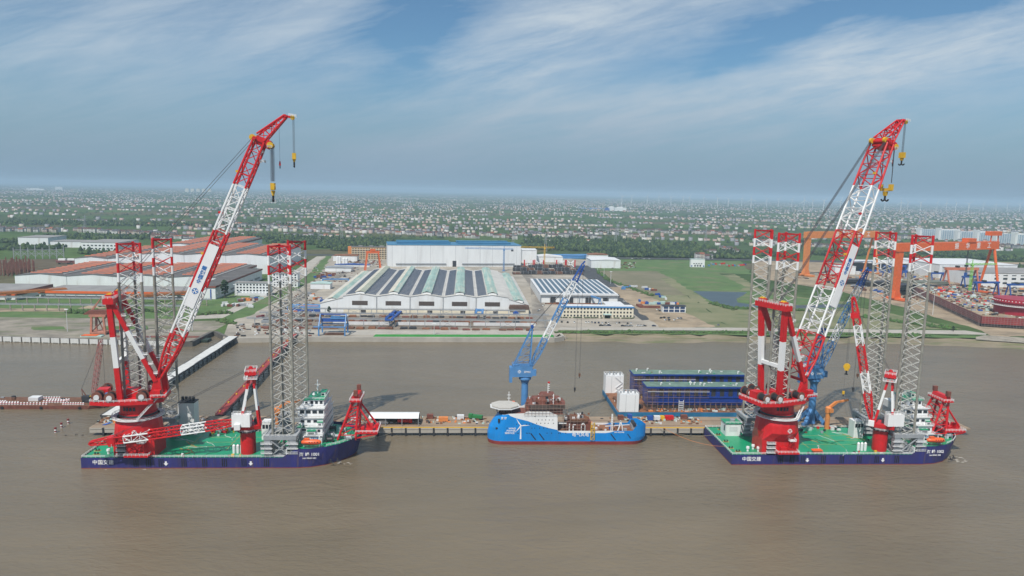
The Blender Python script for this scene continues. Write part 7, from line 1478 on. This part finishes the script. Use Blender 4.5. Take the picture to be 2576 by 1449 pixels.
bm = MB().box(-.35, .35, -.35, .35, 0, 1.1).mesh('flange_bolt', white)
for i in range(48): put('flange_bolt', bm, t, (24.8 * math.cos(i * math.pi / 24), 24.8 * math.sin(i * math.pi / 24), 14.6))
solid('slip_wall', MB().box(0, 90, -3, 0, -4, 1.6), conc2, 'concrete sill wall in front of the red hull on the slip', 'wall', (c0.x + 8, c0.y - 10, 2.5), hullrot)
for i, (px, py, w_, d_, h_, lab) in enumerate(((2262, 742, 40, 26, 13, 'grey green ship block with open decks left of the right bow leg'), (2300, 728, 70, 30, 10, 'wide grey ship block behind the red hull'), (2335, 745, 44, 24, 9, 'pale grey ship block on the yard behind the lamp post'), (2180, 722, 60, 24, 6, 'dark flat ship block behind the tilted blue boom'), (2125, 716, 50, 22, 5, 'dark blue flat ship block near the far gantry foot'))):
    p = G(px, py); t = thing('ship_block', lab, 'ship block', (p.x, p.y, GZ), YR * .5); m = M('grey_green_primer', (.17, .18, .14), .7, .2, .2) if i < 3 else dark
    for k in range(max(2, int(h_ / 3))): MB().box(k * .8, w_ - k * .8, k * .6, d_, k * 3.2 + .5, k * 3.2 + 1.2).build('deck_plate', m, t); MB().box(1.5 + k, w_ - 1.5 - k, 1.5 + k, d_ - 1, k * 3.2 + 1.2, k * 3.2 + 3.7).build('bulkhead', dark if k % 2 else m, t)
def small_gantry(px, py, span, h, m, lab, rz=.12, k=1.0):
    p = G(px, py); t = thing('gantry_crane', lab, 'gantry crane', (p.x, p.y, GZ), rz, 'small gantries in the right shipyard')
    for x in (0, span):
        for s in (-1, 1): MB().bar((x, s * h * .32, 0), (x, s * 1.2, h), 1.3 * k).build('leg', m, t)
    MB().box(-3, span + 3, -1.6 * k, 1.6 * k, h, h + 2.6 * k).build('girder', m, t); MB().box(span * .3, span * .3 + 5, -2.2, 2.2, h + 2.6 * k, h + 4.6 * k).build('trolley', dark, t)
small_gantry(2378, 722, 52, 27, M('salmon_orange_paint', (.66, .22, .13), .6), 'orange gantry before the white workshop with the dark door', .1, 1.5)
for px, py, sp, h, lab in ((2340, 712, 22, 15, 'blue gantry left of the orange yard gantry'), (2422, 722, 26, 15, 'blue gantry right under the orange yard gantry'), (2452, 742, 36, 17, 'blue gantry before the big orange gantry leg'), (2535, 748, 34, 17, 'blue gantry at the right edge above the red drum'), (2225, 697, 38, 18, 'dark blue gantry behind the right bow-side leg')): small_gantry(px, py, sp, h, dblue, lab)
tower_crane(G(2437, 752), 46, 40, 12, lime, 'lime green tower crane beside the big orange gantry leg', D2R(10))
def hall(px, py, w_, d_, h_, lab, roofm, rz, door=False, wins=0):
    p = G(px, py); t, w, d = shed('workshop', lab, 'workshop', p.x, p.x + w_, p.y, p.y + d_, h_, wclad, roofm, rz)
    if door: MB().box(w * .42, w * .68, -.3, .05, 0, h_ * .78).build('door', M('navy_door', (.03, .04, .12), .6), t)
    if wins: winrow(t, w * .1, w * .98, wins, 5, 8, w=.5); winrow(t, w * .1, w * .98, wins, 12, 15, w=.5); winrow(t, w * .1, w * .98, wins, 18, 19.4, w=.5)
hall(2361, 700, 150, 120, 24, 'white workshop with large navy door in the right shipyard', canvas, .06, True); hall(2464, 722, 200, 90, 22, 'white windowed workshop at the right edge behind the gantry legs', greyroof, .02, False, 12)
p = G(2140, 684); t = thing('open_hall', 'long open shed with pale roof and white posts behind the right boom', 'shed', (p.x, p.y, GZ), -.06); MB().box(0, 190, 0, 50, 17, 19).build('roof', canvas, t); MB().box(0, 190, 12, 12.6, 0, 17).build('back_wall', M('dim_grey_cladding', (.20, .21, .22), .7), t); MB().box(20, 170, -.6, 11, 0, 4.5).build('blue_store', dblue, t)
for k in range(8): MB().box(k * 27, k * 27 + 1.4, -.5, .9, 0, 17).build('post', white, t)
p = G(2100, 690); t, w, d = shed('store_shed', 'white box shed beside the far gantry foot', 'shed', p.x, p.x + 38, p.y, p.y + 30, 14, wclad, canvas)
mb = MB()
for k in range(700):
    px, py = random.uniform(2010, 2600), random.uniform(684, 760)
    if py > 700 + (px - 2010) * .2: continue
    p = G(px, py); s = random.uniform(.7, 4.2); mb.mi = random.choices(range(8), (5, 4, 2, 4, 4, 1, 1, 1))[0]; mb.box(p.x - s, p.x + s, p.y - s * .5, p.y + s * .5, GZ, GZ + random.uniform(.5, 3.4))
struct(mb.build('shipyard_scrap', [rust, rustp, canvas, dark, grey, orange2, dblue, seafoam]), 'stuff')
# ---- lamp posts
for px, py, h, lab in ((1503, 683, 16, 'lamp post at the top of the asphalt road'), (1519, 699, 18, 'lamp post along the asphalt road, second from the highway'), (1536, 714, 18, 'lamp post along the asphalt road, third from the highway'), (170, 834, 20, 'lamp post on the left quay'), (484, 832, 22, 'lamp post at the corner of the left quay'), (2346, 792, 30, 'tall white lamp mast beside the right bow leg'), (1092, 842, 10, 'small white post on the green strip'), (591, 745, 14, 'street lamp at the bend of the left access road'), (350, 834, 12, 'short white post by the portal crane')):
    p = G(px, py); t = thing('lamp_post', lab, 'lamp post', (p.x, p.y, GZ)); MB().tube((0, 0, 0), (0, 0, h), .32, 6, .2).build('pole', canvas, t); MB().box(-1.6, 1.6, -.7, .7, h, h + .7).build('lamp_head', white, t)
# ---- single trees
def tree(px, py, h, lab, k=0, group='trees in the yards'):
    p = G(px, py); t = thing('broadleaf_tree', lab, 'tree', (p.x, p.y, GZ), 0, group); MB().tube((0, 0, 0), (0, 0, h * .5), h * .03 + .1, 6, .12).tube((0, 0, h * .35), (h * .15, 0, h * .6), .14, 5).tube((0, 0, h * .35), (-h * .12, h * .1, h * .62), .14, 5).build('trunk', bark, t)
    mb = MB()
    for i in range(90):
        a, z = random.uniform(0, 6.28), random.random(); r = h * .26 * math.sqrt(random.random()) * (1 - abs(z - .45) * 1.1); s = h * random.uniform(.04, .075); c = (r * math.cos(a), r * math.sin(a), h * (.24 + .74 * z))
        mb.mi = random.randrange(2); mb.add([(c[0] + v[0] * s * random.uniform(.7, 1.3), c[1] + v[1] * s * random.uniform(.7, 1.3), c[2] + v[2] * s * random.uniform(.6, 1.0)) for v in ICO], [list(map(int, f)) for f in ICF] + [(6, 11, 7), (7, 11, 8), (8, 11, 9), (9, 11, 10), (10, 11, 6)])
    mb.build('crown', [leaf[k], leaf[(k + 1) % 3]], t)
for px, py, h, lab, k in ((566, 750, 22, 'tall dark tree at the corner of the grey-roofed annex', 0), (828, 792, 9, 'small tree before the left end of the ridged workshop', 0), (2398, 834, 6, 'lone dark bush on the right river road edge', 0), (485, 795, 7, 'round bush at the left access road corner', 1), (1915, 832, 5, 'bush on the river road below the right stern legs', 1), (770, 690, 8, 'tree along the left access road', 1), (120, 633, 11, 'tree before the far left workshops', 1), (160, 636, 10, 'second tree before the far left workshops', 0), (225, 636, 11, 'tree before the two storey workshop', 1)): tree(px, py, h, lab, k)

# ---- far landmarks
for i in range(6):
    px = 2312 + i * 48; p = G(px, 600 + i * 3.4); t = thing('apartment_block', f'pale blue and white apartment slab, {ordi(i + 1)} from left of the long row at right', 'apartments', (p.x, p.y, GZ), -.02 + .16, 'pale apartment slabs'); MB().box(0, 84, 0, 16, 0, 33 + (i % 2) * 4).build('walls', white, t)
    for f in range(8): MB().box(10, 83, -.3, .05, 2 + f * 4, 4.6 + f * 4).build('window_band', M('pale_blue_glazing', (.22, .36, .48), .4, .2, .3), t)
    for k in range(8): MB().box(13 + k * 9, 14.4 + k * 9, -.9, -.31, 0, 33).build('pier', white, t)
    MB().box(0, 9, -1, 17, 33 + (i % 2) * 4, 37 + (i % 2) * 4).build('stair_head', white, t)
for i in range(5): p = G(471 + i * 14, 483.5); solid('apartment_tower', MB().box(-32, 32, -20, 20, 0, 62).box(-10, 10, -12, 12, 62, 70), cream, f'pale far tower block, {ordi(i + 1)} from left of five on the left skyline', 'tower block', (p.x, p.y, GZ), 0, 'far tower blocks')
for px, py, w_, h_, m, lab in ((1527, 530, 16, 20, dblue, 'blue far factory block in the centre right distance'), (1537, 530, 22, 30, white, 'white far factory block beside the blue one'), (1560, 531, 45, 28, white, 'wide white far factory block in the centre right distance'), (90, 479, 130, 26, white, 'white far factory near the left horizon'), (150, 478, 60, 50, canvas, 'pale far block near the left horizon')): p = G(px, py); solid('far_factory', MB().box(-w_, w_, -20, 20, 0, h_).box(-w_ * .6, w_ * .4, -12, 12, h_, h_ + 4), m, lab, 'factory', (p.x, p.y, GZ))
p = G(1500, 526); solid('factory_roofs', MB().box(-150, 150, -30, 30, 0, 9).box(-100, 30, -40, -30, 0, 7), blue, 'long low light blue factory roof in the centre right distance', 'factory', (p.x, p.y, GZ))
tb = MB().tube((0, 0, 0), (0, 0, 105), 3.4, 6, 2.2); tb.box(-3, 3, -5, 5, 104, 110)
def blades(a0):
    mb = MB(); mb.v, mb.f, mb.m = list(tb.v), list(tb.f), list(tb.m)
    for k in range(3):
        a = a0 + k * 2.094; mb.tube((0, -6, 107), (62 * math.cos(a), -6, 107 + 62 * math.sin(a)), 2.6, 4, .8)
    return mb.mesh('wind_turbine', whmark)
tms = [blades(a) for a in (.2, .7, 1.2, 1.7)]
for i in range(34):
    px = 1560 + i * 30.5 + random.uniform(-9, 9); z = random.uniform(7600, 10500); d = _ray(px, 500); c = d * (z / d.y); o = put('wind_turbine', tms[i % 4], None, (c.x, c.y, GZ), random.uniform(-.4, .4)); tag(o, f'tiny white wind turbine on the right horizon, {ordi(i + 1)} from left', 'wind turbine', 'wind turbines on the horizon')
for i, (px, py, h) in enumerate(((551, 597, 46), (650, 588, 44), (803, 612, 46), (860, 606, 44), (1290, 626, 46), (1312, 590, 44), (1372, 634, 40), (1548, 616, 46), (1553, 594, 40), (1775, 612, 48), (2180, 618, 40), (215, 583, 44))):
    p = G(px, py); t = thing('lattice_pylon', f'thin grey lattice pylon, {ordi(i + 1)} of those standing in the fields', 'pylon', (p.x, p.y, GZ), 0, 'pylons in the fields'); b = MB()
    for sx, sy in ((-1, -1), (1, -1), (1, 1), (-1, 1)): b.bar((sx * 3.4, sy * 3.4, 0), (sx * .7, sy * .7, h), .45)
    for k in range(7): z, w_ = k * h / 7, 3.4 - 2.7 * k / 7; b.bar((-w_, -w_, z), (w_, -w_, z + h / 7), .3).bar((w_, -w_, z), (-w_, -w_, z + h / 7), .3)
    b.build('tower', grey, t)
    for z in (.72, .84, .95): MB().bar((-7, 0, h * z), (7, 0, h * z), .45).build('cross_arm', grey, t)
